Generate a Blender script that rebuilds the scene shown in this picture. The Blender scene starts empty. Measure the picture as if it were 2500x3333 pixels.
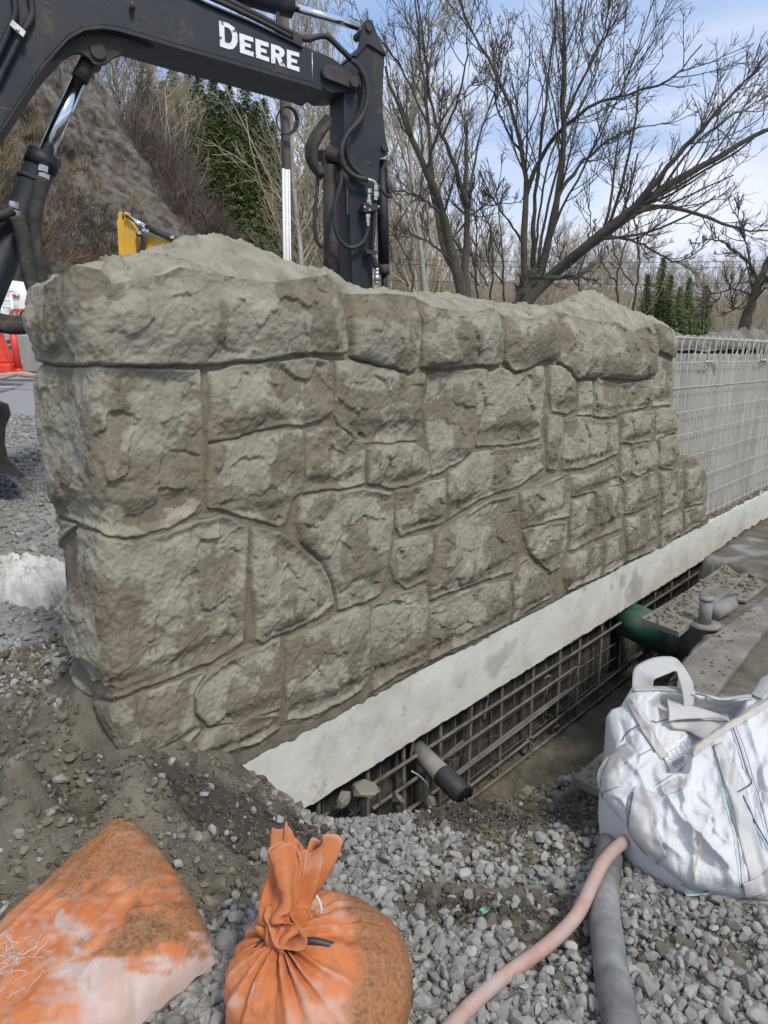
import bpy, bmesh, math, random
import numpy as np
from mathutils import Vector, Matrix

# ------------------------------------------------------------------ camera, sky, sun, exposure
scene = bpy.context.scene
PITCH = math.radians(11.9); CAM_Z = 1.45; FPX = 2400.0        # focal length in pixels of the 2500 px wide picture
cam_d = bpy.data.cameras.new('camera'); cam = bpy.data.objects.new('camera', cam_d)
scene.collection.objects.link(cam); scene.camera = cam
cam.location = (0, 0, CAM_Z); cam.rotation_euler = (math.pi/2 - PITCH, 0, 0)
cam_d.sensor_fit = 'HORIZONTAL'; cam_d.sensor_width = 36.0; cam_d.lens = 36.0*FPX/2500.0
cam_d.clip_start = 0.05; cam_d.clip_end = 5000.0

SUN_EL = math.radians(50); SUN_AZ = math.radians(150)          # azimuth clockwise from +Y: behind the camera, to the right
world = bpy.data.worlds.new('World'); scene.world = world; world.use_nodes = True
wn = world.node_tree; wn.nodes.clear()
def wnode(t, **kw):
    n = wn.nodes.new(t)
    for k, v in kw.items(): setattr(n, k, v)
    return n
w_out = wnode('ShaderNodeOutputWorld'); w_bg = wnode('ShaderNodeBackground')
w_sky = wnode('ShaderNodeTexSky', sky_type='NISHITA', sun_disc=False, sun_elevation=SUN_EL, sun_rotation=SUN_AZ)
w_sky.air_density = 1.0; w_sky.dust_density = 1.5; w_sky.ozone_density = 1.5
w_tc = wnode('ShaderNodeTexCoord'); w_map = wnode('ShaderNodeMapping'); w_map.inputs['Scale'].default_value = (1.0, 1.0, 3.6)
w_noise = wnode('ShaderNodeTexNoise'); w_noise.inputs['Scale'].default_value = 1.7; w_noise.inputs['Detail'].default_value = 7
w_noise.inputs['Roughness'].default_value = 0.52; w_noise.inputs['Distortion'].default_value = 0.35
w_ramp = wnode('ShaderNodeValToRGB'); w_ramp.color_ramp.elements[0].position = 0.40; w_ramp.color_ramp.elements[1].position = 0.64
w_noise2 = wnode('ShaderNodeTexNoise'); w_noise2.inputs['Scale'].default_value = 4.5; w_noise2.inputs['Detail'].default_value = 5
w_cl = wnode('ShaderNodeMix', data_type='RGBA')
w_cl.inputs[6].default_value = (5.4, 5.9, 7.3, 1); w_cl.inputs[7].default_value = (7.6, 7.9, 8.6, 1)   # shaded and bright cloud
w_veil = wnode('ShaderNodeMix', data_type='RGBA'); w_veil.inputs[0].default_value = 0.62; w_veil.inputs[7].default_value = (3.1, 4.6, 7.7, 1)
w_mix = wnode('ShaderNodeMix', data_type='RGBA')
L = wn.links.new
L(w_tc.outputs['Generated'], w_map.inputs['Vector']); L(w_map.outputs[0], w_noise.inputs['Vector']); L(w_map.outputs[0], w_noise2.inputs['Vector'])
L(w_noise.outputs['Fac'], w_ramp.inputs[0]); L(w_noise2.outputs['Fac'], w_cl.inputs[0])
L(w_sky.outputs[0], w_veil.inputs[6]); L(w_veil.outputs[2], w_mix.inputs[6]); L(w_cl.outputs[2], w_mix.inputs[7]); L(w_ramp.outputs[0], w_mix.inputs[0])
L(w_mix.outputs[2], w_bg.inputs[0]); w_bg.inputs[1].default_value = 0.075; L(w_bg.outputs[0], w_out.inputs[0])

sun_d = bpy.data.lights.new('sun', 'SUN'); sun = bpy.data.objects.new('sun', sun_d); scene.collection.objects.link(sun)
sun_d.energy = 1.5; sun_d.angle = math.radians(12); sun_d.color = (1.0, 0.95, 0.87)
_to = Vector((math.sin(SUN_AZ)*math.cos(SUN_EL), math.cos(SUN_AZ)*math.cos(SUN_EL), math.sin(SUN_EL)))
sun.rotation_euler = _to.to_track_quat('Z', 'Y').to_euler(); sun.location = (3, -4, 8)

vs = scene.view_settings; vs.view_transform = 'Standard'; vs.look = 'None'; vs.gamma = 1.0; vs.use_curve_mapping = False
vs.exposure = 0.88
scene.cycles.use_denoising = True
scene.cycles.max_bounces = 5; scene.cycles.diffuse_bounces = 3; scene.cycles.glossy_bounces = 2; scene.cycles.transmission_bounces = 2

# ------------------------------------------------------------------ helpers
COL = scene.collection
rng = np.random.default_rng(11); random.seed(11)
def ray(x, y):
    u = (x-1250.0)/FPX; v = -(y-1666.5)/FPX
    return np.array([u, math.cos(PITCH)+v*math.sin(PITCH), -math.sin(PITCH)+v*math.cos(PITCH)])
CAM = np.array([0, 0, CAM_Z])
def on_z(x, y, z=0.0):
    r = ray(x, y); return CAM + r*((z-CAM_Z)/r[2])
def on_y(x, y, Y):
    r = ray(x, y); return CAM + r*(Y/r[1])
def on_plane(x, y, p, n):
    r = ray(x, y); return CAM + r*(np.dot(np.asarray(p)-CAM, n)/np.dot(r, n))

def _h(i, j, k, s):
    a = (i.astype(np.int64)*374761393 + j.astype(np.int64)*668265263 + k.astype(np.int64)*2147483647 + s*974634541) & 0xFFFFFFFF
    a = ((a ^ (a >> 13))*1274126177) & 0xFFFFFFFF; a = ((a ^ (a >> 16))*2246822519) & 0xFFFFFFFF
    return ((a ^ (a >> 15)) & 0xFFFFFF)/float(0xFFFFFF)
def vnoise(p, s=0):
    p = np.asarray(p, float); f = np.floor(p); t = p-f; t = t*t*t*(t*(t*6-15)+10); i, j, k = f[..., 0], f[..., 1], f[..., 2]; out = 0
    for a in (0, 1):
        for b in (0, 1):
            for c in (0, 1):
                w = (t[..., 0] if a else 1-t[..., 0])*(t[..., 1] if b else 1-t[..., 1])*(t[..., 2] if c else 1-t[..., 2])
                out = out + w*_h(i+a, j+b, k+c, s)
    return out*2-1
def fbm(p, o=4, s=0, g=0.5):
    p = np.asarray(p, float); a = 1.0; out = 0; tot = 0
    for q in range(o):
        out = out + a*vnoise(p*(2.03**q)+q*17.3, s+q); tot += a; a *= g
    return out/tot
def cells2(p, s=0):
    """2-D cellular split: nearest feature offset (dx,dy), two random numbers of the cell, F2-F1"""
    f = np.floor(p); best = np.full(p.shape[:-1], 9.0); sec = best.copy(); dx = best.copy(); dy = best.copy(); r1 = best.copy(); r2 = best.copy()
    z = np.zeros_like(best)
    for a in (-1, 0, 1):
        for b in (-1, 0, 1):
            i = f[..., 0]+a; j = f[..., 1]+b
            ox = p[..., 0]-(i+_h(i, j, z, s)); oy = p[..., 1]-(j+_h(i, j, z, s+1)); dd = ox*ox+oy*oy
            m = dd < best; sec = np.where(m, best, np.minimum(sec, dd)); best = np.where(m, dd, best)
            dx = np.where(m, ox, dx); dy = np.where(m, oy, dy); r1 = np.where(m, _h(i, j, z, s+2), r1); r2 = np.where(m, _h(i, j, z, s+3), r2)
    return dx, dy, r1, r2, np.sqrt(sec)-np.sqrt(best)
def sstep(a, b, x):
    t = np.clip((x-a)/(b-a), 0, 1); return t*t*(3-2*t)
def poly_sd(poly, P):
    """signed distance to a polygon, positive inside"""
    poly = np.asarray(poly, float); d = np.full(P.shape[0], 1e9); ins = np.zeros(P.shape[0], bool); m = len(poly)
    for i in range(m):
        a = poly[i]; b = poly[(i+1) % m]; e = b-a; w = P-a
        t = np.clip((w@e)/max(e@e, 1e-12), 0, 1); q = w-t[:, None]*e; d = np.minimum(d, (q*q).sum(1))
        c1 = (a[1] <= P[:, 1]) & (b[1] > P[:, 1]); c2 = (a[1] > P[:, 1]) & (b[1] <= P[:, 1]); cr = e[0]*w[:, 1]-e[1]*w[:, 0]
        ins ^= (c1 & (cr > 0)) | (c2 & (cr < 0))
    d = np.sqrt(d); return np.where(ins, d, -d)

def mesh_np(name, V, F, smooth=True, attrs=None):
    """F: (n,3) or (n,4) int array, or list of such arrays"""
    me = bpy.data.meshes.new(name); V = np.asarray(V, np.float32)
    Fs = F if isinstance(F, list) else [F]
    Fs = [np.asarray(f, np.int32) for f in Fs if len(f)]
    lv = np.concatenate([f.ravel() for f in Fs]); n = sum(len(f) for f in Fs)
    tot = np.concatenate([np.full(len(f), f.shape[1], np.int32) for f in Fs]); st = np.concatenate([[0], np.cumsum(tot)[:-1]]).astype(np.int32)
    me.vertices.add(len(V)); me.vertices.foreach_set('co', V.ravel()); me.loops.add(len(lv)); me.loops.foreach_set('vertex_index', lv)
    me.polygons.add(n); me.polygons.foreach_set('loop_start', st)
    try: me.polygons.foreach_set('loop_total', tot)
    except Exception: pass
    me.update(calc_edges=True); me.validate()
    me.polygons.foreach_set('use_smooth', np.full(len(me.polygons), smooth))
    for k, v in (attrs or {}).items():
        a = me.attributes.new(k, 'FLOAT', 'POINT'); a.data.foreach_set('value', np.asarray(v, np.float32))
    return me
def add(name, me, mat=None, parent=None):
    o = bpy.data.objects.new(name, me); COL.objects.link(o)
    if mat is not None and me is not None and len(me.materials) == 0: me.materials.append(mat)
    if parent is not None: o.parent = parent
    return o
def tag(o, label=None, cat=None, group=None, kind=None):
    for k, v in (('label', label), ('category', cat), ('group', group), ('kind', kind)):
        if v: o[k] = v
    return o
def thing(name, loc, label, cat, group=None):
    o = bpy.data.objects.new(name, None); COL.objects.link(o); o.location = loc; o.empty_display_size = 0.1
    return tag(o, label, cat, group)
def put(name, V, F, mat, parent=None, smooth=True, attrs=None):
    """mesh given in world coordinates, linked under a thing that stands at its own base"""
    V = np.asarray(V, float)
    if parent is not None:
        V = V - world_loc(parent)
    return add(name, mesh_np(name, V, F, smooth, attrs), mat, parent)
def world_loc(o):
    p = np.zeros(3)
    while o is not None: p = p+np.array(o.location); o = o.parent
    return p
def grid_faces(nu, nv, wrap=False):
    i = np.arange(nu if wrap else nu-1)[:, None]; j = np.arange(nv-1)[None, :]; i2 = (i+1) % nu
    return np.stack([i*nv+j, i2*nv+j, i2*nv+j+1, i*nv+j+1], -1).reshape(-1, 4)
def tube(path, rad, sides=8, cap=True, squash=None):
    """path (n,3), rad scalar or (n,): V, F"""
    P = np.asarray(path, float); n = len(P); R = np.full(n, rad, float) if np.isscalar(rad) else np.asarray(rad, float)
    T = np.gradient(P, axis=0); T /= np.linalg.norm(T, axis=1)[:, None]+1e-12
    up = np.array([0, 0, 1.0]) if abs(T[0, 2]) < 0.9 else np.array([1.0, 0, 0])
    N = np.zeros_like(P); v = up-T[0]*np.dot(up, T[0]); N[0] = v/np.linalg.norm(v)
    for i in range(1, n):
        v = N[i-1]-T[i]*np.dot(N[i-1], T[i]); N[i] = v/(np.linalg.norm(v)+1e-12)
    B = np.cross(T, N); a = np.arange(sides)*2*math.pi/sides
    V = P[:, None, :]+R[:, None, None]*(np.cos(a)[None, :, None]*N[:, None, :]+np.sin(a)[None, :, None]*B[:, None, :])
    V = V.reshape(-1, 3); i = np.arange(n-1)[:, None]; j = np.arange(sides)[None, :]; j2 = (j+1) % sides
    F = [np.stack([i*sides+j, i*sides+j2, (i+1)*sides+j2, (i+1)*sides+j], -1).reshape(-1, 4)]
    if cap:
        V = np.vstack([V, P[0], P[-1]]); c0 = n*sides; jj = np.arange(sides); j2 = (jj+1) % sides
        F.append(np.stack([np.full(sides, c0), j2, jj], -1)); F.append(np.stack([np.full(sides, c0+1), (n-1)*sides+jj, (n-1)*sides+j2], -1))
    return V, F
def join(parts):
    """list of (V, F or [F..]) into one"""
    Vs = []; F3 = []; F4 = []; off = 0
    for V, F in parts:
        for f in (F if isinstance(F, list) else [F]):
            f = np.asarray(f)
            if len(f): (F3 if f.shape[1] == 3 else F4).append(f+off)
        Vs.append(V); off += len(V)
    return np.vstack(Vs), ([np.vstack(F3)] if F3 else [])+([np.vstack(F4)] if F4 else [])
def smooth_path(pts, n=24):
    """Catmull-Rom through points"""
    P = np.asarray(pts, float); Q = np.vstack([2*P[0]-P[1], P, 2*P[-1]-P[-2]]); out = []
    m = len(P)-1; per = max(2, int(math.ceil(n/m)))
    for i in range(m):
        p0, p1, p2, p3 = Q[i:i+4]
        for t in np.linspace(0, 1, per, endpoint=(i == m-1)):
            out.append(0.5*((2*p1)+(-p0+p2)*t+(2*p0-5*p1+4*p2-p3)*t*t+(-p0+3*p1-3*p2+p3)*t**3))
    return np.array(out)
def box(c, ax, ay, az, hx, hy, hz):
    c = np.asarray(c, float); ax, ay, az = (np.asarray(q, float) for q in (ax, ay, az))
    V = np.array([c+ax*hx*i+ay*hy*j+az*hz*k for i in (-1, 1) for j in (-1, 1) for k in (-1, 1)])
    return V, np.array([[0, 1, 3, 2], [4, 6, 7, 5], [0, 4, 5, 1], [2, 3, 7, 6], [0, 2, 6, 4], [1, 5, 7, 3]])
def bevel(o, w, seg=2):
    m = o.modifiers.new('bevel', 'BEVEL'); m.width = w; m.segments = seg; m.limit_method = 'ANGLE'; m.angle_limit = 0.6
    return o
def prism(outline, origin, ex, ey, en, depth):
    """extrude a 2-D outline (list of (a,b)) lying at origin + a*ex + b*ey by depth along en; n-gon caps are triangulated"""
    from mathutils.geometry import tessellate_polygon
    O = np.asarray(outline, float); m = len(O); ex, ey, en = (np.asarray(q, float) for q in (ex, ey, en))
    A = np.asarray(origin)+O[:, :1]*ex+O[:, 1:2]*ey; V = np.vstack([A, A+en*depth])
    tri = np.array(tessellate_polygon([[Vector((p[0], p[1], 0)) for p in O]]))
    i = np.arange(m); j = (i+1) % m
    return V, [tri, tri[:, ::-1]+m, np.stack([i, j, j+m, i+m], -1)]
def fix_normals(o):
    bm = bmesh.new(); bm.from_mesh(o.data); bmesh.ops.remove_doubles(bm, verts=bm.verts, dist=1e-5); bmesh.ops.recalc_face_normals(bm, faces=bm.faces); bm.to_mesh(o.data); bm.free(); return o

# ------------------------------------------------------------------ materials
def mat(name, cols, scale=8.0, detail=6.0, rough=0.85, bump=0.0, bscale=60.0, metal=0.0, coord='Object', rough2=None, stretch=None, bdetail=5.0, bdist=0.01, attr=None, spec=0.5, distort=0.3, speck=None):
    """cols: [(position, rgb)...] on a noise; attr: (name, rgb list) second ramp mixed in by a vertex attribute"""
    m = bpy.data.materials.new(name); m.use_nodes = True; nt = m.node_tree; b = nt.nodes['Principled BSDF']; lk = nt.links.new
    tc = nt.nodes.new('ShaderNodeTexCoord'); src = tc.outputs[coord]
    if stretch:
        mp = nt.nodes.new('ShaderNodeMapping'); mp.inputs['Scale'].default_value = stretch; lk(src, mp.inputs[0]); src = mp.outputs[0]
    nz = nt.nodes.new('ShaderNodeTexNoise'); nz.inputs['Scale'].default_value = scale; nz.inputs['Detail'].default_value = detail
    nz.inputs['Roughness'].default_value = 0.62; nz.inputs['Distortion'].default_value = distort; lk(src, nz.inputs['Vector'])
    def ramp(cs, fac):
        r = nt.nodes.new('ShaderNodeValToRGB'); e = r.color_ramp.elements
        while len(e) < len(cs): e.new(0.5)
        for q, (p, c) in zip(e, cs): q.position = p; q.color = (*c, 1)
        lk(fac, r.inputs[0]); return r.outputs[0]
    col = ramp(cols, nz.outputs['Fac'])
    if attr:
        at = nt.nodes.new('ShaderNodeAttribute'); at.attribute_name = attr[0]
        mx = nt.nodes.new('ShaderNodeMix'); mx.data_type = 'RGBA'; lk(at.outputs['Fac'], mx.inputs[0]); lk(col, mx.inputs[6]); lk(ramp(attr[1], nz.outputs['Fac']), mx.inputs[7]); col = mx.outputs[2]
    if speck:                                                      # (scale, lower, upper, rgb, stretch): scratches, dust and splashes
        for sc_k, lo_k, hi_k, rgb_k, st_k in speck:
            m3 = nt.nodes.new('ShaderNodeMapping'); m3.inputs['Scale'].default_value = st_k; lk(tc.outputs[coord], m3.inputs[0]); n3 = nt.nodes.new('ShaderNodeTexNoise'); n3.inputs['Scale'].default_value = sc_k; n3.inputs['Detail'].default_value = 8; n3.inputs['Roughness'].default_value = 0.7; lk(m3.outputs[0], n3.inputs['Vector'])
            r3 = nt.nodes.new('ShaderNodeMapRange'); r3.inputs['From Min'].default_value = lo_k; r3.inputs['From Max'].default_value = hi_k; lk(n3.outputs['Fac'], r3.inputs[0])
            x3 = nt.nodes.new('ShaderNodeMix'); x3.data_type = 'RGBA'; x3.inputs[7].default_value = (*rgb_k, 1); lk(r3.outputs[0], x3.inputs[0]); lk(col, x3.inputs[6]); col = x3.outputs[2]
    lk(col, b.inputs['Base Color']); b.inputs['Metallic'].default_value = metal; b.inputs['Specular IOR Level'].default_value = spec
    if rough2 is None: b.inputs['Roughness'].default_value = rough
    else:
        mr = nt.nodes.new('ShaderNodeMapRange'); mr.inputs['To Min'].default_value = rough; mr.inputs['To Max'].default_value = rough2
        lk(nz.outputs['Fac'], mr.inputs[0]); lk(mr.outputs[0], b.inputs['Roughness'])
    if bump:
        n2 = nt.nodes.new('ShaderNodeTexNoise'); n2.inputs['Scale'].default_value = bscale; n2.inputs['Detail'].default_value = bdetail; n2.inputs['Roughness'].default_value = 0.65; lk(src, n2.inputs['Vector'])
        bp = nt.nodes.new('ShaderNodeBump'); bp.inputs['Strength'].default_value = bump; bp.inputs['Distance'].default_value = bdist
        lk(n2.outputs['Fac'], bp.inputs['Height']); lk(bp.outputs[0], b.inputs['Normal'])
    return m
M = {}
# damp brown margins plus painted shade <-> scraped grey-green faces, painted paler towards the top
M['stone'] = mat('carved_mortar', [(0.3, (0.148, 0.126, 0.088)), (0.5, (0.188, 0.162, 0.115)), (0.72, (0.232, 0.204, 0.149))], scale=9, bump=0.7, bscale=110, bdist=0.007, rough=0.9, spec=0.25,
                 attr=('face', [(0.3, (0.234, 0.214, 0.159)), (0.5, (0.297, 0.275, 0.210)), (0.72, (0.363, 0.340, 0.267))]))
M['mortar'] = mat('joint_mortar', [(0.3, (0.139, 0.119, 0.084)), (0.55, (0.188, 0.163, 0.118)), (0.75, (0.255, 0.227, 0.173))], scale=14, bump=0.6, bscale=120, bdist=0.006, rough=0.92, spec=0.2)
M['footing'] = mat('white_footing', [(0.28, (0.475, 0.451, 0.381)), (0.42, (0.598, 0.575, 0.502)), (0.58, (0.665, 0.646, 0.572)), (0.78, (0.712, 0.698, 0.632))], scale=4.5, detail=10, speck=[(7, 0.60, 0.72, (0.342, 0.323, 0.270), (1, 1, 1)), (45, 0.66, 0.72, (0.285, 0.266, 0.223), (1, 1, 1))], bump=0.3, bscale=45, bdist=0.006, rough=0.8, spec=0.25,
                   attr=('stain', [(0.3, (0.30, 0.29, 0.26)), (0.55, (0.40, 0.39, 0.36)), (0.75, (0.47, 0.46, 0.43))]))
M['core'] = mat('core_concrete', [(0.3, (0.258, 0.239, 0.200)), (0.5, (0.344, 0.323, 0.273)), (0.72, (0.413, 0.391, 0.340))], scale=2.2, bump=0.2, bscale=30, bdist=0.006, rough=0.85, stretch=(1, 1, 0.35))
M['mud'] = mat('mud', [(0.28, (0.080, 0.069, 0.050)), (0.5, (0.145, 0.128, 0.095)), (0.75, (0.221, 0.197, 0.147))], scale=5, bump=0.9, bscale=70, bdist=0.012, rough=0.95, spec=0.2,
               attr=('dry', [(0.3, (0.189, 0.184, 0.171)), (0.5, (0.279, 0.273, 0.258)), (0.75, (0.378, 0.370, 0.350))]))
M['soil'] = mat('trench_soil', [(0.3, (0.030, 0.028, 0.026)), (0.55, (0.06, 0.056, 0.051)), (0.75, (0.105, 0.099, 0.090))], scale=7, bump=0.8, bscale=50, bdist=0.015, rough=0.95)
M['rebar'] = mat('rebar_steel', [(0.3, (0.09, 0.075, 0.062)), (0.5, (0.155, 0.135, 0.113)), (0.75, (0.235, 0.21, 0.18))], scale=12, rough=0.75, bump=0.4, bscale=90, bdist=0.003)
M['wire'] = mat('galvanised_wire', [(0.3, (0.36, 0.34, 0.29)), (0.6, (0.52, 0.50, 0.44)), (0.8, (0.62, 0.60, 0.54))], scale=10, rough=0.6)

def add_wet(m):
    nt = m.node_tree; b = nt.nodes['Principled BSDF']; prev = b.inputs['Base Color'].links[0].from_socket; at = nt.nodes.new('ShaderNodeAttribute'); at.attribute_name = 'wet'; mx = nt.nodes.new('ShaderNodeMix'); mx.data_type = 'RGBA'; mx.inputs[7].default_value = (0.048, 0.042, 0.034, 1); nt.links.new(at.outputs['Fac'], mx.inputs[0]); nt.links.new(prev, mx.inputs[6]); nt.links.new(mx.outputs[2], b.inputs['Base Color'])
add_wet(M['mud'])

# ------------------------------------------------------------------ the wall: frame of reference
YAW = math.radians(40.6); WD = np.array([math.sin(YAW), math.cos(YAW), 0.0]); WN = np.array([math.cos(YAW), -math.sin(YAW), 0.0])
KS = 1.25/1.45
P0 = np.array([-0.9405*KS, 2.4083*KS, 0.20])                    # foot of the wall's near corner
def wpt(s, q, z): return P0*np.array([1, 1, 0])+WD*s+WN*q+np.array([0, 0, z])
def wall_uz(x, y, q=0.0):
    """pixel -> (u,z) on the unrolled wall: u>0 along the front, u<0 round the corner along the end face"""
    p = on_plane(x, y, P0+WN*q, WN); s = float(np.dot(p-P0, WD))
    if s >= 0: return s, float(p[2])
    p = on_plane(x, y, P0, WD); return -float(np.dot(p-P0, -WN)), float(p[2])
def uzs(l, q=0.0): return np.array([wall_uz(x, y, q) for x, y in l])
Z_TOP = 1.45-1.70*KS; Z_BOT = 1.45-2.09*KS                      # white footing: top and underside
TH = 0.36; RC = 0.055; RB = 0.07

# arris of the coping (front upper edge) and its ridge, traced left to right
AR = uzs([(150, 930), (250, 862), (325, 880), (365, 925), (425, 912), (524, 894), (574, 869), (630, 879), (763, 905), (896, 919), (985, 905), (1061, 893), (1110, 945), (1150, 957), (1260, 955), (1360, 962), (1400, 1000), (1500, 1013), (1560, 1012), (1611, 1000), (1650, 1028), (1731, 1036), (1789, 1008), (1828, 1016), (1934, 1045), (1965, 1040), (2011, 1050), (2055, 1078), (2110, 1060), (2150, 1052), (2200, 1085)])
QR = -0.17
_rd = [on_plane(x, y, P0+WN*QR, WN) for x, y in [(150, 905), (213, 848), (325, 842), (431, 827), (524, 795), (604, 761), (677, 757), (743, 768), (803, 786), (836, 813), (896, 829), (942, 859), (975, 878), (1061, 878), (1094, 912), (1114, 938), (1250, 942), (1360, 948), (1500, 963), (1596, 984), (1693, 992), (1780, 994), (1799, 996), (1876, 953), (1934, 943), (1973, 963), (2030, 1001), (2103, 1025), (2175, 1040), (2200, 1060)]]
RD = np.array([[np.dot(p-P0, WD), p[2]] for p in _rd])
def arris(u): return np.interp(u, AR[:, 0], AR[:, 1])
def ridge(s): return np.interp(s, RD[:, 0], RD[:, 1])
def plan(u):
    """unrolled u -> (s, t behind front, normal in (d,n))"""
    a = np.clip((u+RC)/(2*RC), 0, 1)*math.pi/2
    s = np.where(u >= RC, u, np.where(u <= -RC, 0, RC-RC*np.cos(a))); t = np.where(u >= RC, 0, np.where(u <= -RC, -u, RC-RC*np.sin(a)))
    u2 = -(TH-RB)-u; b = np.clip(u2/(2*RB), 0, 1)*math.pi/2; bk = u2 > 0      # and round the far corner of the end face
    s = np.where(bk, RB-RB*np.cos(b)+np.maximum(u2-2*RB, 0), s); t = np.where(bk, TH-RB+RB*np.sin(b), t)
    return s, t, np.where(bk, -np.cos(b), -np.cos(a)), np.where(bk, -np.sin(b), np.sin(a))

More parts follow.
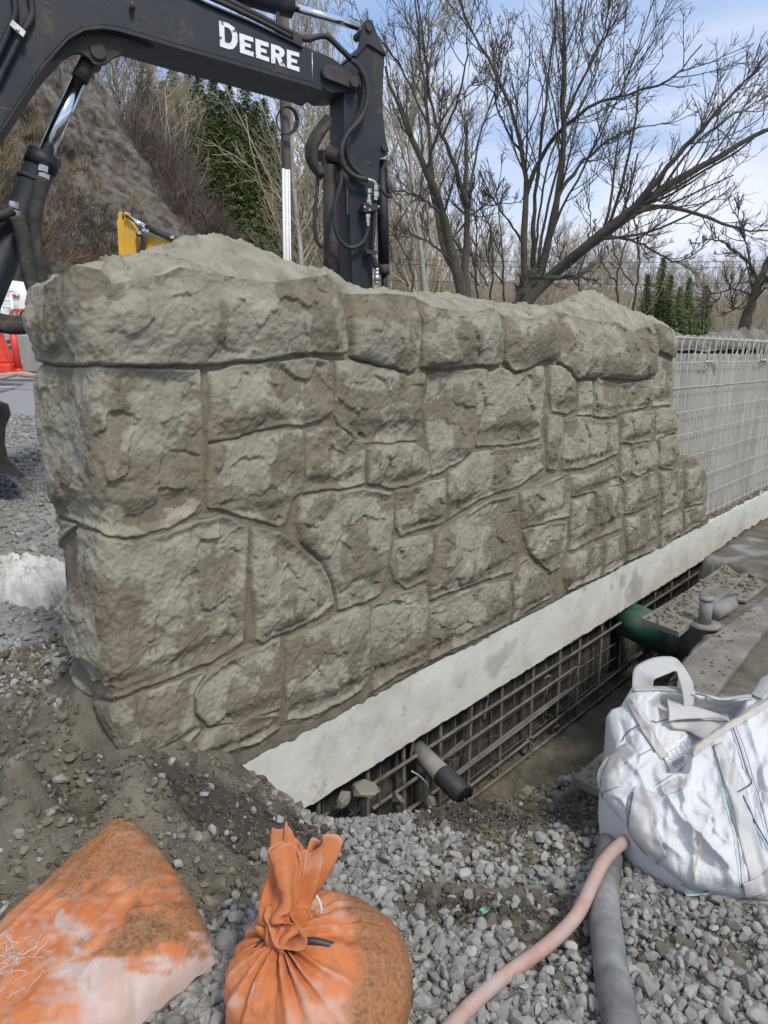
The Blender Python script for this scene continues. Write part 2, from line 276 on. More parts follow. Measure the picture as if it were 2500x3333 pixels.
STONES = [  # outlines in picture coordinates, unprojected on to the wall's faces
 [(130,1200),(155,1192),(300,1198),(430,1200),(560,1202),(655,1205),(660,1300),(662,1400),(665,1640),(640,1665),(560,1715),(450,1746),(380,1745),(300,1720),(240,1695),(180,1672),(160,1660),(148,1640),(150,1500),(135,1450),(145,1380),(150,1300),(133,1240)],
 [(692,1215),(800,1190),(900,1180),(1000,1168),(1075,1172),(1085,1230),(1090,1290),(1088,1335),(1060,1362),(985,1380),(900,1385),(850,1398),(770,1425),(690,1435)],
 [(1098,1180),(1150,1176),(1200,1190),(1260,1200),(1300,1212),(1335,1222),(1385,1216),(1390,1240),(1375,1300),(1368,1400),(1365,1430),(1340,1435),(1250,1440),(1180,1440),(1150,1405),(1110,1390),(1095,1350),(1100,1290)],
 [(1400,1220),(1500,1207),(1588,1202),(1585,1300),(1560,1400),(1538,1460),(1500,1500),(1450,1530),(1412,1545),(1405,1480),(1395,1430),(1385,1330),(1397,1280)],
 [(1597,1214),(1640,1200),(1680,1220),(1740,1200),(1772,1190),(1775,1250),(1770,1350),(1765,1420),(1720,1436),(1650,1446),(1560,1452),(1550,1430),(1580,1330)],
 [(1798,1190),(1830,1190),(1858,1214),(1880,1245),(1878,1330),(1850,1345),(1805,1340),(1793,1280)],
 [(1886,1243),(1930,1240),(1934,1350),(1886,1350)],
 [(1940,1243),(1990,1244),(2015,1252),(2015,1350),(1990,1360),(1941,1352)],
 [(2024,1253),(2125,1234),(2122,1310),(2110,1323),(2020,1343)],
 [(2137,1156),(2190,1180),(2196,1240),(2192,1315),(2131,1322),(2132,1230)],
 [(1788,1354),(1835,1360),(1840,1400),(1830,1470),(1815,1530),(1790,1525),(1785,1440)],
 [(1848,1370),(1900,1357),(1960,1372),(2010,1372),(2018,1440),(2015,1473),(1960,1498),(1900,1523),(1840,1528),(1835,1490),(1845,1420)],
 [(2028,1357),(2100,1338),(2135,1342),(2135,1400),(2125,1433),(2060,1443),(2028,1438)],
 [(2141,1337),(2190,1327),(2213,1370),(2206,1405),(2160,1420),(2141,1430)],
 [(2030,1457),(2058,1460),(2058,1530),(2040,1568),(2025,1550)],
 [(2065,1455),(2140,1440),(2146,1500),(2138,1523),(2080,1548),(2062,1540)],
 [(2152,1430),(2205,1417),(2215,1480),(2200,1530),(2152,1520)],
 [(690,1455),(780,1434),(880,1404),(988,1400),(996,1450),(996,1520),(986,1598),(960,1620),(932,1700),(910,1715),(850,1695),(750,1665),(690,1650),(680,1560)],
 [(1006,1412),(1060,1397),(1110,1397),(1150,1422),(1196,1452),(1190,1520),(1196,1568),(1150,1583),(1080,1593),(1000,1603),(1001,1500)],
 [(1206,1457),(1280,1447),(1350,1447),(1400,1477),(1407,1540),(1380,1565),(1330,1580),(1295,1590),(1240,1577),(1206,1571),(1201,1500)],
 [(1470,1540),(1540,1482),(1620,1464),(1700,1454),(1775,1440),(1780,1520),(1745,1543),(1690,1583),(1620,1603),(1560,1628),(1510,1658),(1468,1688),(1463,1600)],
 [(1300,1602),(1400,1574),(1454,1558),(1455,1640),(1450,1698),(1400,1713),(1310,1743),(1297,1720),(1299,1640)],
 [(986,1627),(1080,1607),(1180,1592),(1284,1607),(1285,1700),(1270,1800),(1262,1860),(1245,1930),(1200,1958),(1110,1988),(1092,1900),(1060,1830),(992,1760),(976,1700)],
 [(246,1722),(330,1752),(450,1770),(560,1737),(650,1697),(745,1687),(814,1717),(812,1800),(802,1900),(797,2088),(700,2148),(600,2193),(480,2236),(430,2258),(370,2280),(310,2260),(275,2180),(255,2050),(250,1900)],
 [(172,1682),(234,1712),(240,1850),(244,2000),(238,2120),(195,2110),(182,1950),(178,1800),(163,1750)],
 [(832,1722),(920,1737),(970,1772),(1050,1842),(1080,1902),(1094,1968),(1040,2008),(960,2048),(860,2088),(840,2078),(832,1950),(822,1850)],
 [(1290,1762),(1400,1742),(1413,1752),(1408,1830),(1398,1888),(1330,1913),(1291,1888),(1276,1840)],
 [(1426,1740),(1470,1712),(1550,1662),(1600,1632),(1688,1612),(1694,1700),(1691,1800),(1678,1858),(1600,1883),(1480,1923),(1412,1952),(1404,1900),(1416,1830)],
 [(640,2262),(700,2182),(800,2127),(916,2086),(920,2200),(913,2308),(850,2328),(800,2353),(690,2363),(650,2330)],
 [(482,2260),(600,2217),(678,2187),(634,2262),(636,2330),(655,2378),(600,2448),(510,2488),(480,2470),(470,2420),(450,2330)],
 [(938,2087),(1050,2037),(1150,1992),(1207,1977),(1209,2100),(1206,2208),(1180,2248),(1120,2288),(1040,2328),(940,2348)],
 [(300,2290),(360,2298),(440,2275),(462,2400),(474,2485),(430,2500),(385,2450),(335,2370)],
 [(205,2135),(240,2135),(262,2180),(285,2265),(262,2262),(222,2200)],
 [(672,2392),(810,2345),(820,2335),(913,2332),(918,2370),(850,2418),(700,2468),(622,2468)],
 [(1217,1972),(1300,1932),(1389,1912),(1398,1990),(1394,2080),(1388,2158),(1300,2198),(1222,2246),(1215,2100)],
 [(1407,1977),(1500,1937),(1600,1902),(1664,1892),(1668,1960),(1660,2028),(1560,2078),(1404,2150),(1405,2050)],
 [(1674,1882),(1700,1834),(1718,1816),(1760,1854),(1797,1892),(1806,1920),(1797,1943),(1720,1988),(1677,2022)],
 [(1702,1607),(1760,1582),(1850,1543),(1860,1562),(1860,1678),(1780,1698),(1706,1718),(1702,1650)],
 [(1867,1552),(1950,1532),(2010,1503),(2016,1540),(2022,1574),(1950,1598),(1867,1616)],
 [(1707,1728),(1790,1708),(1853,1698),(1848,1770),(1828,1848),(1800,1862),(1742,1813),(1722,1788)],
 [(1864,1632),(1934,1608),(1938,1680),(1933,1758),(1862,1792),(1860,1720)],
 [(1947,1602),(2000,1583),(2028,1593),(2033,1660),(2028,1718),(1947,1752)],
 [(2042,1587),(2100,1553),(2129,1538),(2143,1560),(2148,1618),(2100,1657),(2042,1673)],
 [(1857,1812),(1940,1778),(1968,1772),(1963,1850),(1958,1878),(1852,1922),(1843,1880)],
 [(1977,1762),(2030,1743),(2038,1780),(2033,1838),(1972,1872)],
 [(2047,1692),(2138,1648),(2143,1720),(2143,1788),(2047,1826),(2043,1750)],
 [(2157,1542),(2224,1528),(2228,1600),(2213,1648),(2162,1678)],
 [(2237,1533),(2298,1513),(2303,1600),(2298,1638),(2232,1648)],
 [(2157,1702),(2223,1668),(2223,1738),(2157,1782)],
 [(2232,1662),(2298,1648),(2293,1697),(2237,1732)],
]
COPING = [  # lower outline only; they run up to the arris and over the ridge
 [(90,700),(90,1150),(155,1170),(300,1182),(430,1183),(700,1180),(880,1164),(960,1146),(1090,1148),(1124,1148),(1118,1060),(1106,900),(1106,700)],
 [(1152,700),(1152,1155),(1160,1163),(1240,1184),(1330,1207),(1350,1200),(1362,1170),(1366,1100),(1364,700)],
 [(1374,700),(1374,1190),(1390,1200),(1500,1189),(1600,1184),(1634,1176),(1640,1090),(1632,700)],
 [(1650,700),(1648,1172),(1665,1200),(1700,1203),(1780,1164),(1808,1168),(1812,1100),(1808,700)],
 [(1818,700),(1820,1172),(1850,1196),(1878,1230),(1950,1226),(1958,1150),(1960,700)],
 [(1968,700),(1966,1225),(2000,1230),(2060,1236),(2126,1222),(2134,1150),(2130,700)],
 [(2142,700),(2146,1138),(2196,1163),(2206,1100),(2206,700)],
]
COVER = [(60,600),(2204,600),(2206,1090),(2202,1168),(2194,1180),(2198,1312),(2216,1368),(2210,1412),(2218,1485),(2206,1520),(2225,1510),(2262,1480),(2290,1500),(2308,1530),(2312,1600),(2302,1660),(2330,1760),(2330,2900),(60,2900)]

# unrolled grid
_u = [-TH-0.30]
while _u[-1] < 5.75: _u.append(_u[-1]+0.0042+0.0011*max(_u[-1], 0))
U = np.array(_u); NU = len(U); NV = 400; ZB = -0.12
VV = np.linspace(0, 1, NV)
ZZ = ZB+VV[None, :]*(arris(U)[:, None]-ZB); UU = np.repeat(U[:, None], NV, 1)
PT = np.stack([UU.ravel(), ZZ.ravel()], 1); P3 = np.column_stack([PT, np.zeros(len(PT))])
warp = np.stack([fbm(P3*14, 4, 3), fbm(P3*14+9, 4, 4)], 1)*0.009+np.stack([fbm(P3*45, 3, 5), fbm(P3*45+9, 3, 6)], 1)*0.004
PW = PT+warp
def sd_of(poly, Q): return poly_sd(uzs(poly), Q)
_cv = uzs(COVER); _cv[:, 0] = np.where(_cv[:, 0] < -0.05, -2.0, _cv[:, 0]); cover = poly_sd(_cv, PT+warp*2.2+np.stack([fbm(P3*7, 3, 13), fbm(P3*7+4, 3, 14)], 1)*(0.03+0.05*sstep(3.6, 4.2, PT[:, :1])))
sdS = []; ids = np.full(len(PT), -1)
n_st = len(STONES)
for k, pl in enumerate(STONES+COPING):
    pz = uzs(pl); pz[:, 0] = np.where(pz[:, 0] < -0.20, pz[:, 0]-0.24, pz[:, 0]); lo = pz.min(0)-0.06; hi = pz.max(0)+0.06
    near = np.where((PT > lo).all(1) & (PT < hi).all(1))[0]; sd = np.full(len(PT), -1.0); sd[near] = poly_sd(pz, PW[near])+0.009; sdS.append((near, sd, pz))
# chipped relief: tilted cells with ragged limits
cw = PT+np.stack([fbm(P3*9, 4, 21), fbm(P3*9+5, 4, 22)], 1)*0.05
cdx, cdy, cr1, cr2, cf = cells2(cw*np.array([9.0, 8.0]), 7)
ddx, ddy, dr1, dr2, df = cells2(cw*np.array([24.0, 21.0])+3.3, 17)
chip = ((cr1-0.5)*cdx*2.6+(cr2-0.62)*cdy*2.6)*0.0155+(cr1*cr2-0.25)*0.009+((dr1-0.5)*ddx+(dr2-0.6)*ddy)*0.0075
stip = fbm(P3*38, 3, 31)*0.0046+fbm(P3*95, 2, 35)*0.0032
gouge = -0.016*sstep(0.50, 0.66, fbm(P3*np.array([6, 7, 1]), 5, 41))
lump = fbm(P3*5, 3, 51)*0.012
allsd = np.full(len(PT), -1.0)
for near, sd, pz in sdS: allsd[near] = np.maximum(allsd[near], sd[near])
mort = -0.018+fbm(P3*20, 4, 61)*0.007+lump*0.3-0.006*sstep(-0.004, -0.014, allsd)
# ragged feet: the render stops on the footing, and at the unfinished end it thins away to the core
foot_z = Z_TOP+0.012*fbm(P3*np.array([22, 0, 0])+5, 4, 71)+0.02*fbm(P3*np.array([3, 0, 0]), 2, 72)
below = sstep(0.012, -0.004, PT[:, 1]-foot_z)*sstep(0.42, 0.5, PT[:, 0])
edge_out = sstep(0.006, -0.02, cover)
drop = np.maximum(below*0.05, edge_out*0.13)
_, _, nd, nn = plan(PT[:, 0]); ps, ptt, _, _ = plan(PT[:, 0])
def place(idx, disp):
    return (P0*np.array([1, 1, 0]))[None]+WD[None]*(ps[idx]+nd[idx]*disp)[:, None]+WN[None]*(-ptt[idx]+nn[idx]*disp)[:, None]+np.array([0, 0, 1.0])[None]*PT[idx, 1][:, None]
CELLS = grid_faces(NU, NV)
def sub(name, keep_v, disp, face, m, parent, extra=None):
    c = CELLS[keep_v[CELLS].all(1)]
    if len(c) == 0: return None
    iv, inv = np.unique(c.ravel(), return_inverse=True); V = place(iv, disp[iv]); F = [inv.reshape(-1, 4)]
    fa = face[iv]
    if extra is not None:
        V2, F2, f2 = extra(iv, V); F.append(F2+len(V)); V = np.vstack([V, V2]); fa = np.concatenate([fa, f2])
        F = [np.vstack(F)]
    return put(name, V, F, m, parent, True, {'face': fa})

wall_t = thing('stone_wall', tuple(P0), 'grey-brown wall of carved mortar shaped like rough stone blocks', 'stone wall'); wall_t['kind'] = 'thing'
md = mort-drop-0.02*(allsd > 0.008)
sub('mortar', (cover > -0.04) & ~((below > 0.999) & (PT[:, 1] < foot_z-0.03)), md, np.zeros(len(PT)), M['mortar'], wall_t)
facen = fbm(P3*8, 5, 81); faceb = fbm(P3*np.array([5.5, 6.5, 1])+0.4*np.stack([facen]*3, 1), 6, 85, 0.58)
for k, (near, sd, pz) in enumerate(sdS):
    cop = k >= n_st; c0 = pz.mean(0); r = np.random.default_rng(100+k)
    e1 = 0.010
    rel = PT-c0; siz = np.sqrt(max(1e-4, float(np.prod(np.ptp(pz, axis=0)))))
    tx, tz = r.normal(0, 0.06), r.normal(-0.02, 0.05)
    pil = sstep(0, e1, sd)*0.017+sstep(0.0, min(0.13, siz*0.4), sd)*(0.006 if not cop else 0.024)+(0.014 if cop else 0)
    # a bevelled lower margin turned to the ground
    if not cop: pil = pil-0.016*sstep(0.05, 0.0, PT[:, 1]-(c0[1]-np.ptp(pz[:, 1])*0.36)+0.03*facen)*sstep(0.0, 0.03, sd)
    h = -0.020+pil+sstep(0, 0.04, sd)*(chip*(0.60 if siz > 0.25 else 0.45)+lump*0.65+gouge*0.5+np.clip(rel[:, 0]*tx+rel[:, 1]*tz, -0.02, 0.02))+stip*sstep(0, 0.02, sd)
    if cop: h = h-0.045*sstep(0.10, 0.0, arris(PT[:, 0])-PT[:, 1]+0.03*facen)*0.6
    disp = np.where(sd > 0, h, -0.026+np.maximum(sd, -0.03)*0.8)-drop
    fm = sstep(-0.03, 0.035, faceb+0.30*rel[:, 1]/max(np.ptp(pz[:, 1]), 0.1)+0.35*(cr1-0.5)*cf+0.03)*sstep(0.002, 0.012, sd+0.012*facen)  # random scraped patches; height term paints each stone lit above, shaded below
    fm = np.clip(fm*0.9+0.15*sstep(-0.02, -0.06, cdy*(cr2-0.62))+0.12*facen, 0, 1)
    keep = np.zeros(len(PT), bool); keep[near] = sd[near] > -0.014
    keep &= cover > -0.045
    if not cop:
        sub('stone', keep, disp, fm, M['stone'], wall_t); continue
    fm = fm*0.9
    def capfun(iv, V, k=k):
        """slope from the arris up to the ridge and down the back"""
        top = np.where(iv % NV == NV-1)[0]; A = V[top]; uu = PT[iv[top], 0]; order = np.argsort(uu); A = A[order]; uu = uu[order]
        s0, t0, _, _ = plan(uu); NW = 34; w = np.linspace(0, 1, NW)
        rs = np.maximum(s0, 0.16+0.0*s0); rq = np.full_like(rs, QR)
        R = (P0*np.array([1, 1, 0]))[None]+WD*rs[:, None]+WN*rq[:, None]; R[:, 2] = ridge(np.where(s0 < 0.16, np.interp(uu, [-TH, 0, 0.16], [0.03, 0.09, 0.16]), s0))
        back = R-WN*(TH-abs(QR)-0.02)*np.ones((len(R), 1)); back[:, 2] = np.minimum(R[:, 2]-0.05, 1.50)
        out = []
        for q in w:
            if q < 0.62:
                t = q/0.62; X = A+(R-A)*t; X[:, 2] = A[:, 2]+(R[:, 2]-A[:, 2])*(t**0.8)
            else:
                t = (q-0.62)/0.38; X = R+(back-R)*t; X[:, 2] = R[:, 2]+(back[:, 2]-R[:, 2])*t*t
            out.append(X)
        G = np.stack(out, 1); fl = G.reshape(-1, 3)
        amp = np.repeat((np.clip(w*14, 0, 1)*np.clip((1-w)*12+0.3, 0, 1))[None], len(A), 0).ravel()
        dz = fbm(fl*9, 4, 91)*0.020+fbm(fl*30, 4, 92)*0.013+fbm(fl*80, 3, 93)*0.007-0.010*sstep(0.35, 0.6, fbm(fl*14, 4, 96))
        cp_ = np.stack([fl@WD, fl@WN], 1)*6.5+0.5*np.stack([fbm(fl*8, 3, 98), fbm(fl*8+4, 3, 99)], 1); cfl = cells2(cp_, 44)[4]; crk = sstep(0.07, 0.0, cfl)*sstep(-0.1, 0.25, fbm(fl*4, 3, 94)); dz = dz-0.012*crk
        edgeu = np.minimum(uu-uu[0], uu[-1]-uu); fl[:, 2] += amp*dz-np.repeat(0.028*sstep(0.014, 0.0, edgeu), NW)
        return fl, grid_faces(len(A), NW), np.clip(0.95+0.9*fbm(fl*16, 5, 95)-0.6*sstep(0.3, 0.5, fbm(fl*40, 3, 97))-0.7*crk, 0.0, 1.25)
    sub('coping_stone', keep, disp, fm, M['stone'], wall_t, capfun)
# back face and body behind the render, so the wall is solid from every side
bs = np.linspace(0.04, 3.95, 40); bz = np.linspace(-0.1, 1.5, 18)
Vb = np.array([wpt(s, -TH+0.02+0.01*math.sin(s*9+z*7), z) for s in bs for z in bz])
put('back_face', Vb, grid_faces(40, 18), M['mortar'], wall_t, True, {'face': np.zeros(len(Vb))})

# ------------------------------------------------------------------ concrete core and white footing of the unfinished part
cw_t = thing('concrete_wall', tuple(wpt(4.2, -0.2, 0)), 'bare pale concrete wall core with white footing, not yet covered in mortar', 'concrete wall'); cw_t['kind'] = 'thing'
def slab(name, s0, s1, q0, q1, z0, z1, m, parent, ds=0.02, amp=0.002, stain=None, seed=0):
    """block along the wall: fine front face (q1), plain other sides"""
    ns = int((s1-s0)/ds)+1; nz = max(2, int((z1-z0)/0.012)); S = np.linspace(s0, s1, ns); Z = np.linspace(z0, z1, nz)
    G = np.array(np.meshgrid(S, Z, indexing='ij')).reshape(2, -1).T; g3 = np.column_stack([G, np.full(len(G), seed)])
    q = q1+fbm(g3*np.array([7, 7, 1]), 4, seed)*amp+fbm(g3*np.array([40, 40, 1]), 2, seed+1)*amp*0.4
    lowe = np.repeat((0.007*fbm(np.column_stack([S*30, S*0, S*0]), 3, seed+4))[:, None], nz, 1).ravel()*(G[:, 1] == Z[0])
    V = np.array([wpt(a, b, c) for a, b, c in zip(G[:, 0], q, G[:, 1]+lowe)])
    st = np.zeros(len(V)) if stain is None else stain(G)
    B = np.array([wpt(a, b, c) for a in S for (b, c) in ((q1, z0), (q0, z0), (q0, z1), (q1, z1))])
    i0 = np.arange(ns); B[0::4] = V.reshape(ns, nz, 3)[:, 0]; B[3::4] = V.reshape(ns, nz, 3)[:, -1]
    F2 = grid_faces(ns, 4)[:, ::-1]+len(V)
    ends = np.array([[len(V)+0, len(V)+3, len(V)+2, len(V)+1], [len(V)+4*(ns-1)+k for k in range(4)]])
    return put(name, np.vstack([V, B]), [np.vstack([grid_faces(ns, nz), F2, ends])], m, parent, True, {'stain': np.concatenate([st, np.zeros(len(B))])})
def stains(G):
    g3 = np.column_stack([G*9, np.zeros(len(G))]); out = np.zeros(len(G)); n = fbm(g3, 5, 131)
    for (px, py), r in (((1630, 2140), 0.11), ((2075, 1905), 0.15), ((2030, 1890), 0.07)):
        c = wall_uz(px, py, -0.03); d = np.hypot((G[:, 0]-c[0])/1.5, G[:, 1]-c[1]); out = np.maximum(out, sstep(0.0, 0.5, (1-d/r)+n*0.9))
    return np.clip(out*0.75, 0, 1)
slab('footing', 0.28, 12.0, -0.22, -0.03, Z_BOT, Z_TOP, M['footing'], cw_t, 0.022, 0.0035, stains, 5)
CORE_TOP = 1.475
slab('core', 0.30, 12.0, -0.34, -0.115, Z_TOP-0.01, CORE_TOP, M['core'], cw_t, 0.06, 0.003, None, 9)
for z_j, q_j in ((1.20, -0.108), (0.62, -0.1085)):
    slab('form_line', 4.0, 12.0, q_j-0.02, q_j, z_j, z_j+0.010, M['core'], cw_t, 0.1, 0.001, None, 12)

# ------------------------------------------------------------------ ground
GC = []
def gp(x, y, z): p = on_z(x, y, z); GC.append((p[0], p[1], z))
for x, y, z in [(100,3330,0),(700,3330,0),(1250,3330,0),(1900,3330,0),(2450,3330,0),(100,2950,0.03),(600,2950,0.0),(1250,2950,-0.01),(1900,2950,-0.02),(2450,2950,0),(0,2700,0.10),(300,2700,0.07),(700,2700,-0.02),(1000,2720,-0.08),(1350,2720,-0.10),(1700,2680,-0.10),(2000,2620,-0.08),
                (60,2500,0.16),(250,2550,0.14),(0,2250,0.25),(120,2250,0.28),(0,2050,0.33),(60,1900,0.38),(60,1540,0.60),(20,1300,0.87),
                (1050,2680,-0.20),(1200,2665,-0.20),(1500,2625,-0.16),(1750,2565,-0.13),(1900,2500,-0.10),(2330,2250,0.0),(2500,2026,0.0),(2400,1850,0.0),(2500,1745,0.0),(2250,2400,0)]: gp(x, y, z)
for s, q, z in [(0.0,0.05,0.24),(0.0,-0.2,0.36),(0.15,0.04,0.18),(0.32,0.04,0.10),(0.50,0.03,-0.08),(0.62,0.03,-0.20),(0.78,0.03,-0.34),(-0.08,0.08,0.22),(-0.3,-0.1,0.34)]:
    p = wpt(s, q, 0); GC.append((p[0], p[1], z))
GC += [(-6, 9, 0.87), (-6, 14, 1.1), (0, 14, 1.0), (-3, 5.2, 0.60), (-1.6, 4.2, 0.5), (0.6, 6, 0.6), (3, 9.5, 0.6), (-2.5, 0.5, 0), (0, 0.3, 0), (2.5, 0.5, 0), (3.5, 3, 0), (6, 7.5, 0)]
GC = np.array(GC)
def _tps(r2): return 0.5*r2*np.log(r2+1e-9)
_n = len(GC); _A = np.zeros((_n+3, _n+3)); _d2 = ((GC[:, None, :2]-GC[None, :, :2])**2).sum(-1); _A[:_n, :_n] = _tps(_d2)+np.eye(_n)*1e-3
_A[:_n, _n] = 1; _A[:_n, _n+1:] = GC[:, :2]; _A[_n:, :_n] = _A[:_n, _n:].T
_w = np.linalg.solve(_A, np.concatenate([GC[:, 2], np.zeros(3)]))
def base_z(X):
    X = np.asarray(X, float); out = np.zeros(len(X))
    for a in range(0, len(X), 40000):
        x = X[a:a+40000]; out[a:a+40000] = _tps(((x[:, None, :]-GC[None, :, :2])**2).sum(-1))@_w[:_n]+_w[_n]+x@_w[_n+1:]
    return out
# the trench below the footing
_tr = [on_z(x, y, z)[:2] for x, y, z in [(985,2640,-0.30),(1060,2660,-0.25),(1200,2660,-0.20),(1350,2648,-0.18),(1500,2622,-0.16),(1650,2595,-0.14),(1750,2565,-0.12),(1860,2520,-0.1),(1980,2450,-0.05),(2110,2330,0),(2200,2180,0),(2262,2106,0),(2300,2060,0)]]
_tr += [wpt(s, 0.66, 0)[:2] for s in (3.7, 4.35)]+[wpt(s, 0.335, 0)[:2] for s in (4.5, 5.5, 7, 12)]
TR = np.vstack([np.array(_tr), [wpt(12, -0.25, 0)[:2], wpt(0.70, -0.25, 0)[:2]]])
TRL = np.array(_tr)
def polyline_d(P, Ln):
    d = np.full(len(P), 1e9)
    for a, b in zip(Ln[:-1], Ln[1:]):
        e = b-a; w = P-a; t = np.clip((w@e)/(e@e), 0, 1); q = w-t[:, None]*e; d = np.minimum(d, (q*q).sum(1))
    return np.sqrt(d)
def wall_sq(X): r = X-P0[:2]; return r@WD[:2], r@WN[:2]
PIX = {}
def project(p):
    q = np.asarray(p)-CAM; fw = np.array([0, math.cos(PITCH), -math.sin(PITCH)]); up = np.array([0, math.sin(PITCH), math.cos(PITCH)])
    D = q@fw; return 1250+FPX*q[:, 0]/D, 1666.5-FPX*(q@up)/D
def in_trench(X):
    sd = poly_sd(TR, X); return np.where(sd > 0, np.minimum(polyline_d(X, TRL), 1.0), 0.0)
def zone_field(X, blobs):
    o = np.zeros(len(X))
    for x, y, rx, ry in blobs: o = np.maximum(o, 1.0-np.hypot((X[:, 0]-x)/rx, (X[:, 1]-y)/ry))
    return o
# gravel cover: stretches of stone and of mud, in place on the ground
def gravel_density(X):
    """1 = clean gravel, 0 = bare mud"""
    s, q = wall_sq(X); n = fbm(np.column_stack([X*2.6, np.zeros(len(X))]), 4, 201)
    g = np.ones(len(X))
    heap = np.hypot(np.maximum(s, 0)*0.75, np.maximum(q, 0))                       # mud heaped round the wall's foot
    heap = np.where(s < 0, np.hypot(s*0.8, np.maximum(q, 0)), heap); heap = np.where((q < -0.1) & (s < 0), -s, heap)
    g = np.minimum(g, sstep(0.36, 0.50, heap+0.18*n)); g = np.maximum(g, sstep(0.0, 0.25, np.maximum(-q-0.75, -s-0.75)+0.15*n)*(X[:, 1] > 2.0))
    def mud(px, py, z, rx, ry, k=1.0):
        nonlocal g
        p = on_z(px, py, z); d = np.hypot((X[:, 0]-p[0])/rx, (X[:, 1]-p[1])/ry)+0.35*n; g = np.minimum(g, 1-k*sstep(1.15, 0.85, d))
    mud(820, 2720, -0.03, 0.26, 0.20); mud(620, 2680, 0.0, 0.2, 0.16); mud(1750, 2640, -0.1, 0.46, 0.17); mud(1680, 2780, -0.06, 0.28, 0.10, 0.55); mud(1560, 2960, -0.02, 0.22, 0.10, 0.9); mud(1780, 3000, -0.02, 0.13, 0.13, 0.85); mud(1850, 3120, 0, 0.08, 0.10, 0.6); mud(2250, 3080, 0, 0.25, 0.10, 0.45)
    g = np.where((q > -0.1) & (in_trench(X) > 0.01), 0, g)
    right = sstep(0.55, 0.75, q)*sstep(2.1, 2.35, s)+sstep(3.4, 3.6, s)*(q > 0.2)   # slab and boards on the far right
    return g*(1-np.clip(right, 0, 1))
def ground_z(X, fine=True):
    z = base_z(X); s, q = wall_sq(X); tr = in_trench(X)
    slabz = np.clip(sstep(0.50, 0.62, q)*sstep(2.2, 2.45, s)+sstep(3.4, 3.6, s)*(q > 0.2), 0, 1); z = z*(1-slabz)
    k_ = sstep(0.0, 0.17, tr+0.03*fbm(np.column_stack([X*9, z]), 3, 211)*(tr > 0.01)); z = z*(1-k_)+k_*-1.02
    if fine:
        x3 = np.column_stack([X, z]); md_ = 1-gravel_density(X); slabm = np.clip(sstep(0.50, 0.62, q)*sstep(2.1, 2.35, s)+sstep(3.4, 3.6, s)*(q > 0.33), 0, 1)
        b = fbm(x3*np.array([11, 11, 3]), 4, 221); c = fbm(x3*np.array([34, 34, 8]), 4, 223); dx_, dy_, r1, r2, ff = cells2(X*26+2*fbm(x3*8, 2, 227)[:, None], 229)
        clod = (r1-0.3)*sstep(0.0, 0.3, ff)
        z = z+(md_*(b*0.034+c*0.020+clod*0.024)+(1-md_)*(b*0.012+c*0.005))*(1-0.9*slabm)
    return z
mud_m = M['mud']
def wetness(X):
    n = fbm(np.column_stack([X*4, X[:, 0]*0]), 4, 241); w = np.zeros(len(X))
    for px, py, z, rx, ry in ((840, 2700, -0.03, 0.34, 0.15), (600, 2650, 0.03, 0.22, 0.12), (1150, 2690, -0.12, 0.22, 0.10), (1750, 2640, -0.1, 0.40, 0.14), (1560, 2960, -0.02, 0.2, 0.09)):
        p = on_z(px, py, z); w = np.maximum(w, sstep(0.0, 0.5, 1.1-np.hypot((X[:, 0]-p[0])/rx, (X[:, 1]-p[1])/ry)+0.6*n))
    return w*0.8
def axis(a, b, near, far_, c):
    v = [a]
    while v[-1] < b: v.append(v[-1]+near+(far_-near)*min(1, abs(v[-1]-c)/2.5))
    return np.array(v)
gx = axis(-3.2, 4.4, 0.0115, 0.035, 0.1); gy = axis(0.9, 7.2, 0.0105, 0.04, 1.9)
GX = np.array(np.meshgrid(gx, gy, indexing='ij')).reshape(2, -1).T
gz = ground_z(GX); s_, q_ = wall_sq(GX)
dry = np.clip(sstep(0.55, 0.9, gravel_density(GX))*0.9+sstep(0.1, 0.5, fbm(np.column_stack([GX*5, gz]), 4, 233))*np.clip(sstep(0.50, 0.62, q_)*sstep(2.1, 2.35, s_)+sstep(3.4, 3.6, s_)*(q_ > 0.3), 0, 1), 0, 1)
dry = dry*(in_trench(GX) < 0.02); gnd = add('ground', mesh_np('ground', np.column_stack([GX, gz]), grid_faces(len(gx), len(gy)), True, {'dry': dry, 'wet': wetness(GX)}), mud_m); tag(gnd, kind='structure')
# yard and surroundings: one wide sheet under everything, out to the horizon
def far_z(X):
    x, y = X[:, 0], X[:, 1]
    z = np.interp(y, [-30, 2.0, 3.5, 5.3, 9, 14, 25, 60, 400, 3000], [-0.4, 0.0, 0.38, 0.60, 0.87, 1.08, 1.2, 1.0, 0.5, 0.0])
    right = sstep(-1.0, 6.0, x-0.35*y+0.0)                           # the river side falls away behind the wall
    qq = (X-P0[:2])@WN[:2]; fr = sstep(-0.30, -0.22, qq)*(y > 1.5); z = z*(1-fr)
    dug = (qq > -0.25) & (qq < 0.34) & (y > 3); z = np.where(dug, -1.4, z)
    right = right*(1-fr)
    return z-right*np.interp(y, [-30, 0, 6, 14, 40, 400], [0.0, 0.0, 0.6, 1.6, 3.0, 5.0])-0.06
fx = np.concatenate([-np.geomspace(1500, 14, 16), np.linspace(-12, 12, 110), np.geomspace(14, 1500, 16)]); fy = np.concatenate([[-30, -10, -3, 0], np.linspace(0.6, 30, 130), np.geomspace(32, 3000, 24)])
FX = np.array(np.meshgrid(fx, fy, indexing='ij')).reshape(2, -1).T
fz = far_z(FX); inb = (FX[:, 0] > -3.1) & (FX[:, 0] < 4.3) & (FX[:, 1] > 1.0) & (FX[:, 1] < 7.0); fz = np.where(inb, np.minimum(fz, base_z(FX)-1.3), fz)
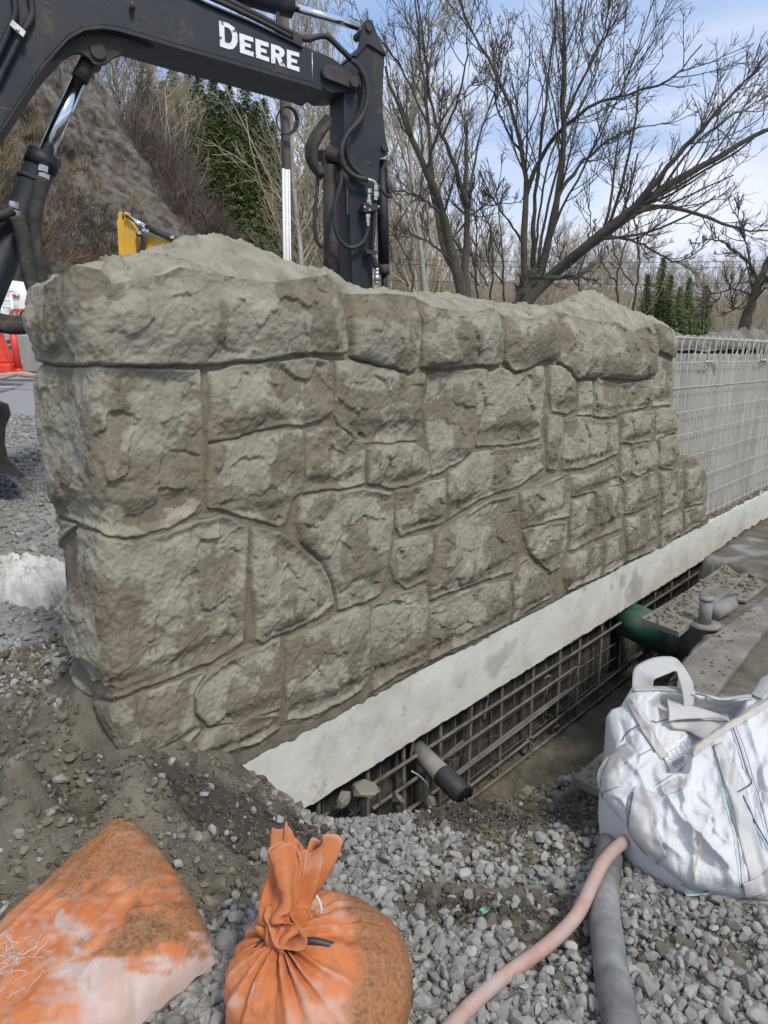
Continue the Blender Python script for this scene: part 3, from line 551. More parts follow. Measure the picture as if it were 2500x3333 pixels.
M['yard'] = mat('yard_gravel', [(0.3, (0.20, 0.20, 0.20)), (0.5, (0.33, 0.33, 0.33)), (0.7, (0.47, 0.47, 0.46))], scale=38, detail=8, bump=1.0, bscale=55, bdist=0.03, rough=0.95)
yd = add('yard', mesh_np('yard', np.column_stack([FX, fz]), grid_faces(len(fx), len(fy)), True), M['yard']); tag(yd, kind='structure')

# ------------------------------------------------------------------ gravel: thousands of crushed stones and pebbles, and mud clods
def rock_shapes(n, seed, angular=True):
    out = []; r = np.random.default_rng(seed)
    for k in range(n):
        bm = bmesh.new(); pts = r.normal(size=(26 if angular else 46, 3)); pts /= np.linalg.norm(pts, axis=1)[:, None]
        pts *= (1-0.20*r.random((len(pts), 1)) if angular else 1-0.06*r.random((len(pts), 1)))*np.array([1, r.uniform(0.62, 0.95), r.uniform(0.45, 0.75)])
        vs_ = [bm.verts.new(p) for p in pts]; res = bmesh.ops.convex_hull(bm, input=vs_)
        bmesh.ops.delete(bm, geom=[v for v in bm.verts if not v.link_faces], context='VERTS')
        bmesh.ops.recalc_face_normals(bm, faces=bm.faces); bm.verts.index_update()
        V = np.array([v.co for v in bm.verts]); F = np.array([[v.index for v in f.verts] for f in bm.faces if len(f.verts) == 3]); bm.free(); out.append((V, F))
    return out
ANG = rock_shapes(14, 3, True); RND = rock_shapes(6, 5, False)
TINY = [(np.array([[1, 0, 0], [-1, 0.2, 0], [0, 0.9, 0], [0, -0.8, 0.1], [0, 0, 0.7], [0.1, 0, -0.7]], float), np.array([[0, 2, 4], [2, 1, 4], [1, 3, 4], [3, 0, 4], [2, 0, 5], [1, 2, 5], [3, 1, 5], [0, 3, 5]]))]
def rand_rot(r, n):
    q = r.normal(size=(n, 4)); q[:, 1:3] *= 0.55; q /= np.linalg.norm(q, axis=1)[:, None]; w, x, y, z = q.T
    return np.stack([np.stack([1-2*(y*y+z*z), 2*(x*y-z*w), 2*(x*z+y*w)], -1), np.stack([2*(x*y+z*w), 1-2*(x*x+z*z), 2*(y*z-x*w)], -1), np.stack([2*(x*z-y*w), 2*(y*z+x*w), 1-2*(x*x+y*y)], -1)], 1)
def scatter(name, pos, size, shapes_w, m, seed, tone=None, smooth=False):
    r = np.random.default_rng(seed); n = len(pos); R = rand_rot(r, n); sh = r.integers(0, len(shapes_w), n); Vs = []; Fs = []; off = 0; tn = []
    tone = r.random(n) if tone is None else tone
    for k, (V, F) in enumerate(shapes_w):
        ix = np.where(sh == k)[0]
        if not len(ix): continue
        W = np.einsum('nij,vj->nvi', R[ix], V)*size[ix, None, None]+pos[ix, None, :]
        Vs.append(W.reshape(-1, 3)); Fs.append((F[None]+(np.arange(len(ix))*len(V))[:, None, None]+off).reshape(-1, 3)); off += len(ix)*len(V); tn.append(np.repeat(tone[ix], len(V)))
    return add(name, mesh_np(name, np.vstack(Vs), np.vstack(Fs), smooth, {'tone': np.concatenate(tn)}), m)
def rock_mat(name, cols, rough=0.85, bump=0.35, bscale=120):
    m = bpy.data.materials.new(name); m.use_nodes = True; nt = m.node_tree; b = nt.nodes['Principled BSDF']; lk = nt.links.new
    at = nt.nodes.new('ShaderNodeAttribute'); at.attribute_name = 'tone'; tc = nt.nodes.new('ShaderNodeTexCoord')
    nz = nt.nodes.new('ShaderNodeTexNoise'); nz.inputs['Scale'].default_value = 60; nz.inputs['Detail'].default_value = 5; lk(tc.outputs['Object'], nz.inputs['Vector'])
    ma = nt.nodes.new('ShaderNodeMath'); ma.operation = 'MULTIPLY_ADD'; ma.inputs[1].default_value = 0.5; lk(nz.outputs['Fac'], ma.inputs[0]); 
    m2 = nt.nodes.new('ShaderNodeMath'); m2.operation = 'MULTIPLY_ADD'; m2.inputs[1].default_value = 0.75; m2.inputs[2].default_value = -0.13; lk(at.outputs['Fac'], m2.inputs[0]); lk(m2.outputs[0], ma.inputs[2])
    r = nt.nodes.new('ShaderNodeValToRGB'); e = r.color_ramp.elements
    while len(e) < len(cols): e.new(0.5)
    for q, (p, c) in zip(e, cols): q.position = p; q.color = (*c, 1)
    lk(ma.outputs[0], r.inputs[0]); lk(r.outputs[0], b.inputs['Base Color']); b.inputs['Roughness'].default_value = rough; b.inputs['Specular IOR Level'].default_value = 0.3
    bp = nt.nodes.new('ShaderNodeBump'); bp.inputs['Strength'].default_value = bump; bp.inputs['Distance'].default_value = 0.004
    n2 = nt.nodes.new('ShaderNodeTexNoise'); n2.inputs['Scale'].default_value = bscale; n2.inputs['Detail'].default_value = 4; lk(tc.outputs['Object'], n2.inputs['Vector']); lk(n2.outputs['Fac'], bp.inputs['Height']); lk(bp.outputs[0], b.inputs['Normal'])
    return m
M['gravel'] = rock_mat('crushed_gravel', [(0.0, (0.107, 0.104, 0.094)), (0.3, (0.196, 0.188, 0.173)), (0.6, (0.283, 0.272, 0.248)), (0.85, (0.363, 0.347, 0.312)), (1.0, (0.431, 0.404, 0.356))])
M['clod'] = rock_mat('mud_clods', [(0.0, (0.075, 0.064, 0.047)), (0.5, (0.141, 0.124, 0.092)), (1.0, (0.225, 0.202, 0.152))], 0.95, 0.8, 200)
r = np.random.default_rng(77)
# foreground and middle ground
cand = np.column_stack([r.uniform(-2.3, 1.75, 41000), r.uniform(1.15, 2.75, 41000)]); den = gravel_density(cand); s_, q_ = wall_sq(cand)
ok = (r.random(len(cand)) < np.clip(den, 0.045, 1)**1.2) & ~((q_ < 0.02) & (s_ > -0.02)) & (in_trench(cand) < 0.012)
cand = cand[ok]; den = den[ok]
sz = np.clip(r.lognormal(math.log(0.0108), 0.46, len(cand)), 0.004, 0.026)*np.where(cand[:, 0]-0.2 > cand[:, 1]*0.3, 0.9, 1)*np.interp(cand[:, 1], [1.3, 2.2], [1.12, 0.8])
zz = ground_z(cand)+sz*r.uniform(-0.1, 0.55, len(cand))
gr = scatter('gravel', np.column_stack([cand, zz]), sz, ANG+RND, M['gravel'], 5, np.clip(r.normal(0.5, 0.2, len(cand))*np.where(den < 0.5, 1.1, 1.0), 0, 1), False)
tag(gr, 'loose grey crushed gravel strewn over the ground before the wall', 'gravel', kind='stuff')
cf3 = np.column_stack([r.uniform(-1.3, 1.5, 15000), r.uniform(1.15, 2.3, 15000)]); s_, q_ = wall_sq(cf3); cf3 = cf3[(q_ > 0.08) & (in_trench(cf3) < 0.01)]; sf3 = r.uniform(0.0018, 0.0045, len(cf3))
gf = scatter('grit', np.column_stack([cf3, ground_z(cf3)+0.004+0.010*r.random(len(cf3))]), sf3, TINY, M['gravel'], 16, r.uniform(0.0, 0.4, len(cf3)), False); tag(gf, 'fine grit and dirt crumbs between the gravel stones', 'grit', kind='stuff')
# second storey of larger stones lying on top
c2 = np.column_stack([r.uniform(-1.2, 1.6, 4200), r.uniform(1.2, 2.3, 4200)]); d2 = gravel_density(c2); s_, q_ = wall_sq(c2); ok = (r.random(len(c2)) < d2*0.9+0.03) & (q_ > 0.05) & (in_trench(c2) < 0.01); c2 = c2[ok]
s2 = np.clip(r.lognormal(math.log(0.0150), 0.32, len(c2)), 0.008, 0.032)*np.interp(c2[:, 1], [1.3, 2.2], [1.1, 0.85]); z2 = ground_z(c2)+s2*0.6+0.006
g2 = scatter('gravel_top', np.column_stack([c2, z2]), s2, ANG+RND, M['gravel'], 6, np.clip(r.normal(0.58, 0.2, len(c2)), 0, 1), False); tag(g2, 'larger grey stones lying loose on top of the gravel', 'gravel', kind='stuff')
# mud clods round the wall's foot and along the trench
c3 = np.column_stack([r.uniform(-1.9, 1.4, 21000), r.uniform(1.5, 3.2, 21000)]); d3 = gravel_density(c3); s_, q_ = wall_sq(c3); ok = (r.random(len(c3)) < (1-d3)*0.9) & ~((q_ < 0.02) & (s_ > -0.02) & (q_ > -0.5)) & (s_ < 2.6); c3 = c3[ok]
s3 = np.clip(r.lognormal(math.log(0.0095), 0.55, len(c3)), 0.0035, 0.030); z3 = ground_z(c3)+s3*r.uniform(-0.3, 0.5, len(c3))
cl = scatter('mud_clods', np.column_stack([c3, z3]), s3, ANG, M['clod'], 8, np.clip(r.random(len(c3))-0.75*wetness(c3), -0.3, 1), False); tag(cl, 'crumbled dark mud clods heaped at the foot of the wall', 'mud', kind='stuff')
# yard gravel seen past the wall's end
c4 = np.column_stack([r.uniform(-6, -0.6, 36000), 2.45+6.2*r.random(36000)**1.4]); s_, q_ = wall_sq(c4); ok = ((s_ < -0.35) | (q_ < -0.55)) & (np.abs(project(np.column_stack([c4, np.full(len(c4), 0.5)]))[0]+60) < 420); c4 = c4[ok]; m_in = (c4[:, 0] > -3.1) & (c4[:, 1] < 7.0)
z4 = np.where(m_in, ground_z(c4), far_z(c4)); s4 = np.clip(r.lognormal(math.log(0.011), 0.4, len(c4)), 0.005, 0.035)*np.interp(c4[:, 1], [2.5, 9], [0.95, 1.5])
g4 = scatter('yard_gravel', np.column_stack([c4, z4+s4*0.3]), s4, ANG, M['gravel'], 9, np.clip(r.normal(0.55, 0.22, len(c4)), 0, 1), False); tag(g4, 'grey gravel of the work yard beyond the end of the wall', 'gravel', kind='stuff')
# pale stones half sunk in the mud heap
c5 = np.column_stack([r.uniform(-1.8, 1.2, 170), r.uniform(1.5, 2.9, 170)]); d5 = gravel_density(c5); s_, q_ = wall_sq(c5); ok = (d5 < 0.6) & ~((q_ < 0.02) & (s_ > -0.02)) & (in_trench(c5) < 0.05) & (s_ < 2); c5 = c5[ok]; s5 = r.uniform(0.008, 0.024, len(c5))
g5 = scatter('pale_stones', np.column_stack([c5, ground_z(c5)+s5*0.4]), s5, ANG+RND, M['gravel'], 10, r.uniform(0.45, 0.9, len(c5)), False); tag(g5, 'scattered pale pebbles stuck in the dark mud heap', 'gravel', kind='stuff')

# ------------------------------------------------------------------ rebar cage and mesh in the trench, soil face behind
def bar(name, a, b, r, m, parent, sides=8, ribs=False, bend=0.0, seed=0):
    a = np.asarray(a, float); b = np.asarray(b, float); Ld = np.linalg.norm(b-a)
    n = max(2, int(Ld/0.012)) if ribs else max(2, int(Ld/0.15))
    t = np.linspace(0, 1, n); P = a[None]+(b-a)[None]*t[:, None]
    if bend: rr = np.random.default_rng(seed); P = P+np.outer(np.sin(t*math.pi), rr.normal(size=3)*bend)
    R = np.full(n, r)*(1+0.14*(np.arange(n) % 2) if ribs else 1)
    V, F = tube(P, R, sides); return put(name, V, F, m, parent)
QB = -0.10                                                        # plane of the cage, set back under the footing
def onq(x, y, q):
    p = on_plane(x, y, P0+WN*q, WN); return float(np.dot(p-P0, WD)), float(p[2])
cage = thing('rebar_cage', tuple(wpt(1.6, QB, -1.0)), 'rusty grey rebar cage standing in the dark trench under the white footing', 'rebar'); rr = np.random.default_rng(4)
for k, px in enumerate([(1030,2600),(1190,2540),(1305,2520),(1425,2480),(1525,2450),(1622,2400),(1720,2400),(1805,2360),(1870,2310),(1938,2290),(2005,2240),(2120,2020),(2175,1980),(2230,1950),(2290,1920),(2340,1890),(2390,1860),(2440,1830),(2485,1800)]):
    s, z = onq(px[0], px[1], QB); lean = rr.normal(0, 0.012)
    bar('vertical_bar', wpt(s+lean, QB+0.012, -1.05), wpt(s, QB+0.012, Z_BOT+0.06), 0.0100, M['rebar'], cage, 8, s < 3.2)
for k, (z0, sa, sb) in enumerate([(-0.47, 0.9, 12), (-0.60, 1.25, 3.3), (-0.605, 1.72, 1.98), (-0.73, 1.0, 3.4), (-0.735, 1.75, 3.2), (-0.86, 1.4, 4.5), (-0.96, 1.6, 5), (-0.40, 3.2, 12)]):
    bar('horizontal_bar', wpt(sa, QB+0.028, z0+rr.normal(0, 0.012)), wpt(sb, QB+0.028, z0+rr.normal(0, 0.02)), 0.0095, M['rebar'], cage, 8, False, 0.004, k)
msh = thing('trench_mesh', tuple(wpt(1.6, QB-0.05, -1.0)), 'thin welded wire mesh behind the rebar bars in the trench', 'wire mesh')
s = 0.62
while s < 5.2:
    bar('wire', wpt(s+rr.normal(0, 0.004), QB-0.035, -1.05), wpt(s+rr.normal(0, 0.006), QB-0.035, Z_BOT+0.04), 0.0032, M['rebar'], msh, 5, False, 0.004, int(s*100)); s += 0.125
for k in range(6): bar('wire', wpt(0.6, QB-0.030, -0.44-0.118*k), wpt(5.4, QB-0.030, -0.44-0.118*k+rr.normal(0, 0.006)), 0.0032, M['rebar'], msh, 5, False, 0.004, k)
# hooks and tie wires
for k, px in enumerate([(1310,2440),(1555,2310),(1760,2240),(1790,2400),(1700,2440),(1850,2210),(2010,2160)]):
    s, z = onq(px[0], px[1], QB); P = smooth_path([wpt(s, QB+0.02, z+0.07), wpt(s+0.025, QB+0.045, z+0.09), wpt(s+0.045, QB+0.03, z+0.04), wpt(s+0.04, QB+0.015, z-0.08)], 14)
    V, F = tube(P, 0.0075, 7); put('hook', V, F, M['rebar'], cage)
for k in range(26):
    s = 1.0+2.4*rr.random(); z = rr.choice([-0.47, -0.6, -0.73, -0.86])
    P = [wpt(s, QB+0.03, z)]
    for j in range(5): P.append(P[-1]+rr.normal(0, 0.016, 3)+np.array([0, 0, -0.006]))
    V, F = tube(smooth_path(P, 12), 0.0016, 4); put('tie_wire', V, F, M['rebar'], cage)
# formed soil and concrete face behind the cage
Sg = np.linspace(0.3, 12, 300); Zg = np.linspace(-1.3, Z_BOT+0.02, 26); G = np.array(np.meshgrid(Sg, Zg, indexing='ij')).reshape(2, -1).T
qq = -0.165+fbm(np.column_stack([G*6, G[:, 0]*0]), 4, 301)*0.010-0.02*(np.floor(G[:, 1]*3.3+np.floor(G[:, 0]/0.6)*0.5) % 2)
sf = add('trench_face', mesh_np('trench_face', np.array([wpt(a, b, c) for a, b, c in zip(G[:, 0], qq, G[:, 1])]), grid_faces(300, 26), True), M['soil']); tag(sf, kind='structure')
# trench floor
Xg = np.array([wpt(s, q, 0)[:2] for s in np.linspace(0.4, 12, 200) for q in np.linspace(-0.2, 1.1, 16)]); zf = -1.16+0.03*fbm(np.column_stack([Xg*5, Xg[:, 0]*0]), 4, 305)
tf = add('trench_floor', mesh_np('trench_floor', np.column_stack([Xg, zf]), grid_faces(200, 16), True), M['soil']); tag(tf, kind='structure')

# ------------------------------------------------------------------ wire mesh hung in front of the bare core
wm = thing('wire_mesh', tuple(wpt(4.4, -0.06, Z_TOP)), 'galvanised wire mesh hung over the bare concrete, top ends bent over', 'wire mesh'); QM = -0.070
ZT = 1.592; S0 = 4.0
vert = []; s = 4.02; k = 0
while s < 9.6:
    vert.append(s); s += 0.163 if s < 6.4 else (0.163, 0.05, 0.113)[k % 3]; k += 1
for k, s in enumerate(vert):
    ln = rr.normal(0, 0.008); top = ZT+0.006
    P = smooth_path([wpt(s+ln*2-0.04, QM, Z_TOP+0.02), wpt(s+ln-0.01, QM, 0.6), wpt(s, QM, 1.35), wpt(s, QM-0.002, top)], 12)
    hk = smooth_path([wpt(s, QM-0.002, top), wpt(s-0.012, QM-0.014, top+0.014), wpt(s-0.025, QM-0.03, top), wpt(s-0.05+rr.normal(0, 0.012), QM-0.036, top-0.08), wpt(s-0.085+rr.normal(0, 0.02), QM-0.034, top-0.15-0.03*rr.random())], 16)
    V, F = tube(np.vstack([P, hk[1:]]), 0.0048, 6); put('wire', V, F, M['wire'], wm)
for k in range(10):
    z = ZT-k*0.19
    if z < Z_TOP+0.02: break
    bar('wire', wpt(S0-0.03, QM+0.009, z), wpt(9.6, QM+0.009, z), 0.006 if k == 0 else 0.0034, M['wire'], wm, 6, False, 0.006, k)
for (px, py) in [(2300, 1177), (2480, 1172)]:
    s, z = onq(px, py, QM); bar('splice', wpt(s-0.10, QM+0.022, z), wpt(s+0.12, QM+0.022, z), 0.009, M['wire'], wm, 6)
    for j in range(6):
        P = [wpt(s-0.03+0.02*j, QM+0.02, z)]
        for q in range(4): P.append(P[-1]+rr.normal(0, 0.018, 3)+np.array([0, 0, -0.018]))
        V, F = tube(smooth_path(P, 10), 0.0028, 4); put('tie_wire', V, F, M['rebar'], wm)
# wet mud slapped on the core's top, and crumbs on the ledge
def lumpy(name, s0, s1, q0, q1, zf, m, seed, amp, ds=0.02, dq=0.02):
    S = np.arange(s0, s1, ds); Q = np.arange(q0, q1, dq); G = np.array(np.meshgrid(S, Q, indexing='ij')).reshape(2, -1).T
    tq = (G[:, 1]-q0)/(q1-q0); prof = np.clip(np.sin(np.clip(tq, 0, 1)*math.pi), 0, 1)**0.45
    g3 = np.column_stack([G*7, G[:, 0]*0]); h = zf(G[:, 0])*prof*(1+0.35*fbm(g3, 4, seed))+amp*fbm(g3*4, 4, seed+3)*prof
    return G, h
cap_t = thing('mud_cap', tuple(wpt(5, -0.2, CORE_TOP)), 'dark wet mortar slapped along the top of the bare wall core', 'mortar')
G, h = lumpy('mortar', 4.02, 12.0, -0.37, -0.100, lambda s: np.interp(s, [4.0, 4.2, 4.6, 5.2, 5.7, 6.2, 7.0, 8, 12], [0.16, 0.20, 0.19, 0.17, 0.16, 0.21, 0.25, 0.24, 0.2]), M['mud'], 401, 0.028, 0.022, 0.012)
V = np.array([wpt(a, b, CORE_TOP-0.03+c) for (a, b), c in zip(G, h)]); put('mortar', V, grid_faces(len(np.arange(4.02, 12.0, 0.022)), len(np.arange(-0.37, -0.100, 0.012))), M['mud'], cap_t, True, {'dry': np.clip(0.25+0.6*fbm(V*6, 3, 404), 0, 0.7)})
nc = 900; sc_ = 3.98+rr.random(nc)**1.3*6; qc = rr.uniform(-0.11, -0.05, nc); szc = np.clip(rr.lognormal(math.log(0.009), 0.5, nc), 0.004, 0.03)
lc = scatter('ledge_crumbs', np.array([wpt(a, b, Z_TOP+c*0.5) for a, b, c in zip(sc_, qc, szc)]), szc, ANG, M['clod'], 14, np.clip(0.6+0.5*rr.random(nc), 0, 1)); tag(lc, 'crumbs of mortar lying on the footing ledge below the mesh', 'mortar', kind='stuff')
# splash of mortar on the core where the render ends

# ------------------------------------------------------------------ black excavator: boom, stick, cylinders, hoses
EY = math.radians(28); EB = np.array([math.cos(EY), math.sin(EY), 0]); EM = np.array([math.sin(EY), -math.cos(EY), 0]); EX0 = on_y(1180, 260, 5.0); UP = np.array([0, 0, 1.0])
def ex(x, y, off=0.0):
    p = on_plane(x, y, EX0+EM*off, EM); return p
def ex2(l, off=0.0): return [(float(np.dot(ex(x, y, off)-EX0, EB)), float(ex(x, y, off)[2]-EX0[2])) for x, y in l]
def epr(name, outline, off, depth, m, parent, bw=0.006):
    V, F = prism(ex2(outline, off), EX0+EM*off, EB, UP, -EM, depth); o = put(name, V, F, m, parent, False); fix_normals(o)
    if bw: bevel(o, bw, 2)
    return o
M['black_paint'] = mat('black_paint', [(0.30, (0.006, 0.009, 0.014)), (0.54, (0.010, 0.014, 0.021)), (0.64, (0.022, 0.023, 0.027)), (0.70, (0.075, 0.058, 0.043)), (0.82, (0.13, 0.10, 0.075))], scale=3.2, detail=12, rough=0.48, rough2=0.74, speck=[(6, 0.54, 0.74, (0.060, 0.050, 0.040), (1, 1, 0.3)), (26, 0.63, 0.69, (0.085, 0.08, 0.075), (0.3, 0.3, 1.6)), (60, 0.66, 0.72, (0.07, 0.062, 0.055), (1, 1, 1))], bump=0.1, bscale=40, spec=0.5)
M['dirty_black'] = mat('dirty_black', [(0.3, (0.018, 0.017, 0.017)), (0.55, (0.045, 0.038, 0.032)), (0.75, (0.115, 0.082, 0.054))], scale=4.0, detail=9, rough=0.7, bump=0.25, bscale=50)
M['hose'] = mat('hose_rubber', [(0.3, (0.014, 0.014, 0.015)), (0.6, (0.032, 0.032, 0.033)), (0.8, (0.07, 0.066, 0.06))], scale=9, rough=0.62, bump=0.1)
M['chrome'] = mat('chrome_rod', [(0.3, (0.70, 0.72, 0.75)), (0.7, (0.80, 0.82, 0.85))], scale=3, rough=0.12, metal=1.0)
M['fitting'] = mat('zinc_fitting', [(0.3, (0.42, 0.41, 0.37)), (0.6, (0.62, 0.60, 0.54)), (0.8, (0.3, 0.26, 0.18))], scale=20, rough=0.4, metal=0.8)
M['letter'] = mat('letter_white', [(0.0, (0.70, 0.70, 0.68)), (0.56, (0.78, 0.78, 0.76)), (0.615, (0.66, 0.66, 0.64)), (0.64, (0.25, 0.25, 0.25)), (0.72, (0.06, 0.06, 0.065))], scale=22, detail=9, rough=0.6)
exc = thing('excavator', (-3.0, 3.1, 0.42), 'large black excavator boom and stick reaching over behind the wall, white letters on its side', 'excavator')
BOT = [(1077,302),(1047,283),(1018,270),(870,228),(727,186),(591,148),(464,110),(380,86),(329,80),(274,86),(224,114),(177,165),(139,207),(84,291),(0,422),(-150,650),(-300,900),(-430,1130)]
TOPL = [(-560,1080),(-520,900),(-420,600),(-300,300),(-170,60),(-20,-130),(120,-215),(260,-215),(420,-120),(670,4),(811,63),(954,131),(984,148),(1047,173),(1085,190),(1132,224),(1162,243),(1172,262),(1170,282),(1157,295)]
boom = epr('boom', [(1120,301)]+BOT+TOPL, 0.0, 0.28, M['black_paint'], exc, 0.004)
fl = [(x, y+13) for x, y in BOT[1:]][::-1]
epr('boom_flange', BOT[1:]+fl, 0.022, 0.324, M['black_paint'], boom if False else exc, 0.003)
tl = TOPL[3:13]; epr('top_flange', tl+[(x+3, y+9) for x, y in tl][::-1], 0.018, 0.316, M['black_paint'], exc, 0.003)
bp_ = [(165,203),(211,181),(249,171),(270,175),(291,190),(304,207),(321,211),(346,207),(371,186),(418,167),(502,153),(464,112),(380,92),(329,84),(274,92),(224,120)]
for off in (-0.045, -0.205): epr('boss_plate', bp_, off, 0.030, M['dirty_black'], exc, 0.003)
def epin(name, x, y, off, r, depth, m, parent, sides=24):
    c = ex(x, y, off); V, F = tube([c, c-EM*depth], r, sides); o = put(name, V, F, m, parent, False); bevel(o, r*0.12, 2); return o
epin('pin', 321, 165, -0.030, 0.042, 0.22, M['dirty_black'], exc)
def etube(name, pts, off, r, m, parent, sides=10, n=40):
    P = np.array([ex(p[0], p[1], p[2] if len(p) > 2 else off) for p in pts]); V, F = tube(smooth_path(P, n) if len(P) > 2 else P, r, sides); return put(name, V, F, m, parent)
# boom cylinder
cyl = etube('boom_cylinder', [(142,514),(-260,1500)], -0.13, 0.080, M['black_paint'], exc, 28)
etube('gland', [(146,504),(128,548)], -0.13, 0.086, M['black_paint'], cyl, 28)
etube('weld_ring', [(110,583),(106,594)], -0.13, 0.0835, M['dirty_black'], cyl, 28)
etube('rod', [(146,506),(262,252)], -0.13, 0.0385, M['chrome'], cyl, 28)
etube('rod_eye', [(258,260),(292,195)], -0.13, 0.043, M['dirty_black'], cyl, 20)
for (x, y) in ((143, 560), (48, 678)):
    a = ex(x, y, -0.03); 
    for dz, rr_, hh in ((0.03, 0.026, 0.03), (-0.01, 0.030, 0.028), (-0.045, 0.022, 0.03)):
        V, F = tube([a+UP*dz, a+UP*(dz-hh)+EB*-0.006], rr_, 6); put('fitting', V, F, M['fitting'], cyl, False)
M['wrap'] = mat('hose_wrap', [(0.3, (0.022, 0.020, 0.018)), (0.55, (0.050, 0.044, 0.036)), (0.78, (0.12, 0.10, 0.07))], scale=14, detail=8, rough=0.85, bump=0.7, bscale=40, bdist=0.01)
etube('hose', [(140,580),(122,660),(112,740),(116,820),(124,900),(136,980)], 0.0, 0.034, M['wrap'], cyl, 12)
etube('hose', [(55,705),(72,760),(86,840),(102,920),(122,985),(118,1040),(90,1062),(40,1066),(-20,1052),(-90,1010)], 0.04, 0.036, M['wrap'], cyl, 12)
etube('hose', [(136,980),(128,1030),(92,1044),(40,1046),(-30,1030)], 0.0, 0.030, M['wrap'], cyl, 12)
etube('hose', [(40,680),(10,700),(-60,720)], 0.0, 0.03, M['hose'], cyl, 12)
# steel lines and clamp on the boom's side
for pts in ([(38,-60),(50,20),(46,60),(20,120),(-60,300)], [(92,-60),(104,25),(98,62),(60,130),(-50,350)]): etube('hydraulic_line', pts, 0.028, 0.016, M['black_paint'], exc, 12)
epr('clamp', [(30,80),(40,62),(86,103),(76,122)], 0.062, 0.020, M['fitting'], exc, 0.003); epin('clamp_bolt', 58, 92, 0.072, 0.010, 0.02, M['fitting'], exc, 6)
epin('grease_fitting', 432, 16, 0.03, 0.016, 0.04, M['fitting'], exc, 6); etube('grease_fitting', [(430,10),(434,28)], 0.03, 0.014, M['dirty_black'], exc, 6)
# arm cylinder
ac = etube('arm_cylinder', [(480,-110),(950,23)], -0.14, 0.060, M['black_paint'], exc, 24); etube('rod', [(945,22),(1168,86)], -0.14, 0.0245, M['chrome'], ac, 20)
# lines on the boom's top
for pts, r_ in (([(560,-78),(735,-2),(960,112),(1000,128),(1030,120),(1055,117),(1075,126),(1110,160),(1146,196)], 0.017), ([(560,-60),(720,8),(850,70),(955,124)], 0.014), ([(560,-66),(750,14),(900,92)], 0.012)): etube('hydraulic_line', pts, -0.03, r_, M['hose'], exc, 10)
epr('line_bracket', [(952,108),(985,118),(985,150),(956,136)], 0.0, 0.04, M['dirty_black'], exc, 0.003)
etube('hydraulic_line', [(903,40),(905,115)], -0.05, 0.010, M['hose'], exc, 8)
# weld seam across the boom, side bracket, pin
etube('weld_seam', [(1016,170),(1017,269)], 0.001, 0.0035, M['fitting'], exc, 6)
cap_o = [(1075+25*math.cos(t)-0, 232+25*math.sin(t)) for t in np.linspace(math.pi*0.60, math.pi*1.55, 9)]+[(1150+18*math.cos(t), 263+25*math.sin(t)) for t in np.linspace(-math.pi*0.45, math.pi*0.5, 9)]
epr('link_bracket', cap_o, 0.035, 0.036, M['dirty_black'], exc, 0.005); epin('pin', 1156, 266, 0.055, 0.030, 0.36, M['dirty_black'], exc)
# stick
st = epr('stick', [(1192,140),(1253,178),(1249,252),(1247,326),(1249,387),(1259,460),(1267,488),(1261,505),(1238,513),(1233,578),(1226,700),(1216,850),(1206,1110),(1152,1110),(1146,900),(1140,753),(1134,610),(1122,529),(1119,366),(1119,305),(1126,235),(1150,182)], -0.02, 0.22, M['black_paint'], exc, 0.006)
for off in (-0.035, -0.165): epr('stick_ear', [(1166,170),(1180,95),(1186,70),(1196,61),(1208,64),(1216,76),(1240,140),(1256,174),(1240,190)], off, 0.028, M['black_paint'], st, 0.004)
epr('stick_cap', [(1148,180),(1188,136),(1196,134),(1260,172),(1258,180),(1196,143),(1160,186)], -0.005, 0.25, M['black_paint'], st, 0.003)
epin('pin', 1203, 88, -0.020, 0.026, 0.19, M['dirty_black'], st, 6); epin('pin', 1253, 480, 0.0, 0.022, 0.24, M['dirty_black'], st, 6)
epr('rib', [(1122,520),(1134,540),(1136,700),(1128,700),(1126,610),(1112,560)], 0.0, 0.02, M['dirty_black'], st, 0.003)
# thumb cylinder (cab side) and bucket cylinder (far side)
tc_ = etube('thumb_cylinder', [(1077,540),(1080,1010)], -0.10, 0.052, M['dirty_black'], exc, 24)
c = ex(1108, 512, -0.02); V, F = tube([c, ex(1040, 506, -0.19)], 0.036, 20); put('knuckle', V, F, M['dirty_black'], tc_, False); epr('mount', [(1050,505),(1075,470),(1112,492),(1115,530),(1060,545)], -0.10, 0.05, M['dirty_black'], tc_)
bc = etube('bucket_cylinder', [(1243,522),(1249,868)], -0.10, 0.038, M['black_paint'], exc, 20); etube('rod', [(1250,866),(1254,1010)], -0.10, 0.022, M['black_paint'], bc, 14)
etube('gland', [(1249,862),(1249.5,894)], -0.10, 0.041, M['dirty_black'], bc, 20)
for y_ in (540, 592): epr('port', [(1252,y_-8),(1264,y_-8),(1264,y_+10),(1252,y_+10)], -0.06, 0.03, M['dirty_black'], bc, 0.002)
etube('hydraulic_line', [(1258,545),(1260,590),(1268,628),(1276,640)], -0.06, 0.010, M['hose'], bc, 8)
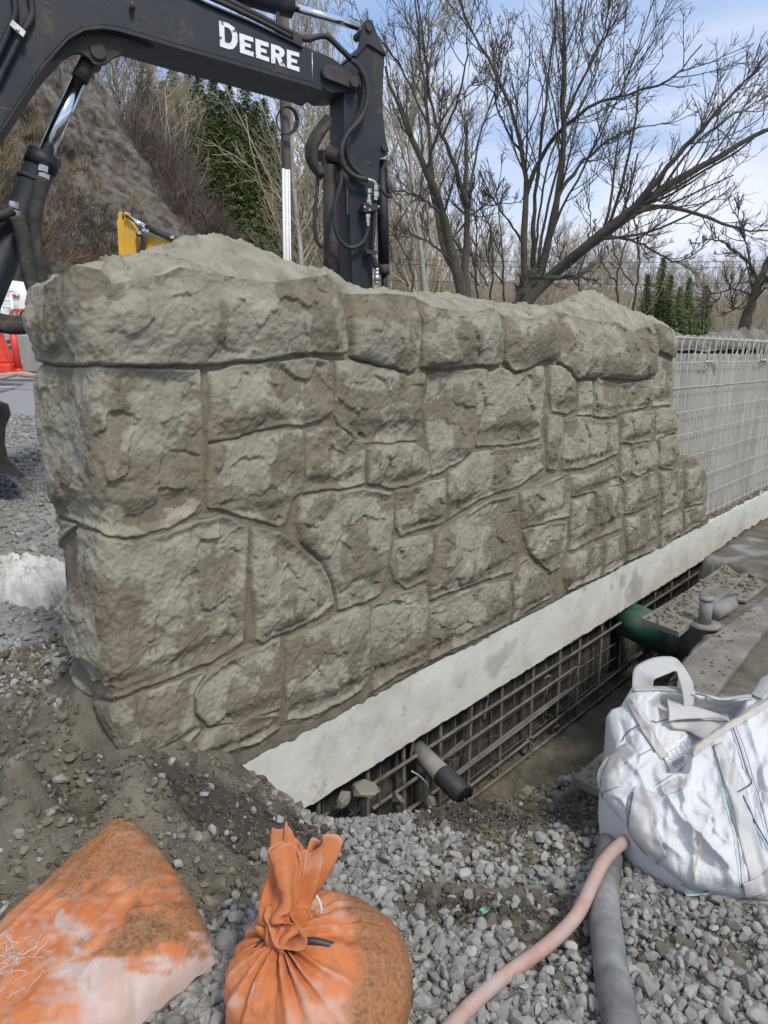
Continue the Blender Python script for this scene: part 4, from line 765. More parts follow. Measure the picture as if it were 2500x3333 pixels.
# hoses on the stick
etube('hose', [(1146,196),(1172,222),(1190,258),(1197,305),(1190,352),(1168,394),(1134,432),(1114,474),(1113,515),(1126,550),(1155,574),(1196,585)], 0.045, 0.0165, M['hose'], exc, 12, 60)
P = smooth_path(np.array([ex(x, y, 0.028) for x, y in [(1172,232),(1183,262),(1184,310),(1174,360),(1152,405),(1135,450),(1131,495),(1142,532),(1168,562),(1198,580)]]), 150)
V, F = tube(P, 0.0150*(1+0.20*(np.arange(len(P)) % 2)), 10); put('corrugated_sleeve', V, F, M['hose'], exc, False)
etube('hose', [(1111,562),(1108,600),(1094,650),(1088,705),(1094,755),(1115,792),(1145,806),(1175,794),(1192,768),(1198,738)], 0.035, 0.013, M['hose'], exc, 10, 50)
etube('hose', [(1070,385),(1042,420),(1018,458),(1008,490),(1014,525),(1032,552),(1052,572)], -0.06, 0.032, M['wrap'], exc, 12); etube('hose', [(1072,398),(1048,430),(1028,465),(1020,500),(1028,540),(1048,565)], -0.02, 0.026, M['wrap'], exc, 12)
etube('hose', [(1034,558),(1032,620),(1025,690),(1024,740),(1032,785),(1049,806)], -0.06, 0.0125, M['hose'], exc, 10)
etube('fitting', [(1196,585),(1214,590),(1222,600),(1223,612)], 0.045, 0.012, M['fitting'], exc, 8, 12)
for (x, y, r_, h_) in [(1223,612,0.017,0.03),(1223,632,0.020,0.03),(1222,646,0.015,0.02),(1202,622,0.017,0.025),(1201,640,0.013,0.03),(1200,655,0.017,0.02),(1197,703,0.016,0.02),(1197,716,0.012,0.03),(1198,728,0.010,0.03)]:
    c = ex(x, y, 0.045); V, F = tube([c+UP*h_/2, c-UP*h_/2], r_, 6); put('fitting', V, F, M['fitting'], exc, False)
epr('valve_block', [(1183,662),(1192,655),(1238,668),(1238,680),(1198,692),(1183,690)], 0.055, 0.05, M['dirty_black'], exc, 0.004)
for x, y in ((1188, 674), (1206, 664), (1204, 683), (1233, 672)): epin('bolt', x, y, 0.062, 0.007, 0.02, M['fitting'], exc, 6)
etube('hydraulic_line', [(1221,655),(1217,720),(1213,815)], 0.03, 0.012, M['black_paint'], exc, 10); epr('line_bracket', [(1193,812),(1226,815),(1226,830),(1193,826)], 0.05, 0.05, M['dirty_black'], exc, 0.003)
etube('coupler', [(1212,830),(1219,850),(1225,872)], 0.04, 0.016, M['dirty_black'], exc, 8, 8)
for (y0, y1, r_) in [(872,884,0.014),(884,895,0.016),(895,915,0.018),(915,924,0.014)]: etube('coupler', [(1226,y0),(1227,y1)], 0.04, r_, M['fitting'], exc, 12)
etube('hose', [(1226,600),(1240,615),(1256,635),(1272,640)], 0.03, 0.011, M['wrap'], exc, 8, 12)
# lettering
from mathutils.geometry import tessellate_polygon
LET = [[[(267,158),(335,176),(385,212),(410,262),(413,310),(402,350),(377,377),(345,380),(276,357)], [(308,205),(340,214),(362,240),(370,280),(366,315),(350,335),(313,325)]],
 [[(424,253),(531,290),(532,325),(464,303),(464,325),(513,342),(514,370),(466,356),(468,380),(535,402),(536,438),(430,405)]],
 [[(548,296),(650,330),(651,365),(588,346),(589,368),(634,384),(635,412),(590,398),(591,422),(654,443),(655,477),(553,443)]],
 [[(668,335),(735,358),(765,380),(775,405),(768,432),(745,445),(784,520),(738,505),(709,440),(703,437),(702,495),(670,483)], [(702,378),(728,388),(736,402),(730,415),(703,407)]],
 [[(790,380),(886,408),(887,440),(824,422),(824,447),(870,463),(870,490),(825,477),(826,500),(887,518),(888,554),(793,522)]]]
for loops in LET:
    lo = [[Vector((*q, 0)) for q in ex2([(600+x*0.42194, y*0.42194) for x, y in lp], 0.003)] for lp in loops]
    tri = np.array(tessellate_polygon(lo)); fl_ = [v for lp in lo for v in lp]
    put('letter', np.array([EX0+EM*0.003+EB*v.x+UP*v.y for v in fl_]), tri, M['letter'], exc, False)
# the rest of the machine, out of the picture to the left: house, cab, tracks, and the bucket behind the wall
hc = ex(-500, 1090, -0.14)*np.array([1, 1, 0])-EB*0.15; F3 = (EB, -EM, UP)
def ebox(name, da, dm, z, hx, hy, hz, m, parent=None, bw=0.03): 
    V, F = box(hc+EB*da-EM*dm+UP*z, *F3, hx, hy, hz); o = put(name, V, F, m, parent or exc, False); bevel(o, bw, 3); return o
for dm in (-0.85, 1.1):
    o = ebox('track', -0.55, dm, 0.72, 1.2, 0.22, 0.30, M['dirty_black'], None, 0.2)
ebox('house', -0.85, 0.15, 1.62, 1.0, 1.0, 0.45, M['black_paint']); ebox('cab', -0.3, 0.75, 2.1, 0.6, 0.42, 0.8, M['black_paint'])
ebox('turntable', -0.2, 0.1, 1.05, 0.6, 0.6, 0.10, M['dirty_black'])
M['blade_steel'] = mat('worn_steel', [(0.3, (0.05, 0.048, 0.046)), (0.55, (0.10, 0.097, 0.092)), (0.75, (0.22, 0.215, 0.20))], scale=4, detail=8, rough=0.5, metal=0.4, bump=0.2)
bo = on_y(0, 1440, 4.4); prof = [(-0.10,0.21),(0.04,0.235),(0.075,0.23),(0.085,0.17),(0.045,0.09),(0.03,0.0),(0.04,-0.09),(0.10,-0.165),(0.135,-0.19),(0.12,-0.215),(0.0,-0.19),(-0.14,-0.17)]
V, F = prism(prof, bo, np.array([1.0, 0, 0]), UP, np.array([-0.55, 0.83, 0]), 1.9); o = put('blade', V, F, M['blade_steel'], exc, False); fix_normals(o); bevel(o, 0.006, 2)
bk = EX0+EB*0.0-EM*0.12; a0, z0 = 0.05, 0.95
bprof = [(0.05+0.42*math.cos(t)+0.18, 0.95-EX0[2]+0.30*math.sin(t)-0.16) for t in np.linspace(-0.3, 2.6, 12)]+[(0.30, 0.42-EX0[2]+0.36), (0.62, 0.60-EX0[2])]
V, F = prism(bprof, EX0+EM*0.15, EB, UP, -EM, 0.62); o = put('bucket', V, F, M['blade_steel'], exc, False); fix_normals(o)

# ------------------------------------------------------------------ branching plants
def batch_tubes(P, R, k=3):
    """P (B,n,3), R (B,n) -> V, F (quads)"""
    B, n = P.shape[:2]; T = np.gradient(P, axis=1); T /= np.linalg.norm(T, axis=2, keepdims=True)+1e-12
    md_ = P[:, -1]-P[:, 0]; ref = np.where(np.abs(md_[:, 2:3]) < 0.8*np.linalg.norm(md_, axis=1, keepdims=True), np.array([[0, 0, 1.0]]), np.array([[1.0, 0.2, 0]]))[:, None, :]
    N = ref-T*(ref*T).sum(2, keepdims=True); N /= np.linalg.norm(N, axis=2, keepdims=True)+1e-12; Bn = np.cross(T, N)
    a = np.arange(k)*2*math.pi/k
    V = P[:, :, None, :]+R[:, :, None, None]*(np.cos(a)[None, None, :, None]*N[:, :, None, :]+np.sin(a)[None, None, :, None]*Bn[:, :, None, :])
    b = np.arange(B)[:, None, None]*n*k; i = np.arange(n-1)[None, :, None]*k; j = np.arange(k)[None, None, :]; j2 = (j+1) % k
    F = np.stack([b+i+j, b+i+j2, b+i+k+j2, b+i+k+j], -1).reshape(-1, 4); return V.reshape(-1, 3), F
def spawn(P, R, nch, r, t0=0.25, t1=0.98, ang=(0.5, 1.0), lenf=(0.25, 0.5), radf=0.55, npts=6, up=0.25, wander=0.10, rmin=0.004, flat=1.0):
    B, n = P.shape[:2]; m = B*nch; src = np.repeat(np.arange(B), nch); t = (t0+(t1-t0)*r.random(m))*(n-1); i = np.minimum(t.astype(int), n-2); f = (t-i)[:, None]
    O = P[src, i]*(1-f)+P[src, i+1]*f; D = P[src, i+1]-P[src, i]; D /= np.linalg.norm(D, axis=1, keepdims=True)+1e-12
    seg = np.linalg.norm(np.diff(P, axis=1), axis=2).sum(1); Ln = seg[src]*r.uniform(*lenf, m)*(1.15-0.55*(t/(n-1)))
    rv = r.normal(size=(m, 3)); rv -= D*(rv*D).sum(1, keepdims=True); rv[:, 1] *= flat; rv /= np.linalg.norm(rv, axis=1, keepdims=True)+1e-12
    th = r.uniform(*ang, m)[:, None]; D2 = D*np.cos(th)+rv*np.sin(th); rad = np.maximum(R[src, i]*(1-f[:, 0])+R[src, i+1]*f[:, 0], rmin)*radf*r.uniform(0.7, 1.1, m)
    rad = np.maximum(rad, rmin); pts = [O]; d = D2; st_ = (Ln/(npts-1))[:, None]
    for q in range(npts-1):
        d = d+np.array([0, 0, up/npts*2.0])+r.normal(0, wander, (m, 3)); d /= np.linalg.norm(d, axis=1, keepdims=True); pts.append(pts[-1]+d*st_)
    R2 = rad[:, None]*np.linspace(1, 0.42, npts)[None, :]
    return np.stack(pts, 1), np.maximum(R2, rmin*0.7)
def resample(pts, n, jit=0, r=None):
    P = smooth_path(pts, 60); d = np.concatenate([[0], np.cumsum(np.linalg.norm(np.diff(P, axis=0), axis=1))]); t = np.linspace(0, d[-1], n); Q = np.stack([np.interp(t, d, P[:, k]) for k in range(3)], 1)
    if jit: Q[1:-1] += r.normal(0, jit, (n-2, 3))
    return Q
def bark(name, cols, **kw): return mat(name, cols, scale=3.0, detail=8, rough=0.9, bump=0.6, bscale=14, bdist=0.03, **kw)
M['alder'] = bark('alder_bark', [(0.3, (0.24, 0.22, 0.185)), (0.55, (0.36, 0.34, 0.295)), (0.8, (0.50, 0.48, 0.43))])
M['twig_tan'] = mat('twig_tan', [(0.3, (0.27, 0.225, 0.155)), (0.6, (0.42, 0.355, 0.25)), (0.8, (0.56, 0.475, 0.34))], scale=0.8, rough=0.9)
M['twig_dark'] = mat('twig_dark', [(0.3, (0.060, 0.049, 0.040)), (0.6, (0.105, 0.087, 0.070)), (0.8, (0.16, 0.138, 0.108))], scale=1.2, rough=0.9)
M['moss_bark'] = mat('mossy_bark', [(0.3, (0.040, 0.033, 0.026)), (0.50, (0.075, 0.063, 0.050)), (0.62, (0.058, 0.056, 0.020)), (0.78, (0.095, 0.092, 0.022))], scale=1.6, detail=9, rough=0.95, bump=0.8, bscale=16, bdist=0.04)
M['needle'] = mat('needles', [(0.3, (0.084, 0.115, 0.043)), (0.55, (0.150, 0.188, 0.072)), (0.8, (0.228, 0.256, 0.106))], scale=0.7, detail=5, rough=0.75, spec=0.3)
M['conifer_bark'] = bark('conifer_bark', [(0.3, (0.09, 0.075, 0.06)), (0.6, (0.17, 0.145, 0.12)), (0.8, (0.25, 0.22, 0.19))])
M['cliff'] = mat('cliff_rock', [(0.26, (0.045, 0.037, 0.028)), (0.40, (0.123, 0.098, 0.070)), (0.50, (0.201, 0.186, 0.164)), (0.60, (0.127, 0.100, 0.066)), (0.68, (0.205, 0.188, 0.164)), (0.8, (0.295, 0.248, 0.179))], scale=0.7, detail=12, rough=0.95, bump=1.0, bscale=1.6, bdist=0.35, bdetail=10, stretch=(1, 1, 0.6), distort=0.8)
M['litter'] = mat('hill_litter', [(0.3, (0.13, 0.105, 0.07)), (0.55, (0.24, 0.195, 0.125)), (0.8, (0.34, 0.28, 0.18))], scale=0.5, detail=10, rough=1.0, bump=1.0, bscale=2.0, bdist=0.3)

# hillside behind, rising to the left
hx = np.linspace(-70, 14, 60); hy = np.linspace(31, 130, 40); HG = np.array(np.meshgrid(hx, hy, indexing='ij')).reshape(2, -1).T
def hill_z(X): return 0.6+np.maximum(0, -X[:, 0]-2.0-0.05*(X[:, 1]-40))*np.interp(X[:, 1], [31, 45, 70, 130], [0.80, 0.90, 0.62, 0.35])+fbm(np.column_stack([X*0.15, X[:, 0]*0]), 3, 501)*0.8
hs = add('hillside', mesh_np('hillside', np.column_stack([HG, hill_z(HG)]), grid_faces(60, 40)), M['litter']); tag(hs, kind='structure')
# cliff of bare broken rock
ED = np.array([(250,60),(310,205),(400,380),(470,500),(560,640),(660,760),(760,860),(900,990),(1000,1120)], float); NR, NC = 240, 210
tv = np.linspace(0, 1, NR); dE = np.concatenate([[0], np.cumsum(np.hypot(*np.diff(ED, axis=0).T))]); e_ = np.stack([np.interp(tv*dE[-1], dE, ED[:, k]) for k in (0, 1)], 1)
CV = []
for i in range(NR):
    yl = -500+1700*tv[i]
    for w in np.linspace(0, 1, NC): CV.append(on_y(e_[i, 0]*(1-w)+-420*w, e_[i, 1]*(1-w)+yl*w, 31-15*w**0.9))
CV = np.array(CV); cn = np.array([0.62, -0.72, 0.3]); st3 = CV@np.array([[1, 0, 0], [0, 1, 0], [0.25, 0.1, 1]]).T
led = fbm(np.column_stack([st3[:, 0]*0.25, st3[:, 1]*0.25, st3[:, 2]*0.9]), 5, 511, 0.6); rid = 1-np.abs(fbm(CV*0.33, 5, 515, 0.6)); run = fbm(np.column_stack([CV[:, 0]*0.9+CV[:, 2]*0.45, CV[:, 1]*0.5, CV[:, 2]*0.12]), 4, 518, 0.6)
edge_w = np.tile(np.clip(np.linspace(0, 1, NC)*12, 0.25, 1), NR)
CV = CV+cn*((led*1.1+(rid-0.75)*1.5+run*1.0)*0.55*edge_w+fbm(CV*np.array([1.6, 1.6, 1.0]), 5, 519, 0.65)*0.30*edge_w-0.35*sstep(0.25, 0.45, fbm(np.column_stack([CV[:, 0]*0.5+CV[:, 2]*0.35, CV[:, 1]*0.3, CV[:, 2]*0.25]), 5, 520, 0.6))*edge_w)[:, None]
cf_ = add('cliff', mesh_np('cliff', CV, grid_faces(NR, NC), True), M['cliff']); tag(cf_, kind='structure')
# brush and dry grass on the slopes
def tufts(name, base, h, stems, spread, m, r, rad=0.012, lean=(0, 0, 0), npts=4):
    B = len(base)*stems; O = np.repeat(base, stems, 0)+r.normal(0, 0.12, (B, 3))*np.array([1, 1, 0.2]); D = r.normal(0, spread, (B, 3))+np.array([0, 0, 1.0])+np.array(lean); D /= np.linalg.norm(D, axis=1, keepdims=True)
    Ln = np.repeat(h, stems)*r.uniform(0.5, 1.1, B); P = [O]
    for q in range(npts-1): D = D+r.normal(0, 0.16, (B, 3)); D /= np.linalg.norm(D, axis=1, keepdims=True); P.append(P[-1]+D*(Ln/(npts-1))[:, None])
    V, F = batch_tubes(np.stack(P, 1), np.repeat(np.linspace(1, 0.35, npts)[None], B, 0)*rad, 3); return add(name, mesh_np(name, V, F), m)
M['brush'] = mat('red_brush', [(0.3, (0.120, 0.092, 0.078)), (0.6, (0.200, 0.157, 0.132)), (0.8, (0.270, 0.216, 0.180))], scale=0.5, rough=0.9)
M['dry_grass'] = mat('dry_grass', [(0.3, (0.22, 0.165, 0.10)), (0.6, (0.34, 0.265, 0.165)), (0.8, (0.46, 0.37, 0.24))], scale=0.6, rough=0.95)
r = np.random.default_rng(21); bp = []
for k in range(520):
    t = r.random()**0.8; i = int((0.26+0.62*t)*(NR-1)); j = min(NC-1, int(abs(r.normal(0, 7)))); bp.append(CV[i*NC+j]+np.array([r.normal(0.2, 0.5), 0.2, 0]))
tb = tufts('slope_brush', np.array(bp), r.uniform(0.5, 1.35, len(bp)), 12, 0.42, M['brush'], r, 0.010, (0.25, -0.2, 0)); tag(tb, 'leafless reddish brush along the edge of the rocky cliff', 'brush', kind='stuff')
bp = [CV[int(r.uniform(0.42, 0.80)*(NR-1))*NC+int(np.clip(r.normal(0.62, 0.2), 0, 0.99)*(NC-1))] for k in range(330)]
tb = tufts('dry_grass', np.array(bp), r.uniform(0.3, 0.9, len(bp)), 14, 0.35, M['dry_grass'], r, 0.010, (0.35, -0.3, -0.2)); tag(tb, 'tufts of dry tan grass hanging on the cliff', 'grass', kind='stuff')
bp = [CV[int(r.uniform(0.60, 0.95)*(NR-1))*NC+int(r.uniform(0.3, 0.98)*(NC-1))] for k in range(260)]
tb = tufts('bramble', np.array(bp), r.uniform(0.6, 1.6, len(bp)), 9, 0.7, M['twig_dark'], r, 0.010, (0.3, -0.3, 0)); tag(tb, 'tangled dark bramble at the foot of the cliff', 'bramble', kind='stuff')
X = np.column_stack([r.uniform(-26, 6, 1500), r.uniform(31.5, 60, 1500)]); tb = tufts('hill_brush', np.column_stack([X, hill_z(X)]), r.uniform(0.8, 2.0, 1500), 8, 0.4, M['twig_tan'], r, 0.014); tag(tb, 'leafless undergrowth covering the hillside among the trees', 'undergrowth', kind='stuff')

# ------------------------------------------------------------------ bare background trees (6 kinds, copied) and conifers (4 kinds, copied)
def bare_proto(seed, h=9.0, spread=0.55, m_t=None, m_c=None, r0=0.09):
    r = np.random.default_rng(seed); T = resample(np.array([[0, 0, 0], [r.normal(0, 0.15), r.normal(0, 0.15), h*0.35], [r.normal(0, 0.35), r.normal(0, 0.3), h*0.7], [r.normal(0, 0.5), r.normal(0, 0.4), h]]), 14, 0.03, r)[None]
    R = (r0*np.linspace(1, 0.15, 14)**0.8)[None]; Vt, Ft = batch_tubes(T, R, 7)
    a, ra = spawn(T, R, 26, r, 0.22, 0.97, (0.45, 1.0), (0.22, 0.42), 0.5, 7, 0.5, 0.09, 0.012); b, rb = spawn(a, ra, 6, r, 0.2, 0.98, (0.4, 0.9), (0.3, 0.55), 0.6, 5, 0.3, 0.12, 0.009); c, rc = spawn(b, rb, 5, r, 0.15, 1.0, (0.4, 0.9), (0.3, 0.6), 0.7, 4, 0.2, 0.14, 0.0075)
    parts = [batch_tubes(a, ra, 4), batch_tubes(b, rb, 3), batch_tubes(c, rc, 3)]; V, F = join(parts)
    mt = mesh_np('trunk', Vt, Ft); mt.materials.append(m_t); mc = mesh_np('crown', V, F); mc.materials.append(m_c); return mt, mc
BARE = [bare_proto(s, 9, 0.5, M['alder'], M['twig_tan'], 0.075+0.02*(s % 2)) for s in (31, 32, 33)]+[bare_proto(s, 9, 0.5, M['alder'] if s == 34 else M['twig_dark'], M['twig_dark'], 0.09) for s in (34, 35)]
def conifer_proto(seed, h=14.0, rb=2.1):
    r = np.random.default_rng(seed); V, F = tube(resample(np.array([[0, 0, 0], [0.05, 0, h*0.5], [0, 0.05, h]]), 10), 0.17*np.linspace(1, 0.08, 10), 7); mt = mesh_np('trunk', V, F); mt.materials.append(M['conifer_bark'])
    quads = []; z = h*0.08; ga = 0.0
    while z < h*0.995:
        fr = (z/h); L_ = rb*(1-fr)**0.85*r.uniform(0.75, 1.12)+0.06; nb = max(5, int(9*(1-fr)+5))
        for q in range(nb):
            ga += 2.4+r.normal(0, 0.2); l = L_*r.uniform(0.55, 1.15); droop = r.uniform(0.12, 0.45)*(1-fr*0.6); ns = max(3, int(l/0.12))
            t = (np.arange(ns)+0.5+r.random(ns)*0.6)/ns; t = np.repeat(t, 3); m = len(t); side = r.choice([-1, 1], m)
            c = np.stack([math.cos(ga)*l*t, math.sin(ga)*l*t, z+l*(0.12*t-droop*t*t)+r.normal(0, 0.035, m)], 1)
            a2 = ga+side*r.uniform(0.3, 1.3, m); ln = (0.10+0.15*l*(1-t))*r.uniform(0.6, 1.4, m)+0.04
            tip = c+np.stack([np.cos(a2)*ln, np.sin(a2)*ln, -ln*r.uniform(0.05, 0.8, m)], 1); wv = np.stack([-np.sin(a2), np.cos(a2), r.normal(0, 0.5, m)], 1)*(0.020+0.016*r.random(m))[:, None]
            quads.append(np.stack([c-wv, c+wv, tip+wv*0.35, tip-wv*0.35], 1))
        z += 0.155*(1.15-0.6*fr)
    quads = np.concatenate(quads)
    Q = np.array(quads); V = Q.reshape(-1, 3)+0.0; Fq = np.arange(len(V)).reshape(-1, 4); mc = mesh_np('crown', V, Fq, False); mc.materials.append(M['needle']); return mt, mc
CON = [conifer_proto(61, 14, 3.1), conifer_proto(62, 14, 2.6), conifer_proto(63, 14, 3.5)]
def plant(name, proto, loc, sc, rz, label, cat, group):
    t = thing(name, loc, label, cat, group); t.scale = sc if isinstance(sc, tuple) else (sc,)*3; t.rotation_euler = (0, 0, rz)
    for nm, me in zip(('trunk', 'crown'), proto): add(nm, me, None, t)
    return t
r = np.random.default_rng(8)
for k, (px, py, Y, hh) in enumerate([(470,150,43,15),(560,190,46,15),(610,235,50,14),(645,205,54,15),(690,228,52,15),(720,290,46,13),(745,275,55,15),(770,330,48,13),(797,256,58,15),(832,325,55,14),(860,318,60,14),(890,392,56,13),(918,450,60,12),(700,430,42,12),(640,380,44,13),(760,470,42,12),(820,500,44,12),(585,330,46,13),(870,560,46,11),(935,560,64,11),(530,260,52,14),(960,640,66,10),(795,400,50,13),(665,300,49,14),(505,300,44,13),(545,380,42,12),(590,440,40,11),(850,420,47,12),(720,520,40,11)]):
    p = on_y(px, py, Y); plant('conifer_tree', CON[k % 3], (p[0], p[1], p[2]-hh), (hh/14*r.uniform(1.1, 1.4), hh/14*1.2, hh/14), r.uniform(0, 6.28), 'dense green conifer tree on the hillside between the cliff and the pole', 'conifer tree', 'conifers on the hillside')
for k, (px, py, Y, hh) in enumerate([(2160,835,47,11),(2247,900,46,9.5),(2215,930,45,9),(2110,890,48,10),(2300,925,49,9),(1420,870,52,10),(2185,890,46,9.5)]):
    p = on_y(px, py, Y); plant('conifer_tree', CON[(k+1) % 3], (p[0], p[1], p[2]-hh), (hh/14*1.1, hh/14*1.1, hh/14), r.uniform(0, 6.28), 'dark conifer standing in the tan woods beyond the wall at right', 'conifer tree', 'conifers in the far woods')
for k in range(15):
    px = r.uniform(370, 640); Y = r.uniform(33, 42); X = np.array([[on_y(px, 600, Y)[0], Y]]); plant('bare_tree', BARE[k % 5], (X[0, 0], Y, hill_z(X)[0]-0.3), r.uniform(0.55, 0.95), r.uniform(0, 6.28), 'slender leafless tree on the brushy slope beside the cliff', 'bare tree', 'bare trees on the slope')
for k in range(16):
    px = r.uniform(930, 1420); Y = r.uniform(24, 40); p = on_y(px, 900, Y); plant('bare_tree', BARE[(0, 1, 2, 0, 1)[k % 5]], (p[0], Y, -0.5), r.uniform(0.95, 1.7), r.uniform(0, 6.28), 'tall thin leafless tree behind the excavator stick and pole', 'bare tree', 'bare trees behind the stick')
for k in range(74):
    px = 1250+1400*((k*0.618) % 1.0); Y = r.uniform(48, 105); p = on_y(px, 900, Y); hh = (1160-np.interp(px, [1250, 1500, 1900, 2200, 2650], [760, 820, 870, 900, 930])+r.normal(0, 25))/2400*Y+4.5
    plant('bare_tree', BARE[(0, 1, 2)[k % 3]], (p[0], Y, -3.0), (hh/9*1.15, hh/9*1.15, hh/9), r.uniform(0, 6.28), 'tan leafless tree in the far woods beyond the wall', 'bare tree', 'bare trees of the far woods')
wd = np.column_stack([r.uniform(-6, 75, 2600), r.uniform(45, 100, 2600)]); tb = tufts('far_woods_understorey', np.column_stack([wd, np.full(2600, -3.0)]), r.uniform(4, 10.5, 2600), 7, 0.22, M['twig_tan'], r, 0.028, (0, 0, 0.3), 4); tag(tb, 'tan leafless undergrowth massed in the far woods', 'undergrowth', kind='stuff')
# far bank and haze-tinted hills on the horizon
fx_ = np.linspace(-60, 260, 80); FG = np.array(np.meshgrid(fx_, np.linspace(100, 300, 12), indexing='ij')).reshape(2, -1).T; fzz = -3+np.clip((FG[:, 1]-100)/60, 0, 1)*(np.interp(FG[:, 0], [-60, 0, 60, 120, 260], [23, 21, 18, 15, 12])+3*fbm(np.column_stack([FG*0.03, FG[:, 0]*0]), 4, 521))
fb = add('far_bank', mesh_np('far_bank', np.column_stack([FG, fzz]), grid_faces(80, 12)), M['litter']); tag(fb, kind='structure')
M['far_hill'] = mat('haze_blue_forest', [(0.3, (0.07, 0.12, 0.20)), (0.7, (0.11, 0.17, 0.27))], scale=0.01, rough=1.0)  # blue of distant haze is put into the forest colour
mx = np.linspace(-900, 2600, 90); mz = 20+np.interp(mx, [-900, 300, 900, 1300, 2600], [40, 60, 150, 190, 120])+18*fbm(np.column_stack([mx*0.004, mx*0, mx*0]), 4, 531)
mv = np.vstack([np.column_stack([mx, np.full(90, 2300.0), np.full(90, -20.0)]), np.column_stack([mx, np.full(90, 2500.0), mz]), np.column_stack([mx, np.full(90, 2900.0), np.full(90, -20.0)])]); mf = np.vstack([np.stack([np.arange(89)+90*q, np.arange(89)+1+90*q, np.arange(89)+91+90*q, np.arange(89)+90+90*q], -1) for q in (0, 1)])
fh = add('far_hills', mesh_np('far_hills', mv, mf), M['far_hill']); tag(fh, kind='structure')

# ------------------------------------------------------------------ big bare maples behind the wall
def maple(name, limbs, label, seed, Y, n1=11, n2=7, n3=5, r_scale=0.56):
    """limbs: list of (base radius px, tip radius px, [(x,y,dy)...]) traced; dy moves a point in depth"""
    r = np.random.default_rng(seed); k = Y/FPX; P = []; R = []; base = None
    for (ra, rb_, pts) in limbs:
        W = np.array([on_y(q[0], q[1], Y+(q[2] if len(q) > 2 else 0)) for q in pts]); P.append(resample(W, 18, 0.012*Y/13, r)); R.append(np.linspace(ra, rb_, 18)*k*r_scale)
        base = W[0] if base is None else base
    P = np.array(P); R = np.array(R); t = thing(name, tuple(base), label, 'bare tree')
    Vt, Ft = batch_tubes(P, R*(1+0.08*r.normal(size=R.shape)), 9); put('trunk', Vt, Ft, M['moss_bark'], t)
    a, ra = spawn(P, R, n1, r, 0.25, 0.99, (0.35, 0.9), (0.18, 0.46), 0.40, 10, 0.40, 0.06, 0.009); b, rb2 = spawn(a, ra, n2, r, 0.12, 0.99, (0.4, 0.95), (0.28, 0.62), 0.55, 8, 0.30, 0.08, 0.0062); c, rc = spawn(b, rb2, n3, r, 0.1, 1.0, (0.4, 0.9), (0.35, 0.75), 0.6, 6, 0.25, 0.10, 0.0045)
    put('limbs', *batch_tubes(a, ra, 5), M['moss_bark'], t)['kind'] = 'stuff'; V, F = join([batch_tubes(b, rb2, 3), batch_tubes(c, rc, 3)]); put('twigs', V, F, M['twig_dark'], t)['kind'] = 'stuff'
    return t
maple('maple_tree', [(34, 6, [(1510,990),(1498,915),(1462,790),(1425,650,-.3),(1385,555,-.5),(1335,440,-.6),(1285,310,-.6),(1255,215,-.7)]), (28, 5, [(1518,985),(1516,880,.2),(1520,720,.4),(1514,580,.5),(1522,430,.5),(1518,390,.5)]),
  (20, 3, [(1500,930),(1445,810,.3),(1425,700,.5),(1410,600,.6),(1398,450,.7),(1385,330,.7),(1370,180,.8),(1348,-40,.8)]), (14, 3, [(1517,660,.4),(1482,545,.2),(1442,450),(1402,330),(1382,150,-.1),(1352,-60,-.2)]),
  (8, 2, [(1520,720,.4),(1540,560,.8),(1575,400,1.0),(1625,250,1.2),(1660,60,1.3)]), (9, 2, [(1430,690,-.3),(1360,640,-.8),(1290,620,-1.2),(1240,640,-1.4)]), (7, 2, [(1480,860),(1400,790,-.4),(1320,760,-.8),(1262,765,-1)]), (7, 2, [(1470,780,.3),(1560,680,.6),(1700,660,.8)]),
  (9, 2, [(1390,560,-.5),(1420,440,-.8),(1480,330,-1),(1560,260,-1.1)]), (8, 2, [(1400,420,.7),(1320,250,.9),(1240,130,1),(1150,60,1.2)]), (7, 2, [(1440,450),(1500,300,-.3),(1520,150,-.5),(1500,-40,-.6)])],
  'mossy leafless maple with several trunks, just right of the excavator stick', 91, 13.0, 10, 5, 4)
